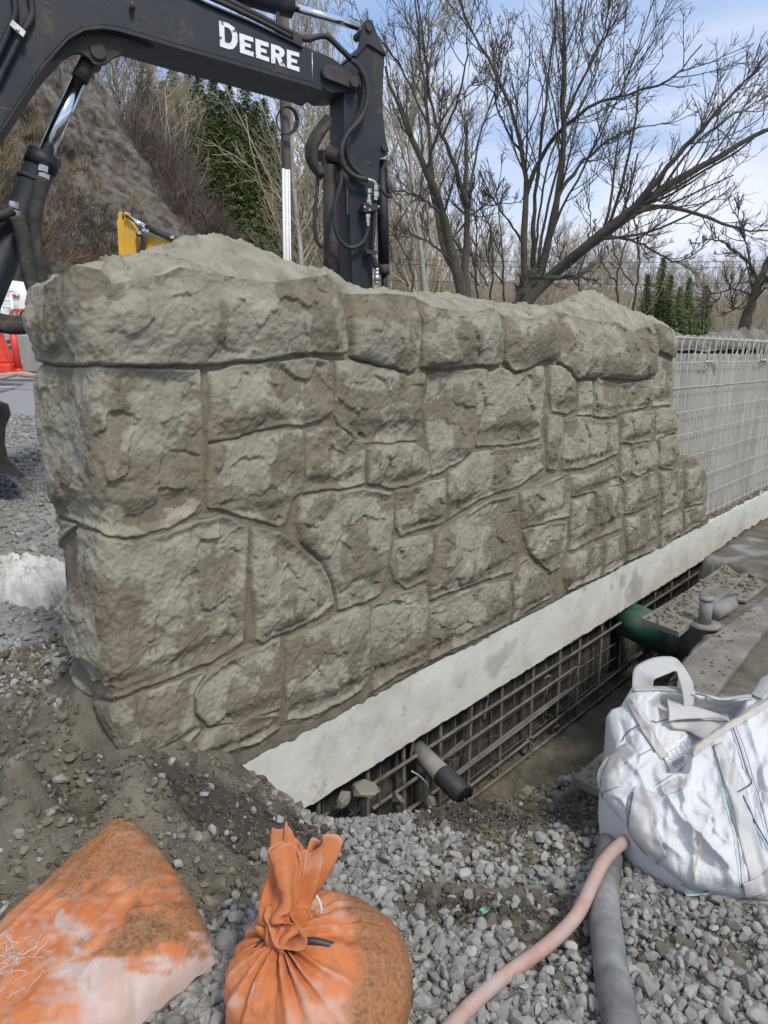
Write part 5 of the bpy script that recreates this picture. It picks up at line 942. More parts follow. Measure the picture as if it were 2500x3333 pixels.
maple('maple_tree', [(46, 30, [(1690,1010),(1705,960),(1722,910),(1740,880)]), (19, 4, [(1712,930),(1705,800),(1712,620,.2),(1702,500,.3),(1672,380,.3),(1622,250,.4),(1560,150,.5),(1490,-20,.6)]), (24, 5, [(1745,930),(1768,860),(1795,740,-.2),(1816,640,-.3),(1832,500,-.3),(1832,330,-.4),(1842,200,-.4),(1832,40,-.4),(1838,-100,-.4)]),
  (14, 3, [(1735,900,.2),(1735,720,.5),(1758,520,.6),(1776,350,.7),(1800,100,.8),(1815,-80,.8)]), (36, 8, [(1700,1000),(1735,955),(1790,905),(1860,845,-.3),(1955,765,-.6),(2050,690,-.8),(2150,620,-.9),(2250,560,-1),(2350,505,-1),(2480,430,-1.1),(2580,390,-1.1)]),
  (16, 3, [(2045,690,-.8),(2130,600,-1),(2230,480,-1.2),(2330,370,-1.3),(2400,290,-1.3),(2510,170,-1.4)]), (19, 4, [(1850,860,-.3),(2000,745,-.2),(2120,672),(2250,690,.2),(2400,742,.3),(2520,750,.4)]),
  (13, 3, [(1712,640,.2),(1785,475),(1900,360,-.4),(2050,302,-.7),(2180,262,-.9),(2285,145,-1)]), (11, 2, [(1818,640,-.3),(1880,545,-.1),(1965,470,.2),(2060,420,.4),(2180,400,.6)]), (9, 2, [(1750,870,.2),(1790,640,.5),(1860,420,.7),(1950,200,.9),(2010,-30,1)]),
  (8, 2, [(1740,880,.3),(1770,600,.7),(1850,330,.9),(1900,80,1),(1920,-90,1)]), (8, 2, [(1755,860),(1850,640,-.4),(1960,430,-.7),(2060,200,-.8),(2120,20,-.9)]), (16, 5, [(1728,905,-.3),(1765,905,-.6),(1800,905,-.7),(1870,900,-.8),(1945,912,-.9)]),
  (8, 2, [(1712,800,.0),(1640,700,-.3),(1600,640,-.5),(1570,600,-.6)]), (9, 2, [(1832,400,-.4),(1900,250,-.6),(1960,120,-.7),(2000,-40,-.8)]), (8, 2, [(2150,620,-.9),(2260,470,-.6),(2380,380,-.3),(2520,300,0)]), (9, 2, [(1950,770,-.6),(2080,790,-.9),(2200,850,-1.1),(2300,800,-1.2)]), (7, 2, [(1700,500,.3),(1650,420,.5),(1610,300,.7),(1640,100,.9)])],
  'wide leafless maple with a long mossy limb leaning right across the sky', 92, 13.5, 12, 5, 4)
maple('maple_tree', [(30, 14, [(2410,1090),(2440,1010),(2470,920),(2515,820),(2570,700)]), (11, 3, [(2470,925),(2445,868,-.2),(2400,825,-.3),(2350,790,-.4),(2300,778,-.5)]), (7, 2, [(2450,900),(2430,800,.2),(2405,700,.3),(2390,640,.3)]), (7, 2, [(2440,960),(2380,940,-.4),(2330,980,-.5),(2280,1040,-.5)]), (7, 2, [(2455,975),(2500,930,-.3),(2560,900,-.5)]), (6, 2, [(2430,1000),(2380,1000,-.5),(2400,930,-.7),(2440,920,-.7)])],
  'dark leaning bare tree at the right edge above the mesh', 93, 11.0, 8, 5, 4)
for k in range(7):
    px = (1560, 1590, 1640, 1880, 2010, 1330, 2060)[k]; maple('bare_sapling', [(7, 2, [(px,1010),(px+r.normal(0, 12),880),(px+r.normal(0, 25),740,.2),(px+r.normal(0, 40),600,.3)]), (5, 2, [(px,930),(px-50,850,.2),(px-75,740,.3)])], 'thin leafless sapling between the maples, behind the wall', 200+k, 15.5, 8, 5, 3)['group'] = 'saplings behind the wall'

# tell the look-alikes apart by their order from the left
ORD = 'leftmost second third fourth fifth sixth seventh eighth ninth tenth eleventh twelfth thirteenth fourteenth fifteenth sixteenth seventeenth eighteenth nineteenth twentieth twenty-first twenty-second twenty-third twenty-fourth twenty-fifth twenty-sixth twenty-seventh twenty-eighth twenty-ninth thirtieth'.split()
for grp, txt in (('conifers on the hillside', 'green conifer on the hillside, %s among the conifers there'), ('conifers in the far woods', 'dark conifer in the far woods, %s of seven'), ('bare trees on the slope', 'slender leafless tree on the slope beside the cliff, %s there'), ('bare trees behind the stick', 'tall thin leafless tree behind pole and excavator stick, %s there'), ('saplings behind the wall', 'thin leafless sapling between the maples, %s there')):
    os_ = sorted([o for o in COL.objects if o.get('group') == grp], key=lambda o: o.location.x/o.location.y)
    for k, o in enumerate(os_): o['label'] = txt % ('rightmost' if k == len(os_)-1 else ORD[k] if k == 0 else ORD[k]+' from the left')

# ------------------------------------------------------------------ far yard: kerb, pavement, concrete barrier wall, posts, tank truck, yellow excavator, pole
M['pave'] = mat('pavement', [(0.3, (0.34, 0.335, 0.32)), (0.6, (0.46, 0.455, 0.44)), (0.8, (0.55, 0.545, 0.53))], scale=2.0, detail=8, rough=0.9, bump=0.3, bscale=30)
M['kerb'] = mat('kerb_concrete', [(0.3, (0.15, 0.15, 0.148)), (0.6, (0.23, 0.23, 0.225)), (0.8, (0.32, 0.315, 0.305))], scale=3.0, detail=8, rough=0.9, bump=0.3, bscale=30)
M['barrier'] = mat('barrier_concrete', [(0.3, (0.20, 0.195, 0.185)), (0.5, (0.33, 0.32, 0.305)), (0.75, (0.47, 0.46, 0.44))], scale=1.6, detail=9, rough=0.9, bump=0.4, bscale=12, stretch=(1, 1, 0.3))
M['red'] = mat('red_plastic', [(0.3, (0.62, 0.040, 0.022)), (0.7, (0.74, 0.065, 0.035))], scale=4, rough=0.45)
M['white_paint'] = mat('white_paint', [(0.3, (0.66, 0.66, 0.64)), (0.6, (0.78, 0.78, 0.76)), (0.85, (0.80, 0.80, 0.78))], scale=2, detail=7, rough=0.4)
M['yellow'] = mat('yellow_paint', [(0.3, (0.52, 0.285, 0.025)), (0.6, (0.66, 0.38, 0.035)), (0.8, (0.72, 0.47, 0.10))], scale=1.5, detail=8, rough=0.45)
ka = on_z(-160, 1306, 0.87); kb = on_z(420, 1222, 0.87); kd = (kb-ka)/np.linalg.norm(kb-ka); kn = np.array([-kd[1], kd[0], 0]); kn = kn if kn[0] < 0 else -kn
pv = prism([(-2.2, 0), (16, 0), (16, 9.5), (-2.2, 9.5)], ka+UP*-0.25, kd, kn, UP, 0.25+0.10); o = put('pavement', pv[0], pv[1], M['pave'], None, False); fix_normals(o); tag(o, kind='structure'); bevel(o, 0.02)
pv = prism([(-2.2, -0.0), (16, -0.0), (16, -0.16), (-2.2, -0.16)], ka+UP*-0.25, kd, kn, UP, 0.25+0.085); o = put('kerb', pv[0], pv[1], M['kerb'], None, False); fix_normals(o); tag(o, kind='structure'); bevel(o, 0.02)
def bx(name, x0, x1, y0, y1, Y, dep, m, parent, bw=0.01, sm=False):
    a = on_y(x0, y1, Y); b = on_y(x1, y0, Y); c = (a+b)/2+np.array([0, dep/2, 0]); V, F = box(c, (1, 0, 0), (0, 1, 0), (0, 0, 1), abs(b[0]-a[0])/2, dep/2, abs(b[2]-a[2])/2); o = put(name, V, F, m, parent, sm)
    if bw: bevel(o, bw)
    return o
def cyl(name, pts, Y, r, m, parent, sides=10, n=0):
    P = np.array([on_y(p[0], p[1], p[2] if len(p) > 2 else Y) for p in pts]); V, F = tube(smooth_path(P, n) if n else P, r, sides); return put(name, V, F, m, parent)
PAVE_Z = 0.97
t = thing('barrier_wall', tuple(on_y(80, 1203, 13.6)), 'low stained grey concrete barrier behind the red posts', 'concrete barrier')
bx('panel', 18, 330, 1088, 1212, 13.6, 0.25, M['barrier'], t, 0.03); bx('panel', -260, 10, 1100, 1212, 13.7, 0.25, M['barrier'], t, 0.03)
for y in (1098, 1118, 1140): bx('ledge', 6, 24, y, y+12, 13.45, 0.2, M['barrier'], t, 0.02)
def post(x0, y0, x1, y1, label, w=1.0):
    t = thing('marker_post', tuple(on_y(x1, y1, 12.6)), label, 'marker post', 'red marker posts'); cyl('tube', [(x0, y0+22), (x1, y1-8)], 12.6, 0.055*w, M['red'], t, 14); cyl('base', [(x1, y1-8), (x1+1, y1+4)], 12.6, 0.065*w, M['red'], t, 14)
    cyl('handle', [(x0-5, y0+26), (x0-5, y0+3), (x0, y0-2), (x0+5, y0+3), (x0+5, y0+26)], 12.6, 0.018, M['red'], t, 8, 16); return t
post(38, 1035, 60, 1208, 'red plastic marker post standing before the grey concrete barrier'); post(146, 1060, 150, 1196, 'red marker post half hidden behind the stone wall')
t = thing('traffic_barrier', tuple(on_y(-20, 1216, 12.4)), 'red plastic barrier segment cut by the left edge of the picture', 'traffic barrier'); bx('foot', -120, 30, 1182, 1218, 12.4, 0.5, M['red'], t, 0.04); V, F = prism([(-0.75, 0), (0.12, 0), (-0.02, 0.42), (-0.05, 0.75), (-0.6, 0.75)], on_y(0, 1182, 12.45), (1, 0, 0), UP, (0, 1, 0), 0.3); o = put('body', V, F, M['red'], t, False); fix_normals(o); bevel(o, 0.03)
M['pink_hose'] = mat('pink_hose', [(0.28, (0.34, 0.155, 0.125)), (0.45, (0.41, 0.255, 0.21)), (0.60, (0.42, 0.32, 0.275)), (0.75, (0.36, 0.32, 0.285))], scale=10, detail=8, rough=0.7, bump=0.15, stretch=(1, 1, 1))
for k, pts in enumerate(([(-60,1224),(10,1221),(50,1217),(90,1222),(140,1220),(220,1214)], [(-60,1232),(0,1230),(45,1219),(80,1216),(130,1226),(220,1228)])): tag(cyl('yard_hose', pts, 11.8, 0.035, M['pink_hose'], None, 8, 30), ('pale pink hose lying on the pavement below the red posts', 'second pink hose crossing it on the pavement')[k], 'hose')
# tank truck
t = thing('tank_truck', tuple(on_y(10, 1240, 16.5)), 'white tank truck with ladder and rails parked behind the barrier', 'tank truck')
def tank_ring(s, y): return [(on_y(8, 1080, 16.5)[0]+1.22*s*math.copysign(abs(math.cos(a))**0.8, math.cos(a)), y, 2.15+0.92*s*math.copysign(abs(math.sin(a))**0.8, math.sin(a))) for a in np.linspace(0, 2*math.pi, 40, endpoint=False)]
TR_ = np.array([tank_ring(0.02, 16.42), tank_ring(0.6, 16.44), tank_ring(0.9, 16.5), tank_ring(1.0, 16.62), tank_ring(1.0, 21.0), tank_ring(0.02, 21.1)]); V = TR_.reshape(-1, 3); put('tank', V, np.vstack([[[i*40+j, i*40+(j+1) % 40, (i+1)*40+(j+1) % 40, (i+1)*40+j] for j in range(40)] for i in range(5)]), M['white_paint'], t)
for pts in ([(2,960),(12,1045),(16,1075)], [(36,960),(44,1045),(50,1075)], [(2,960),(-8,952),(-60,952)], [(26,965),(28,948),(36,946),(50,948),(54,956),(56,964)], [(92,962),(96,945),(108,945),(150,940)], [(92,950),(110,1070)], [(100,950),(118,1070)]): cyl('rail', pts, 16.2, 0.028, M['white_paint'], t, 8, 20 if len(pts) > 3 else 0)
for y in (976, 999, 1022, 1044): cyl('ladder_rung', [(4+(y-960)*0.09, y), (38+(y-960)*0.09, y)], 16.2, 0.024, M['white_paint'], t, 8)
for x in (41, 50, 59): V, F = tube([on_y(x, 961, 16.38), on_y(x, 961, 16.44)], 0.028, 12); put('marker_light', V, F, M['red'], t)
bx('mud_flap', -150, 160, 1150, 1225, 17.2, 0.1, M['dirty_black'], t); bx('chassis', -90, 110, 1140, 1170, 16.6, 4.0, M['dirty_black'], t)
for x in (-70, 95):
    V, F = tube([on_y(x, 1190, 17.0), on_y(x, 1190, 17.6)], 0.46, 22); put('wheel', V, F, M['hose'], t)
t2 = thing('hose_reel', tuple(on_y(66, 1050, 15.9)), 'coiled red hose on a reel at the back of the white tank truck', 'hose reel'); M['red_hose'] = mat('red_hose', [(0.3, (0.26, 0.05, 0.045)), (0.7, (0.38, 0.10, 0.08))], scale=6, rough=0.6)
for k in range(9):
    a = np.linspace(0, 2*math.pi, 20); c = on_y(46+4.5*k, 1032, 15.9); P = np.column_stack([c[0]+0.03*np.sin(a+k), c[1]+0.20*np.cos(a), c[2]+0.15*np.sin(a)]); V, F = tube(P, 0.022, 6, False); put('hose_turn', V, F, M['red_hose'], t2)
bx('bracket', 70, 84, 1018, 1048, 15.8, 0.2, M['dirty_black'], t2); bx('stand', 44, 84, 1045, 1090, 15.8, 0.3, M['dirty_black'], t2)
# yellow excavator in the distance
t = thing('yellow_excavator', tuple(on_y(500, 1100, 20)), 'yellow excavator arm with steel rod rising behind the mortar mound', 'excavator'); YE = 20.0
def yp(name, pts, off, dep, m, bw=0.01):
    O = [(on_y(x, y, YE)[0], on_y(x, y, YE)[2]) for x, y in pts]; V, F = prism(O, np.array([0, YE+off, 0]), (1, 0, 0), UP, (0, 1, 0), dep); o = put(name, V, F, m, t, False); fix_normals(o); bevel(o, bw); return o
yp('stick', [(381,722),(384,716),(420,716),(437,740),(444,758),(443,800),(441,1000),(398,1000),(392,820)], 0, 0.34, M['yellow']); yp('stick_edge', [(381,716),(403,716),(420,1000),(399,1000)], -0.03, 0.03, M['yellow'])
for x0, off in ((385, -0.02), (404, -0.02)): yp('ear', [(x0,722),(x0,696),(x0+4,688),(x0+8,688),(x0+12,696),(x0+13,722)], off, 0.30, M['yellow'])
yp('ear_gap', [(392,722),(393,694),(403,694),(403,722)], 0.02, 0.2, M['dirty_black'])
cyl('rod', [(408,702), (482,741)], YE-0.1, 0.05, M['chrome'], t, 12); c_ = cyl('cylinder', [(476,738), (572,782)], YE-0.1, 0.085, M['dirty_black'], t, 14)
cyl('hose', [(444,765),(456,760),(464,770),(462,800),(452,830),(440,850)], YE-0.1, 0.05, M['hose'], t, 8, 20); cyl('hose', [(448,765),(462,764),(470,778),(466,830)], YE-0.15, 0.045, M['hose'], t, 8, 16)
for x, y in ((452,758), (468,748), (478,752), (560,772)): bx('fitting', x-6, x+6, y-5, y+5, YE-0.2, 0.1, M['fitting'], t)
yp('boom', [(466,768),(484,765),(560,782),(640,800),(760,860),(760,1000),(640,930),(560,870),(470,812)], 0.05, 0.4, M['yellow'])
yp('house', [(640,930),(900,930),(900,1120),(640,1120)], 0.3, 2.0, M['yellow'], 0.05); yp('track', [(620,1120),(930,1120),(930,1170),(620,1170)], 0.2, 2.2, M['dirty_black'], 0.05)
# pole
t = thing('utility_pole', tuple(on_y(936, 1120, 22)), 'dark wooden utility pole with white conduits and a coil of cable', 'utility pole'); M['pole'] = bark('pole_wood', [(0.3, (0.060, 0.046, 0.042)), (0.6, (0.12, 0.095, 0.085)), (0.8, (0.20, 0.155, 0.13))])
cyl('pole', [(922, -250), (932, 600), (945, 1120)], 22, 0.125, M['pole'], t, 14)
for dx, r_ in ((0, 0.040), (10, 0.045), (19, 0.028)): cyl('conduit', [(922+dx, 548+4*(dx//10)), (930+dx, 1120)], 21.78, r_, M['white_paint'], t, 10)
a = np.linspace(0, 2*math.pi, 34)
for k in range(4): cyl('cable_coil', [(932+(31+1.5*k)*math.cos(q)+1.5*k, 392+(43+k)*math.sin(q)) for q in a], 21.75-0.02*k, 0.022, M['hose'], t, 7)
cyl('cable', [(913, 300), (916, 420), (925, 545), (936, 800)], 21.8, 0.028, M['hose'], t, 7, 12); cyl('cable', [(909, -80), (912, 320)], 21.8, 0.02, M['hose'], t, 6)
for k, (ya, yb) in enumerate(((872, 868), (925, 918), (855, 846))): tag(cyl('power_line', [(1200, ya-14, 30), (1900, ya, 26), (2700, yb, 24)], 26, 0.009, M['hose'], None, 5, 16), 'thin overhead wire across the far woods, %s of three' % ('middle', 'lowest', 'highest')[k], 'power line')

# ------------------------------------------------------------------ things in the foreground
def gz1(x, y): return float(ground_z(np.array([[x, y]]), False)[0])
def on_ground(x, y, up=0.0):
    z = 0.0
    for _ in range(6): p = on_z(x, y, z+up); z = gz1(p[0], p[1])
    return on_z(x, y, z+up)
# hoses
M['grey_hose'] = mat('grey_hose', [(0.3, (0.085, 0.085, 0.088)), (0.5, (0.17, 0.168, 0.162)), (0.75, (0.30, 0.295, 0.28))], scale=9, detail=9, rough=0.75, bump=0.2, bscale=60)
P = [on_ground(x, y, 0.034) for x, y in [(2060,3700),(2036,3480),(2020,3333),(1992,3178),(1973,3027),(1966,2952),(1973,2839),(1992,2749),(2019,2690),(2080,2630),(2180,2590)]]
V, F = tube(smooth_path(P, 90), 0.041, 18); tag(put('thick_hose', V, F, M['grey_hose']), 'thick dusty grey-black hose running out from under the white bag', 'hose')
P = [on_ground(x, y, u) for x, y, u in [(1290,3560,0.03),(1476,3333,0.03),(1612,3201,0.03),(1777,3080,0.034),(1875,2982,0.055),(1928,2877,0.085),(1973,2794,0.100),(2049,2726,0.085),(2130,2680,0.06),(2230,2650,0.03)]]
V, F = tube(smooth_path(P, 90), 0.018, 16); tag(put('thin_hose', V, F, M['pink_hose']), 'thinner faded pink hose lying across the thick grey hose', 'hose')
# drain pipe in the trench
M['pvc'] = mat('grey_pvc', [(0.3, (0.19, 0.18, 0.16)), (0.6, (0.28, 0.265, 0.24)), (0.8, (0.34, 0.325, 0.30))], scale=8, rough=0.7, bump=0.2)
M['black_pipe'] = mat('black_pipe', [(0.3, (0.016, 0.017, 0.019)), (0.6, (0.035, 0.036, 0.038)), (0.8, (0.12, 0.118, 0.11))], scale=14, detail=9, rough=0.6, bump=0.2)
a = on_plane(1350, 2432, P0+WN*-0.13, WN); b = on_plane(1512, 2592, P0+WN*0.24, WN); t = thing('drain_pipe', tuple(b), 'grey plastic pipe with black end poking out of the trench wall', 'pipe')
V, F = tube([a, a+(b-a)*0.62], 0.048, 24); put('pipe', V, F, M['pvc'], t); e = (b-a)/np.linalg.norm(b-a)
def hollow(a, b, r, th, sides=28):
    P1 = [a, b, b, a+(b-a)*0.35]; V, F = tube(np.array([a, b]), r, sides, False); V2, F2 = tube(np.array([b, a+(b-a)*0.3]), r-th, sides, True); V, F = join([(V, F), (V2, F2)]); k = np.arange(sides); k2 = (k+1) % sides; F = F+[np.stack([sides+k, sides+k2, 2*sides+k2, 2*sides+k], -1)]; return V, F
V, F = hollow(a+(b-a)*0.58, b, 0.053, 0.007); put('sleeve', V, F, M['black_pipe'], t)
P = [wpt(1.05, -0.06, -0.42)]; rr = np.random.default_rng(9)
V, F = tube(smooth_path([on_plane(x, y, P0+WN*0.02, WN) for x, y in [(1340,2510),(1370,2530),(1395,2560),(1402,2600),(1395,2630)]], 20), 0.004, 6); tag(put('loose_wire', V, F, M['wire']), 'loose pale wire hanging beside the grey pipe in the trench', 'wire')
# green main with black coupling
M['green'] = mat('green_pipe', [(0.3, (0.010, 0.060, 0.032)), (0.52, (0.020, 0.092, 0.050)), (0.72, (0.13, 0.155, 0.135))], scale=3, detail=8, rough=0.45)
a = on_plane(2010, 2000, P0+WN*-0.16, WN); ax_ = np.array([0.62, -0.70, -0.14]); ax_ /= np.linalg.norm(ax_); t = thing('green_pipe', tuple(a), 'green plastic pipe with black coupling crossing the trench under the boards', 'pipe')
V, F = tube([a-ax_*0.1, a+ax_*0.52], 0.135, 36); put('pipe', V, F, M['green'], t); V, F = tube([a+ax_*0.44, a+ax_*0.60], 0.150, 36); put('collar', V, F, M['black_pipe'], t); V, F = tube([a+ax_*0.58, a+ax_*1.1], 0.165, 36); put('coupling', V, F, M['black_pipe'], t)
# muddy boards over the trench and along its edge
M['board'] = mat('muddy_board', [(0.3, (0.13, 0.115, 0.09)), (0.5, (0.21, 0.19, 0.155)), (0.75, (0.33, 0.31, 0.27))], scale=5, detail=9, rough=0.95, bump=0.6, bscale=40, bdist=0.01)
def board(pts, z, th, label, seed, n_cl=220, name='plank', cls=0.011):
    O = np.array([on_z(x, y, z)[:2] for x, y in pts]); V, F = prism(O, (0, 0, z-th), (1, 0, 0), (0, 1, 0), UP, th); c = O.mean(0); t = thing(name, (c[0], c[1], z-th), label, 'board'); o = put('board', V, F, M['board'], t, False); fix_normals(o); bevel(o, 0.004)
    r = np.random.default_rng(seed); lo, hi = O.min(0), O.max(0); X = r.uniform(lo, hi, (n_cl*3, 2)); X = X[poly_sd(O, X) > 0.01][:n_cl]; sz = np.clip(r.lognormal(math.log(cls), 0.5, len(X)), 0.004, 0.03)
    m = scatter('mud', np.column_stack([X, np.full(len(X), z)])-np.array([c[0], c[1], z-th]), sz, ANG, M['clod'], seed, np.clip(r.normal(0.6, 0.3, len(X)), 0, 1)); m.parent = t; m['kind'] = 'stuff'; return t
board([(2088,2010),(2211,2056),(2348,1944),(2420,1880),(2360,1835),(2230,1925)], 0.045, 0.035, 'mud-covered board bridging the trench above the green pipe', 61, 420)
board([(2345,1940),(2430,1955),(2500,1900),(2440,1870)], 0.03, 0.02, 'small broken board behind the pipe fitting, right of the trench', 62, 60)
board([(2212,2168),(2262,2110),(2330,2060),(2560,1900),(2600,1905),(2332,2252),(2290,2310),(2190,2340)], 0.032, 0.03, 'long mud-stained board along the right side of the trench', 63, 300, 'plank', 0.008)
board([(1868,2530),(2066,2352),(2180,2420),(2010,2600)], -0.04, 0.035, 'short muddy board beside the trench, left of the white bag', 64, 160)
# fitting on the slab
t = thing('pipe_fitting', tuple(on_z(2300, 2040, 0)), 'muddy grey pipe stub with round flange between the boards', 'pipe fitting'); c = on_z(2292, 2038, 0.02)
V, F = tube([c, c+UP*0.018], 0.085, 24); put('flange', V, F, M['board'], t); V, F = tube([c+UP*0.018, c+UP*0.16], 0.034, 18); put('stub', V, F, M['pvc'], t); V, F = tube([c+UP*0.15, c+UP*0.165], 0.040, 18); put('rim', V, F, M['pvc'], t)
V, F = tube([c+np.array([0.09, 0.10, 0.04]), c+np.array([0.24, 0.22, 0.05])], 0.045, 18); put('side_pipe', V, F, M['pvc'], t)

# ------------------------------------------------------------------ white bulk bag
M['bag_white'] = mat('woven_white', [(0.25, (0.50, 0.495, 0.48)), (0.45, (0.60, 0.60, 0.595)), (0.75, (0.66, 0.66, 0.66))], scale=5, detail=8, rough=0.78, bump=0.25, bscale=120, bdist=0.004, spec=0.2)
M['webbing'] = mat('webbing', [(0.25, (0.42, 0.405, 0.375)), (0.5, (0.53, 0.52, 0.49)), (0.8, (0.61, 0.60, 0.575))], scale=7, detail=8, rough=0.75)
def weave(m, scale=180, ang=0.6, st=0.5):
    nt = m.node_tree; b = nt.nodes['Principled BSDF']; tc = nt.nodes.new('ShaderNodeTexCoord'); mp = nt.nodes.new('ShaderNodeMapping'); mp.inputs['Rotation'].default_value = (0.3, 0.5, ang)
    w = nt.nodes.new('ShaderNodeTexWave'); w.inputs['Scale'].default_value = scale; w.inputs['Distortion'].default_value = 1.0; bp = nt.nodes.new('ShaderNodeBump'); bp.inputs['Strength'].default_value = st; bp.inputs['Distance'].default_value = 0.004
    nt.links.new(tc.outputs['Object'], mp.inputs[0]); nt.links.new(mp.outputs[0], w.inputs['Vector']); nt.links.new(w.outputs['Fac'], bp.inputs['Height']); nt.links.new(bp.outputs[0], b.inputs['Normal'])
weave(M['webbing'], 130, 0.6, 0.45)
def solid(name, c, rough=0.7): M[name] = mat(name, [(0.3, tuple(q*0.8 for q in c)), (0.7, c)], scale=30, rough=rough); return M[name]
solid('thread_green', (0.02, 0.16, 0.11)); solid('thread_yellow', (0.62, 0.42, 0.06)); solid('thread_violet', (0.10, 0.07, 0.16)); solid('thread_blue', (0.03, 0.14, 0.30)); solid('ink', (0.10, 0.10, 0.10)); solid('paper', (0.74, 0.74, 0.72))
OUT = np.array([(2055,2240),(2120,2236),(2200,2238),(2262,2252),(2300,2262),(2345,2272),(2395,2265),(2440,2262),(2470,2225),(2520,2185),(2620,2190),(2720,2300),(2760,2500),(2740,2750),(2660,2900),(2500,2935),(2400,2922),(2300,2905),(2240,2885),(2185,2848),(2130,2800),(2085,2760),(2060,2735),(2042,2700),(2020,2670),(1996,2640),(1962,2600),(1953,2545),(1968,2490),(1995,2455),(2000,2430),(1985,2395),(1973,2335),(1990,2310),(2020,2300)], float)
_g1 = on_z(2250, 2895, 0.02); _g2 = on_z(2500, 2935, 0.02); _tp = on_z(2190, 2240, 0.33); bn = np.cross(_g2-_g1, _tp-_g1); bn /= np.linalg.norm(bn); bn = bn if bn[2] > 0 else -bn
def pol(pts): return np.array(pts, float)
HOLL = pol([(2105,2300),(2150,2262),(2262,2268),(2345,2290),(2425,2290),(2412,2345),(2330,2400),(2245,2466),(2232,2540),(2150,2535),(2125,2450)])
FOLDS = [([(2165,2622),(2215,2680),(2300,2765),(2370,2835),(2378,2880)], 0.040, 16), ([(2215,2590),(2238,2700),(2252,2800),(2256,2890)], 0.020, 10), ([(2240,2476),(2330,2404),(2415,2352),(2505,2288),(2600,2240)], 0.034, 14), ([(2330,2460),(2360,2560),(2400,2700),(2420,2860)], 0.016, 20), ([(2052,2290),(2085,2350),(2140,2430),(2175,2490)], 0.018, 9),
         ([(2046,2612),(2100,2640),(2130,2760)], -0.012, 12), ([(1990,2440),(2060,2402),(2130,2392)], -0.028, 13), ([(2425,2370),(2475,2540),(2510,2650)], 0.022, 16), ([(2130,2560),(2180,2575),(2230,2545)], -0.026, 12), ([(2395,2560),(2430,2610),(2460,2600),(2500,2590)], 0.014, 10), ([(1965,2560),(2010,2500),(2080,2470)], 0.020, 18), ([(2290,2560),(2310,2650),(2330,2720)], 0.012, 9), ([(2470,2480),(2440,2720),(2480,2900)], -0.016, 16), ([(2095,2610),(2060,2560),(2070,2480)], -0.010, 10), ([(2200,2740),(2260,2800),(2330,2840)], -0.016, 15), ([(2235,2500),(2228,2560),(2216,2610)], 0.024, 8), ([(2255,2650),(2320,2672)], 0.008, 5), ([(2250,2660),(2330,2690)], -0.008, 5)]
_rf = np.random.default_rng(33); RFOLD = []
for _k in range(34):
    _c = np.array([_rf.uniform(2000, 2520), _rf.uniform(2320, 2890)]); _a = _rf.normal(1.1, 0.5); _l = _rf.uniform(25, 75); _d = np.array([math.cos(_a), math.sin(_a)])*_l; RFOLD.append(([tuple(_c-_d), tuple(_c+_rf.normal(0, 8, 2)), tuple(_c+_d)], _rf.choice([-1, 1])*_rf.uniform(0.006, 0.014), _rf.uniform(4, 8)))
def bag_h(Q):
    d = poly_sd(OUT, Q)/1250.0; q = np.clip(d/0.16, 0, 1); h = 0.115*np.sqrt(np.clip(1-(1-q)**2, 0, 1)); x3 = np.column_stack([Q/100.0, np.zeros(len(Q))])
    w = Q+np.stack([fbm(x3*1.2, 3, 601), fbm(x3*1.2+7, 3, 602)], 1)*14
    h = h-0.125*sstep(-4, 26, poly_sd(HOLL, w))
    for pts, a, wd in FOLDS+RFOLD:
        dd = polyline_d(w, pol(pts)); h = h+a*np.exp(-dd/wd)*np.clip(d*40, 0, 1)
    cq = (w*np.array([1.0, 0.55]))/80.0; c1 = cells2(cq+0.35*np.stack([fbm(x3*2.2, 2, 617), fbm(x3*2.2+3, 2, 618)], 1), 71); c2_ = cells2(cq*2.3+0.3*np.stack([fbm(x3*4, 2, 619), fbm(x3*4+3, 2, 620)], 1), 75); crump = (np.hypot(c1[0], c1[1])-0.4)*0.015+(np.hypot(c2_[0], c2_[1])-0.4)*0.0025
    h = h+crump*np.clip(d*30, 0, 1)
    rg = 1-np.abs(fbm(x3*np.array([0.9, 0.5, 1])+0.3*fbm(x3*1.5, 2, 613)[:, None], 3, 611)); return h+((rg**3-0.45)*0.013+fbm(x3*2.4, 3, 612)*0.003+(1-np.abs(fbm(x3*np.array([2.6, 1.2, 1])+3, 3, 615))-0.75)*0.012)*np.clip(d*30, 0, 1)
def bag_pt(Q, lift=0.0):
    Q = np.atleast_2d(np.asarray(Q, float)); h = bag_h(Q)+lift; B = np.array([on_plane(x, y, _g1, bn) for x, y in Q]); v = CAM-B; v /= np.linalg.norm(v, axis=1)[:, None]; dirn = v*0.75+bn[None]*0.25; return B+dirn*h[:, None]
bag = thing('bulk_bag', tuple(on_z(2320, 2800, 0)), 'crumpled white woven bulk bag with lifting loop, beside the hoses', 'bag')
st_ = 5.0; xs = np.arange(OUT[:, 0].min()-st_, OUT[:, 0].max()+st_, st_); ys = np.arange(OUT[:, 1].min()-st_, OUT[:, 1].max()+st_, st_); QG = np.array(np.meshgrid(xs, ys, indexing='ij')).reshape(2, -1).T
sd = poly_sd(OUT, QG); e1_ = 3.0
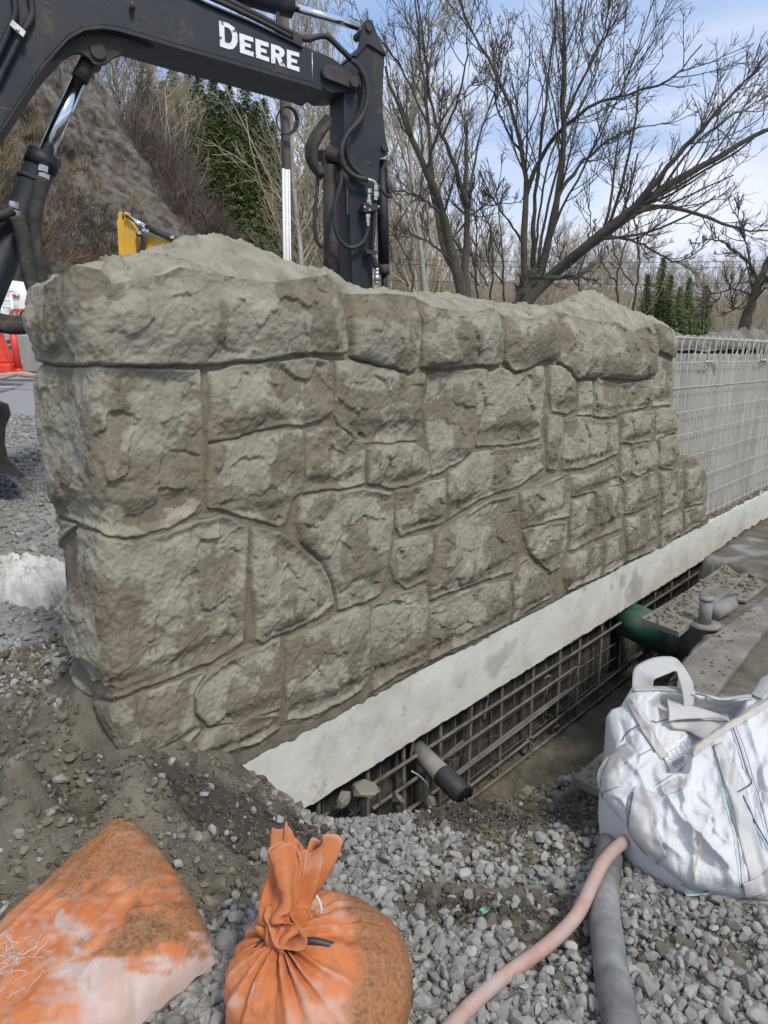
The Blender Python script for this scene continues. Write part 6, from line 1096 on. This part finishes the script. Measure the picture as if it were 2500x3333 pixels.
# pull grid points just outside on to the outline, so the edge is clean
def snap(Q, sd):
    gx_ = (poly_sd(OUT, Q+np.array([e1_, 0]))-poly_sd(OUT, Q-np.array([e1_, 0])))/(2*e1_); gy_ = (poly_sd(OUT, Q+np.array([0, e1_]))-poly_sd(OUT, Q-np.array([0, e1_])))/(2*e1_); return Q-np.stack([gx_, gy_], 1)*sd[:, None]
m_ = (sd < 0) & (sd > -12); QG[m_] = snap(QG[m_], sd[m_]); keep = sd > -12
fc = grid_faces(len(xs), len(ys)); fc = fc[keep[fc].all(1) & (sd[fc].max(1) > 0)]; iv, inv = np.unique(fc.ravel(), return_inverse=True); V = bag_pt(QG[iv]); F = inv.reshape(-1, 4)
rim = bag_pt(OUT); sk = []; zg = np.array([gz1(p[0], p[1]) for p in rim]); nO = len(OUT)      # sides of the bag down to the ground
low = rim.copy(); low[:, 2] = np.minimum(zg-0.01, rim[:, 2]-0.005); ctr = low.mean(0); low[:, :2] += (ctr[:2]-low[:, :2])*0.06
midr = (rim+low)/2; midr[:, :2] += (midr[:, :2]-ctr[:2])*0.03
S = np.vstack([rim, midr, low]); k = np.arange(nO); k2 = (k+1) % nO; FS = np.vstack([np.stack([k, k2, k2+nO, k+nO], -1), np.stack([k+nO, k2+nO, k2+2*nO, k+2*nO], -1)])
put('fabric', *join([(V, F), (S, FS)]), M['bag_white'], bag)
def on_bag(name, pts, r, m, lift=0.003, n=40, parent=None):
    P = np.array(pts, float); P = smooth_path(np.column_stack([P, np.zeros(len(P))]), n)[:, :2]; V, F = tube(bag_pt(P, lift), r*0.75, 5); return put(name, V, F, m, parent or bag)
def band(name, pts, w, m, lift=0.006, n=36, th=0.003):
    """webbing laid along a line on the bag; w in picture pixels, may vary"""
    P = np.array(pts, float); P = smooth_path(np.column_stack([P, np.zeros(len(P))]), n)[:, :2]; T = np.gradient(P, axis=0); T /= np.linalg.norm(T, axis=1)[:, None]; Nn = np.stack([-T[:, 1], T[:, 0]], 1); W = np.interp(np.linspace(0, 1, len(P)), np.linspace(0, 1, len(w)), w)[:, None] if not np.isscalar(w) else w
    G = np.stack([P+Nn*W*t for t in np.linspace(-0.5, 0.5, 9)], 1); Vt = bag_pt(G.reshape(-1, 2), lift); o = put(name, Vt, grid_faces(len(P), 9), m, bag); sm = o.modifiers.new('solid', 'SOLIDIFY'); sm.thickness = th; sm.offset = 0; return o
band('webbing', [(2098,2588),(2080,2640),(2085,2700),(2120,2760),(2150,2805)], [70,85,80,60,40], M['webbing']); band('webbing', [(2330,2440),(2370,2540),(2395,2600),(2430,2740),(2470,2880),(2480,2925)], [30,55,60,60,62,60], M['webbing'])
band('webbing', [(2048,2285),(2075,2335),(2110,2395),(2160,2470)], [26,34,38,34], M['webbing'], 0.010); band('webbing', [(1985,2580),(1975,2530),(2000,2485),(2050,2450)], [60,62,62,50], M['webbing'], 0.005)
band('hem', [(2242,2474),(2330,2402),(2415,2350),(2510,2285)], 34, M['webbing'], 0.008); band('hem', [(2060,2248),(2130,2246),(2200,2248),(2262,2262)], 20, M['webbing'], 0.01); band('hem', [(2300,2278),(2345,2288),(2400,2282),(2445,2275)], 22, M['webbing'], 0.01)
band('webbing', [(2150,2595),(2190,2575),(2228,2560)], [34,40,36], M['webbing'], 0.006); band('webbing', [(2420,2910),(2480,2890),(2540,2850)], [40,55,60], M['webbing'], 0.012); band('webbing', [(2460,2280),(2500,2230),(2560,2200)], [50,60,60], M['webbing'], 0.012)
for pts, m, r_ in [([(2055,2243),(2110,2245),(2170,2252),(2222,2253)], 'thread_green', 0.0026), ([(2262,2264),(2290,2270),(2330,2285),(2390,2288),(2446,2280)], 'thread_green', 0.0030), ([(2050,2290),(2080,2330),(2110,2380),(2140,2425)], 'thread_yellow', 0.0026), ([(2245,2470),(2330,2400),(2415,2348),(2500,2290)], 'thread_yellow', 0.0022),
                 ([(2120,2356),(2150,2345),(2172,2340)], 'thread_violet', 0.002), ([(2380,2390),(2400,2450),(2425,2530),(2440,2566),(2395,2600)], 'thread_violet', 0.0026), ([(2058,2595),(2050,2640),(2042,2690)], 'thread_blue', 0.003), ([(2412,2610),(2450,2690),(2500,2780)], 'thread_blue', 0.0030), ([(2024,2420),(2040,2395),(2085,2372)], 'thread_violet', 0.0022),
                 ([(2315,2435),(2340,2540),(2365,2650),(2395,2760),(2410,2900)], 'thread_green', 0.0014), ([(2275,2750),(2262,2830),(2250,2880)], 'thread_yellow', 0.0014), ([(2390,2385),(2430,2500),(2470,2640),(2500,2760)], 'thread_violet', 0.0014), ([(2075,2480),(2130,2448)], 'thread_green', 0.0013), ([(2130,2572),(2185,2540)], 'thread_green', 0.0013), ([(1960,2600),(1956,2540),(1985,2470)], 'thread_green', 0.002), ([(2215,2878),(2260,2900),(2310,2905)], 'thread_green', 0.003)]: on_bag('stitching', pts, r_, M[m], 0.010)
# label sewn inside with printed lines
lb = np.array([(2160,2428),(2240,2385),(2255,2410),(2240,2480),(2190,2535),(2150,2455)], float)
lx = np.arange(2140, 2262, 4.0); ly = np.arange(2380, 2545, 4.0); LQ = np.array(np.meshgrid(lx, ly, indexing='ij')).reshape(2, -1).T; ls = poly_sd(lb, LQ); lf = grid_faces(len(lx), len(ly)); lf = lf[(ls[lf] > 0).all(1)]; iv, inv = np.unique(lf.ravel(), return_inverse=True); lo_ = put('label_sheet', bag_pt(LQ[iv], 0.006), inv.reshape(-1, 4), M['paper'], bag)
LO, LU, LV = np.array([2172.0, 2450.0]), np.array([0.88, -0.47]), np.array([0.40, 0.92])
def lab(u, v): return tuple(LO+LU*u+LV*v)
for u0, v0, u1, v1 in ((0, 0, 46, 0), (0, 26, 46, 26), (0, 0, 0, 26), (46, 0, 46, 26), (15, 0, 15, 26), (31, 0, 31, 26), (52, -8, 64, -8), (52, -8, 52, 40), (64, -8, 64, 40), (52, 40, 64, 40)): on_bag('print_line', [lab(u0, v0), lab((u0+u1)/2, (v0+v1)/2), lab(u1, v1)], 0.0006, M['ink'], 0.009, 8, lo_)
for k in range(11): on_bag('print_line', [lab(2+4.0*k, 33), lab(2+4.0*k, 45), lab(2+4.0*k, 50+6*((k*7) % 3))], 0.0009, M['ink'], 0.009, 8, lo_)
# lifting loop and loose flap: ribbons between two edge lines
def ribbon(name, A, B, m, n=40, mid=0.0, th=0.004):
    A = smooth_path(np.array(A), n); B = smooth_path(np.array(B), n); q = min(len(A), len(B)); A, B = A[:q], B[:q]; G = np.stack([A+(B-A)*t+np.array([0, -0.01, 0.0])*mid*math.sin(t*math.pi) for t in np.linspace(0, 1, 8)], 1); o = put(name, G.reshape(-1, 3), grid_faces(q, 8), m, bag); sm = o.modifiers.new('solid', 'SOLIDIFY'); sm.thickness = th; sm.offset = 0; return o
top = bag_pt([(2090, 2250)])[0]; Yl = top[1]
ribbon('lifting_loop', [on_y(x, y, Yl+d) for x, y, d in [(2057,2262,0),(2058,2225,0.0),(2064,2178,0.03),(2095,2154,0.05),(2140,2139,0.06),(2195,2141,0.05),(2226,2172,0.0),(2255,2225,-0.03),(2258,2290,-0.05),(2250,2312,-0.05)]], [on_y(x, y, Yl+d) for x, y, d in [(2126,2262,-0.01),(2126,2240,-0.02),(2128,2214,-0.03),(2150,2202,-0.03),(2175,2192,-0.02),(2200,2184,-0.01),(2208,2205,-0.03),(2218,2240,-0.05),(2226,2290,-0.06),(2222,2312,-0.06)]], M['webbing'])
ribbon('loose_strap', list(bag_pt([(2170,2278),(2200,2290),(2260,2302),(2330,2325),(2368,2345)], 0.07)), list(bag_pt([(2176,2352),(2210,2346),(2270,2342),(2330,2342),(2366,2356)], 0.05)), M['webbing'], 30, 1.0); ribbon('loose_strap', list(bag_pt([(2180,2354),(2230,2350),(2290,2345),(2330,2345),(2366,2356)], 0.03)), list(bag_pt([(2190,2370),(2240,2380),(2285,2420),(2320,2390),(2330,2376)], 0.01)), M['webbing'], 30, 1.0)
ribbon('bottom_flap', [on_ground(x, y, 0.012) for x, y in [(2192,2862),(2215,2890),(2235,2918)]], [on_ground(x, y, 0.03) for x, y in [(2240,2880),(2290,2896),(2330,2908)]], M['bag_white'], 12)

# ------------------------------------------------------------------ sandbags
def cloth_mat(name, pale=0.4):
    m = mat(name, [(0.25, (0.42, 0.125, 0.040)), (0.5, (0.52, 0.175, 0.062)), (0.75, (0.58, 0.25, 0.12))], scale=9, detail=8, rough=0.75, bump=0.15, bscale=220, bdist=0.003, spec=0.3, attr=('dust', [(0.25, (0.46, 0.27, 0.20)), (0.5, (0.53, 0.41, 0.36)), (0.75, (0.55, 0.50, 0.475))]))
    nt = m.node_tree; b = nt.nodes['Principled BSDF']; prev = b.inputs['Base Color'].links[0].from_socket; at = nt.nodes.new('ShaderNodeAttribute'); at.attribute_name = 'grime'; mx = nt.nodes.new('ShaderNodeMix'); mx.data_type = 'RGBA'; nz = nt.nodes.new('ShaderNodeTexNoise'); nz.inputs['Scale'].default_value = 120; nz.inputs['Detail'].default_value = 8
    rp = nt.nodes.new('ShaderNodeValToRGB'); rp.color_ramp.elements[0].position = 0.36; rp.color_ramp.elements[0].color = (0.115, 0.072, 0.042, 1); rp.color_ramp.elements[1].position = 0.58; rp.color_ramp.elements[1].color = (0.29, 0.145, 0.06, 1); tc = nt.nodes.new('ShaderNodeTexCoord'); nt.links.new(tc.outputs['Object'], nz.inputs['Vector']); nt.links.new(nz.outputs['Fac'], rp.inputs[0])
    nt.links.new(at.outputs['Fac'], mx.inputs[0]); nt.links.new(prev, mx.inputs[6]); nt.links.new(rp.outputs[0], mx.inputs[7]); nt.links.new(mx.outputs[2], b.inputs['Base Color']); return m
M['sandbag'] = cloth_mat('sandbag_cloth')
def add_weave(m, scale, st):
    nt = m.node_tree; b = nt.nodes['Principled BSDF']; old = b.inputs['Normal'].links[0].from_node; tc = nt.nodes.new('ShaderNodeTexCoord'); hs = []
    for rot in ((0, 0, 0.5), (0, 0, 2.07)):
        mp = nt.nodes.new('ShaderNodeMapping'); mp.inputs['Rotation'].default_value = rot; w = nt.nodes.new('ShaderNodeTexWave'); w.inputs['Scale'].default_value = scale; w.inputs['Distortion'].default_value = 0.6; nt.links.new(tc.outputs['Object'], mp.inputs[0]); nt.links.new(mp.outputs[0], w.inputs['Vector']); hs.append(w)
    a = nt.nodes.new('ShaderNodeMath'); a.operation = 'ADD'; nt.links.new(hs[0].outputs['Fac'], a.inputs[0]); nt.links.new(hs[1].outputs['Fac'], a.inputs[1])
    bp = nt.nodes.new('ShaderNodeBump'); bp.inputs['Strength'].default_value = st; bp.inputs['Distance'].default_value = 0.003; nt.links.new(a.outputs[0], bp.inputs['Height']); nt.links.new(old.outputs[0], bp.inputs['Normal']); nt.links.new(bp.outputs[0], b.inputs['Normal'])
add_weave(M['sandbag'], 110, 0.14); add_weave(M['bag_white'], 60, 0.22)
M['thread'] = mat('frayed_thread', [(0.3, (0.50, 0.47, 0.44)), (0.7, (0.70, 0.68, 0.65))], scale=20, rough=0.8)
# lying bag: a filled sack between four ground corners
A_ = on_z(398, 2758, 0.045); B_ = on_z(702, 3112, 0.045); D_ = A_+np.array([-0.30, -0.58, 0]); C_ = B_+np.array([-0.36, -0.50, 0]); na, nb_ = 110, 130
ua = np.linspace(0, 1, na); ub = np.linspace(0, 1, nb_); GA, GB = np.meshgrid(ua, ub, indexing='ij')
# rounded outline: bulge the middle of the sides a little, keep ears at the corners
e_a = (2*GA-1); e_b = (2*GB-1)
Pm = (A_[None, None]*(1-GA)[..., None]+B_[None, None]*GA[..., None])*(1-GB)[..., None]+(D_[None, None]*(1-GA)[..., None]+C_[None, None]*GA[..., None])*GB[..., None]
axA = (B_-A_)/np.linalg.norm(B_-A_); axB = np.array([-0.48, -0.87, 0]); Pm = Pm-axB*((1-np.abs(e_a)**2.0)*0.055*(1-GB))[..., None]-axA*((1-np.abs(e_b)**2.0)*0.030*(1-GA))[..., None]
prof = np.clip(1-np.abs(e_a)**4.5, 0, 1)**0.45*np.clip(1-np.abs(e_b)**6, 0, 1)**0.42; q3 = np.stack([GA*5, GB*7, GA*0], -1); q3 = q3+0.5*np.stack([fbm(q3, 2, 651), fbm(q3+5, 2, 652), q3[..., 0]*0], -1)
wr = (1-np.abs(fbm(q3*np.array([1.3, 0.55, 1]), 4, 655)))-0.75; long_ = np.exp(-np.abs(GA-0.20-0.25*(GB-0.5))/0.025)*sstep(0.35, 0.6, GB)
edgef = 1-np.clip(1-np.abs(e_b)**6, 0, 1)*np.clip(1-np.abs(e_a)**6, 0, 1); pleat = np.cos(GA*70+3*np.sin(GA*9))*np.exp(-GB*14)*0.004+np.cos(GB*60)*np.exp(-(1-GA)*16)*0.003
top_h = 0.108*prof*(1-0.25*sstep(0.5, 0.9, GB)*(1-GA))+wr*0.020*prof**0.5+long_*0.018+fbm(q3*2.2, 3, 657)*0.004+pleat
gzA = 0.5*(base_z(Pm.reshape(-1, 3)[:, :2]).reshape(na, nb_))+0.5*0.0; zt = Pm[..., 2]*0+gzA+0.030+top_h; zb_ = gzA+0.028-0.045*prof
Vt = np.concatenate([np.stack([Pm[..., 0], Pm[..., 1], zt], -1).reshape(-1, 3), np.stack([Pm[..., 0], Pm[..., 1], zb_], -1).reshape(-1, 3)]); f1 = grid_faces(na, nb_); n0 = na*nb_
xg, yg = project(Vt); n1 = fbm(np.column_stack([xg/120, yg/120, xg*0]), 5, 661); n2 = fbm(np.column_stack([xg/28, yg/28, xg*0]), 4, 662)
n3 = fbm(np.column_stack([xg/60+yg/200, yg/14, xg*0]), 4, 663)
low_ = (yg-3105)/70-(xg-430)/300*(xg > 430)*-1.0
dust = np.clip(sstep(-0.1, 0.9, low_+1.1*n1+0.8*n3)*0.95*sstep(100, 330, xg+120*n1+60*n2)+sstep(0.1, 0.7, 0.8-np.hypot((xg-230)/260, (yg-3015)/70)+0.9*n1+0.5*n2)*0.6+0.30*sstep(-0.1, 0.6, n2+n3), 0, 1)
gr_a = sstep(0.0, 0.55, 0.95-np.hypot((xg-440)/180, (yg-3055)/130)+0.8*n1+0.5*n2); gr_b = sstep(-0.3, 0.8, (2905-yg)/130+0.9*n1+0.4*n2); gr_c = sstep(0.0, 0.7, (xg-470)/200+0.7*n1+0.3*n2)
grime = np.clip(np.maximum.reduce([gr_a*0.95, gr_b*0.75, gr_c*0.8])+0.25*sstep(0.05, 0.5, n2), 0, 0.95)*(1-dust*0.85)
sb = thing('sandbag', tuple(on_z(350, 3050, 0)), 'filled orange sandbag lying flat, stained brown and dusted white, torn at the corner', 'sandbag', 'orange sandbags'); put('sack', Vt, [np.vstack([f1, f1[:, ::-1]+n0])], M['sandbag'], sb, True, {'dust': dust, 'grime': grime})
r = np.random.default_rng(15); Pth = []
for k in range(120):
    i = int(np.clip(r.normal(0.40, 0.10), 0.1, 0.8)*(na-1)); j = int(np.clip(r.normal(0.72, 0.06), 0.4, 0.95)*(nb_-1)); o_ = Vt[i*nb_+j]; d_ = r.normal(0, 1, 3)*np.array([1, 1, 0.35]); pts = [o_+UP*0.002]
    for q in range(4): d_ = d_+r.normal(0, 0.5, 3)*np.array([1, 1, 0.4]); pts.append(pts[-1]+d_/np.linalg.norm(d_)*0.010+UP*0.0008)
    Pth.append(pts)
put('frayed_threads', *batch_tubes(np.array(Pth), np.full((120, 5), 0.0006), 4), M['thread'], sb)['kind'] = 'stuff'
# tied bag: bulging body with pleats gathered to a tied neck, and the ruffled top
sb2 = thing('sandbag', tuple(on_z(1036, 3180, 0)), 'upright orange sandbag tied at the neck with a black tie, ruffled top standing up', 'sandbag', 'orange sandbags')
NK = on_z(925, 3072, 0.235); CB = on_z(1040, 3225, 0.105); CB = CB+np.array([0.0, 0.02, 0]); RX = np.array([0.205, 0.215, 0.150]); nth, nph = 200, 130
th_ = np.linspace(0, 2*math.pi, nth, endpoint=False); ph_ = np.linspace(0.001, math.pi, nph); axn = (NK-CB); axn /= np.linalg.norm(axn); e1 = np.cross(axn, [0, 1.0, 0.3]); e1 /= np.linalg.norm(e1); e2 = np.cross(axn, e1)
TH_, PH_ = np.meshgrid(th_, ph_, indexing='ij'); Dv = axn*np.cos(PH_)[..., None]+(e1*np.cos(TH_)[..., None]+e2*np.sin(TH_)[..., None])*np.sin(PH_)[..., None]
den_ = np.sqrt(((Dv/RX)**2).sum(-1)); Rr = 1/den_; nl = np.linalg.norm(NK-CB); rho = PH_
cone = np.exp(-(rho/0.20)**1.3); Rr = Rr*(1-cone)+nl*cone
fold_n = fbm(np.stack([np.cos(TH_)*2.2, np.sin(TH_)*2.2, rho*0.6], -1), 3, 671); psi = TH_+0.35*fold_n+0.10*np.sin(TH_*3)
pl = (np.abs(((psi*17/(2*math.pi)) % 1.0)-0.5)*2)**0.8; pl2 = (np.abs(((psi*31/(2*math.pi)+0.3) % 1.0)-0.5)*2); fade = np.exp(-(rho/0.95)**2)*sstep(0.0, 0.10, rho)
Rr = Rr+(pl-0.5)*0.034*fade+(pl2-0.5)*0.012*np.exp(-(rho/0.6)**2)*sstep(0.0, 0.1, rho)+fbm(Dv*3.0, 4, 673)*0.010*sstep(0.3, 0.9, rho)+fbm(Dv*12, 3, 674)*0.0025
Vb = (CB+Dv*Rr[..., None]); Vb[..., 2] = np.maximum(Vb[..., 2], 0.0); Vb = Vb.reshape(-1, 3); fb_ = grid_faces(nth, nph, True)
xg, yg = project(Vb); n1 = fbm(Vb*14, 5, 681); n2 = fbm(Vb*40, 4, 682); front = sstep(1180, 1120, xg+60*n1)
dust = np.clip(sstep(0.02, 0.4, n1+0.35*(pl.ravel()-0.4)*fade.ravel()*2+0.1*(xg < 1000))*0.42, 0, 1)*front; grime = np.clip((1-front)*0.75+0.6*sstep(0.2, 0.5, n1-0.1)*(xg > 1000)*0.6+0.3*sstep(0.15, 0.4, n2), 0, 0.85)
put('sack', Vb, fb_, M['sandbag'], sb2, True, {'dust': dust, 'grime': grime})
spine = smooth_path(np.array([NK-axn*0.01, NK+axn*0.012]+[on_y(x, y, NK[1]+d) for x, y, d in [(925,3010,0.02),(925,2950,0.04),(950,2880,0.06),(972,2800,0.08),(985,2735,0.10)]]), 46); nr, ntp = len(spine), 150; tt = np.linspace(0, 1, nr); rad = np.interp(tt, [0, 0.10, 0.25, 0.45, 0.65, 0.85, 1.0], [0.024, 0.020, 0.041, 0.045, 0.048, 0.056, 0.064])
T = np.gradient(spine, axis=0); T /= np.linalg.norm(T, axis=1)[:, None]; S1 = np.cross(T, [0, 1.0, 0.2]); S1 /= np.linalg.norm(S1, axis=1)[:, None]; S2 = np.cross(T, S1); at_ = np.linspace(0, 2*math.pi, ntp, endpoint=False)
TT, AA = np.meshgrid(tt, at_, indexing='ij'); tw = AA+0.9*TT; lob = 0.30*np.sign(np.cos(3*tw+0.5))*np.abs(np.cos(3*tw+0.5))**0.7+0.22*np.cos(5*tw+1.7+TT*2)+0.16*np.cos(9*tw+TT*3)+0.07*np.cos(17*tw+TT*4); lob = lob*np.clip(TT*4.5, 0.45, 1)
Rt = rad[:, None]*(1+lob); topcut = (0.018*np.cos(2*AA+0.6)+0.012*np.cos(5*AA)+0.006*np.cos(11*AA))*TT**3
Vt2 = spine[:, None]+Rt[..., None]*(S1[:, None]*np.cos(AA)[..., None]+S2[:, None]*np.sin(AA)[..., None])+T[:, None]*topcut[..., None]; Vt2 = Vt2+fbm(Vt2*30, 3, 691)[..., None]*0.004; ft = np.stack([np.arange(nr-1)[:, None]*ntp+np.arange(ntp)[None], np.arange(nr-1)[:, None]*ntp+(np.arange(ntp)+1)[None] % ntp, (np.arange(nr-1)[:, None]+1)*ntp+(np.arange(ntp)+1)[None] % ntp, (np.arange(nr-1)[:, None]+1)*ntp+np.arange(ntp)[None]], -1).reshape(-1, 4); Vf = Vt2.reshape(-1, 3)
o = put('ruffled_top', Vf, ft, M['sandbag'], sb2, True, {'dust': np.clip(0.28*sstep(0.1, 0.5, fbm(Vf*18, 4, 693))+0.25*np.repeat(sstep(0.97, 1.0, tt), ntp), 0, 1), 'grime': np.zeros(len(Vf))}); sm = o.modifiers.new('solid', 'SOLIDIFY'); sm.thickness = 0.0016
# turned-down lip of the sack's mouth, hanging over the tie
lipA = [on_y(x, y, NK[1]+d) for x, y, d in [(868,2945,0.03),(862,2985,0.0),(885,3040,-0.03),(905,3080,-0.04),(950,3092,-0.05),(992,3088,-0.05),(994,3040,-0.04),(960,2990,-0.01),(925,2945,0.02)]]; lipB = [on_y(x, y, NK[1]+d) for x, y, d in [(925,2935,0.05),(915,2960,0.04),(905,2985,0.03),(915,3010,0.02),(935,3030,0.02),(955,3020,0.01),(960,2995,0.01),(945,2970,0.03),(935,2945,0.05)]]
Al = smooth_path(lipA, 60); Bl = smooth_path(lipB, 60); G = np.stack([Al+(Bl-Al)*t+np.array([0, -0.012, 0.004])*math.sin(t*math.pi) for t in np.linspace(0, 1, 14)], 1); G = G+fbm(G*40, 2, 695)[..., None]*0.003; o = put('folded_lip', G.reshape(-1, 3), grid_faces(len(Al), 14), M['sandbag'], sb2, True, {'dust': np.full(len(Al)*14, 0.12), 'grime': np.zeros(len(Al)*14)}); sm = o.modifiers.new('solid', 'SOLIDIFY'); sm.thickness = 0.0018
# black tie
M['tie'] = mat('black_tie', [(0.3, (0.012, 0.012, 0.014)), (0.7, (0.04, 0.04, 0.044))], scale=20, rough=0.5)
a = np.linspace(0, 2*math.pi, 30); P = NK-axn*0.006+0.032*(np.outer(np.cos(a), e1)+np.outer(np.sin(a), e2)); V, F = tube(P, 0.0055, 8, False); put('tie', V, F, M['tie'], sb2)
for pts, r_ in (([(955,3068,0.25),(1010,3062,0.26),(1085,3078,0.25),(1110,3092,0.24),(1180,3135,0.20),(1275,3178,0.135)], [0.008,0.008,0.0075,0.004,0.0035,0.003]), ([(960,3072,0.245),(1040,3090,0.24),(1110,3112,0.225),(1170,3130,0.205)], [0.005,0.0045,0.004,0.0035]), ([(905,3055,0.25),(870,3052,0.245),(820,3090,0.21),(775,3150,0.15),(752,3200,0.10)], [0.005,0.004,0.0035,0.003,0.003])):
    P = smooth_path(np.array([on_z(x, y, z) for x, y, z in pts]), 30); V, F = tube(P, np.interp(np.linspace(0, 1, len(P)), np.linspace(0, 1, len(r_)), r_), 8); put('tie_tail', V, F, M['tie'], sb2)
P = smooth_path(np.array([on_y(x, y, NK[1]+0.03) for x, y in [(1030,2915),(1040,2935),(1046,2960),(1044,2975)]]), 12); V, F = tube(P, 0.0030, 6); put('loose_thread', V, F, M['thread'], sb2)

# ------------------------------------------------------------------ cement sack behind the wall's end, leaf, sticks
ce = on_z(75, 1900, 0.40); nx_, ny_ = 60, 44; gu, gv = np.meshgrid(np.linspace(-1, 1, nx_), np.linspace(-1, 1, ny_), indexing='ij'); pr = (np.clip(1-np.abs(gu)**4, 0, 1)*np.clip(1-np.abs(gv)**4, 0, 1))**0.5; q3 = np.stack([gu*3, gv*3, gu*0], -1); M['cement'] = mat('cement_paper', [(0.3, (0.34, 0.325, 0.28)), (0.5, (0.56, 0.545, 0.50)), (0.8, (0.70, 0.69, 0.66))], scale=9, detail=9, rough=0.85, bump=0.5, speck=[(14, 0.56, 0.66, (0.25, 0.235, 0.20), (1, 1, 1))])
dA = np.array([0.95, -0.30, 0]); dB = np.array([0.25, 0.95, 0.10]); hz = 0.11*pr+(1-np.abs(fbm(q3*1.4, 4, 701)))*0.085*pr+fbm(q3*3, 3, 702)*0.012+((1-np.abs(fbm(q3*3, 3, 703)))**3)*0.03*pr; Vc = ce+gu[..., None]*dA*0.26+gv[..., None]*dB*0.16+UP*(hz-0.09)[..., None]; Vl = ce+gu[..., None]*dA*0.26+gv[..., None]*dB*0.16+UP*(-0.09-0.05*pr)[..., None]; fcc = grid_faces(nx_, ny_)
t = put('cement_sack', np.vstack([Vc.reshape(-1, 3), Vl.reshape(-1, 3)]), [np.vstack([fcc, fcc[:, ::-1]+nx_*ny_])], M['cement']); tag(t, 'crumpled white cement sack on the ground past the end of the wall', 'sack')
M['leaf'] = mat('green_leaf', [(0.3, (0.10, 0.30, 0.17)), (0.7, (0.22, 0.48, 0.30))], scale=30, rough=0.5)
l0 = on_ground(1555, 2983, 0.012); l1 = on_ground(1608, 2950, 0.020); ld = l1-l0; sd_ = np.cross(ld, UP); sd_ /= np.linalg.norm(sd_); ts = np.linspace(0, 1, 9); G = np.stack([l0+ld*tq+sd_*0.011*math.sin(math.pi*tq**0.8)*s_+UP*(0.004*abs(s_)+0.004*math.sin(tq*3)) for tq in ts for s_ in (-1, -0.4, 0, 0.4, 1)]); o = tag(put('leaf', G, grid_faces(9, 5), M['leaf']), 'small bright green leaf lying on the wet mud', 'leaf'); sm = o.modifiers.new('solid', 'SOLIDIFY'); sm.thickness = 0.0008
for k, (p, q, w_, lab) in enumerate([((1215, 2785), (1300, 2820), 0.006, 'short brown stick on the gravel right of the ruffled sandbag'), ((1870, 3190), (1935, 3230), 0.005, 'short brown stick between the pink and grey hoses'), ((1380, 2740), (1330, 2700), 0.004, 'thin twig on the mud below the footing')]):
    P = smooth_path(np.array([on_ground(*p, 0.016), on_ground((p[0]+q[0])/2, (p[1]+q[1])/2-3, 0.020), on_ground(*q, 0.014)]), 8); V, F = tube(P, w_*np.linspace(1, 0.6, len(P)), 6); tag(put('stick', V, F, M['twig_dark']), lab, 'stick')
# broken rocks at the foot of the footing
for k, (px, py, q, s_) in enumerate([(1190, 2570, 0.02, 0.075), (1290, 2600, 0.05, 0.06), (1120, 2600, 0.03, 0.05), (1400, 2610, 0.06, 0.05)]):
    c = on_plane(px, py, P0+WN*q, WN); V, F = ANG[k]; bm_r = mesh_np('rock', V*s_, F, False); o = add('rock', bm_r, M['board']); o.location = c; o.rotation_euler = (k, 0.5*k, 2*k); tag(o, ('angular broken rock leaning under the near end of the footing', 'flat rock shard just left of the grey drain pipe', 'small rock at the buried tip of the white footing', 'small rock in front of the grey drain pipe')[k], 'rock')
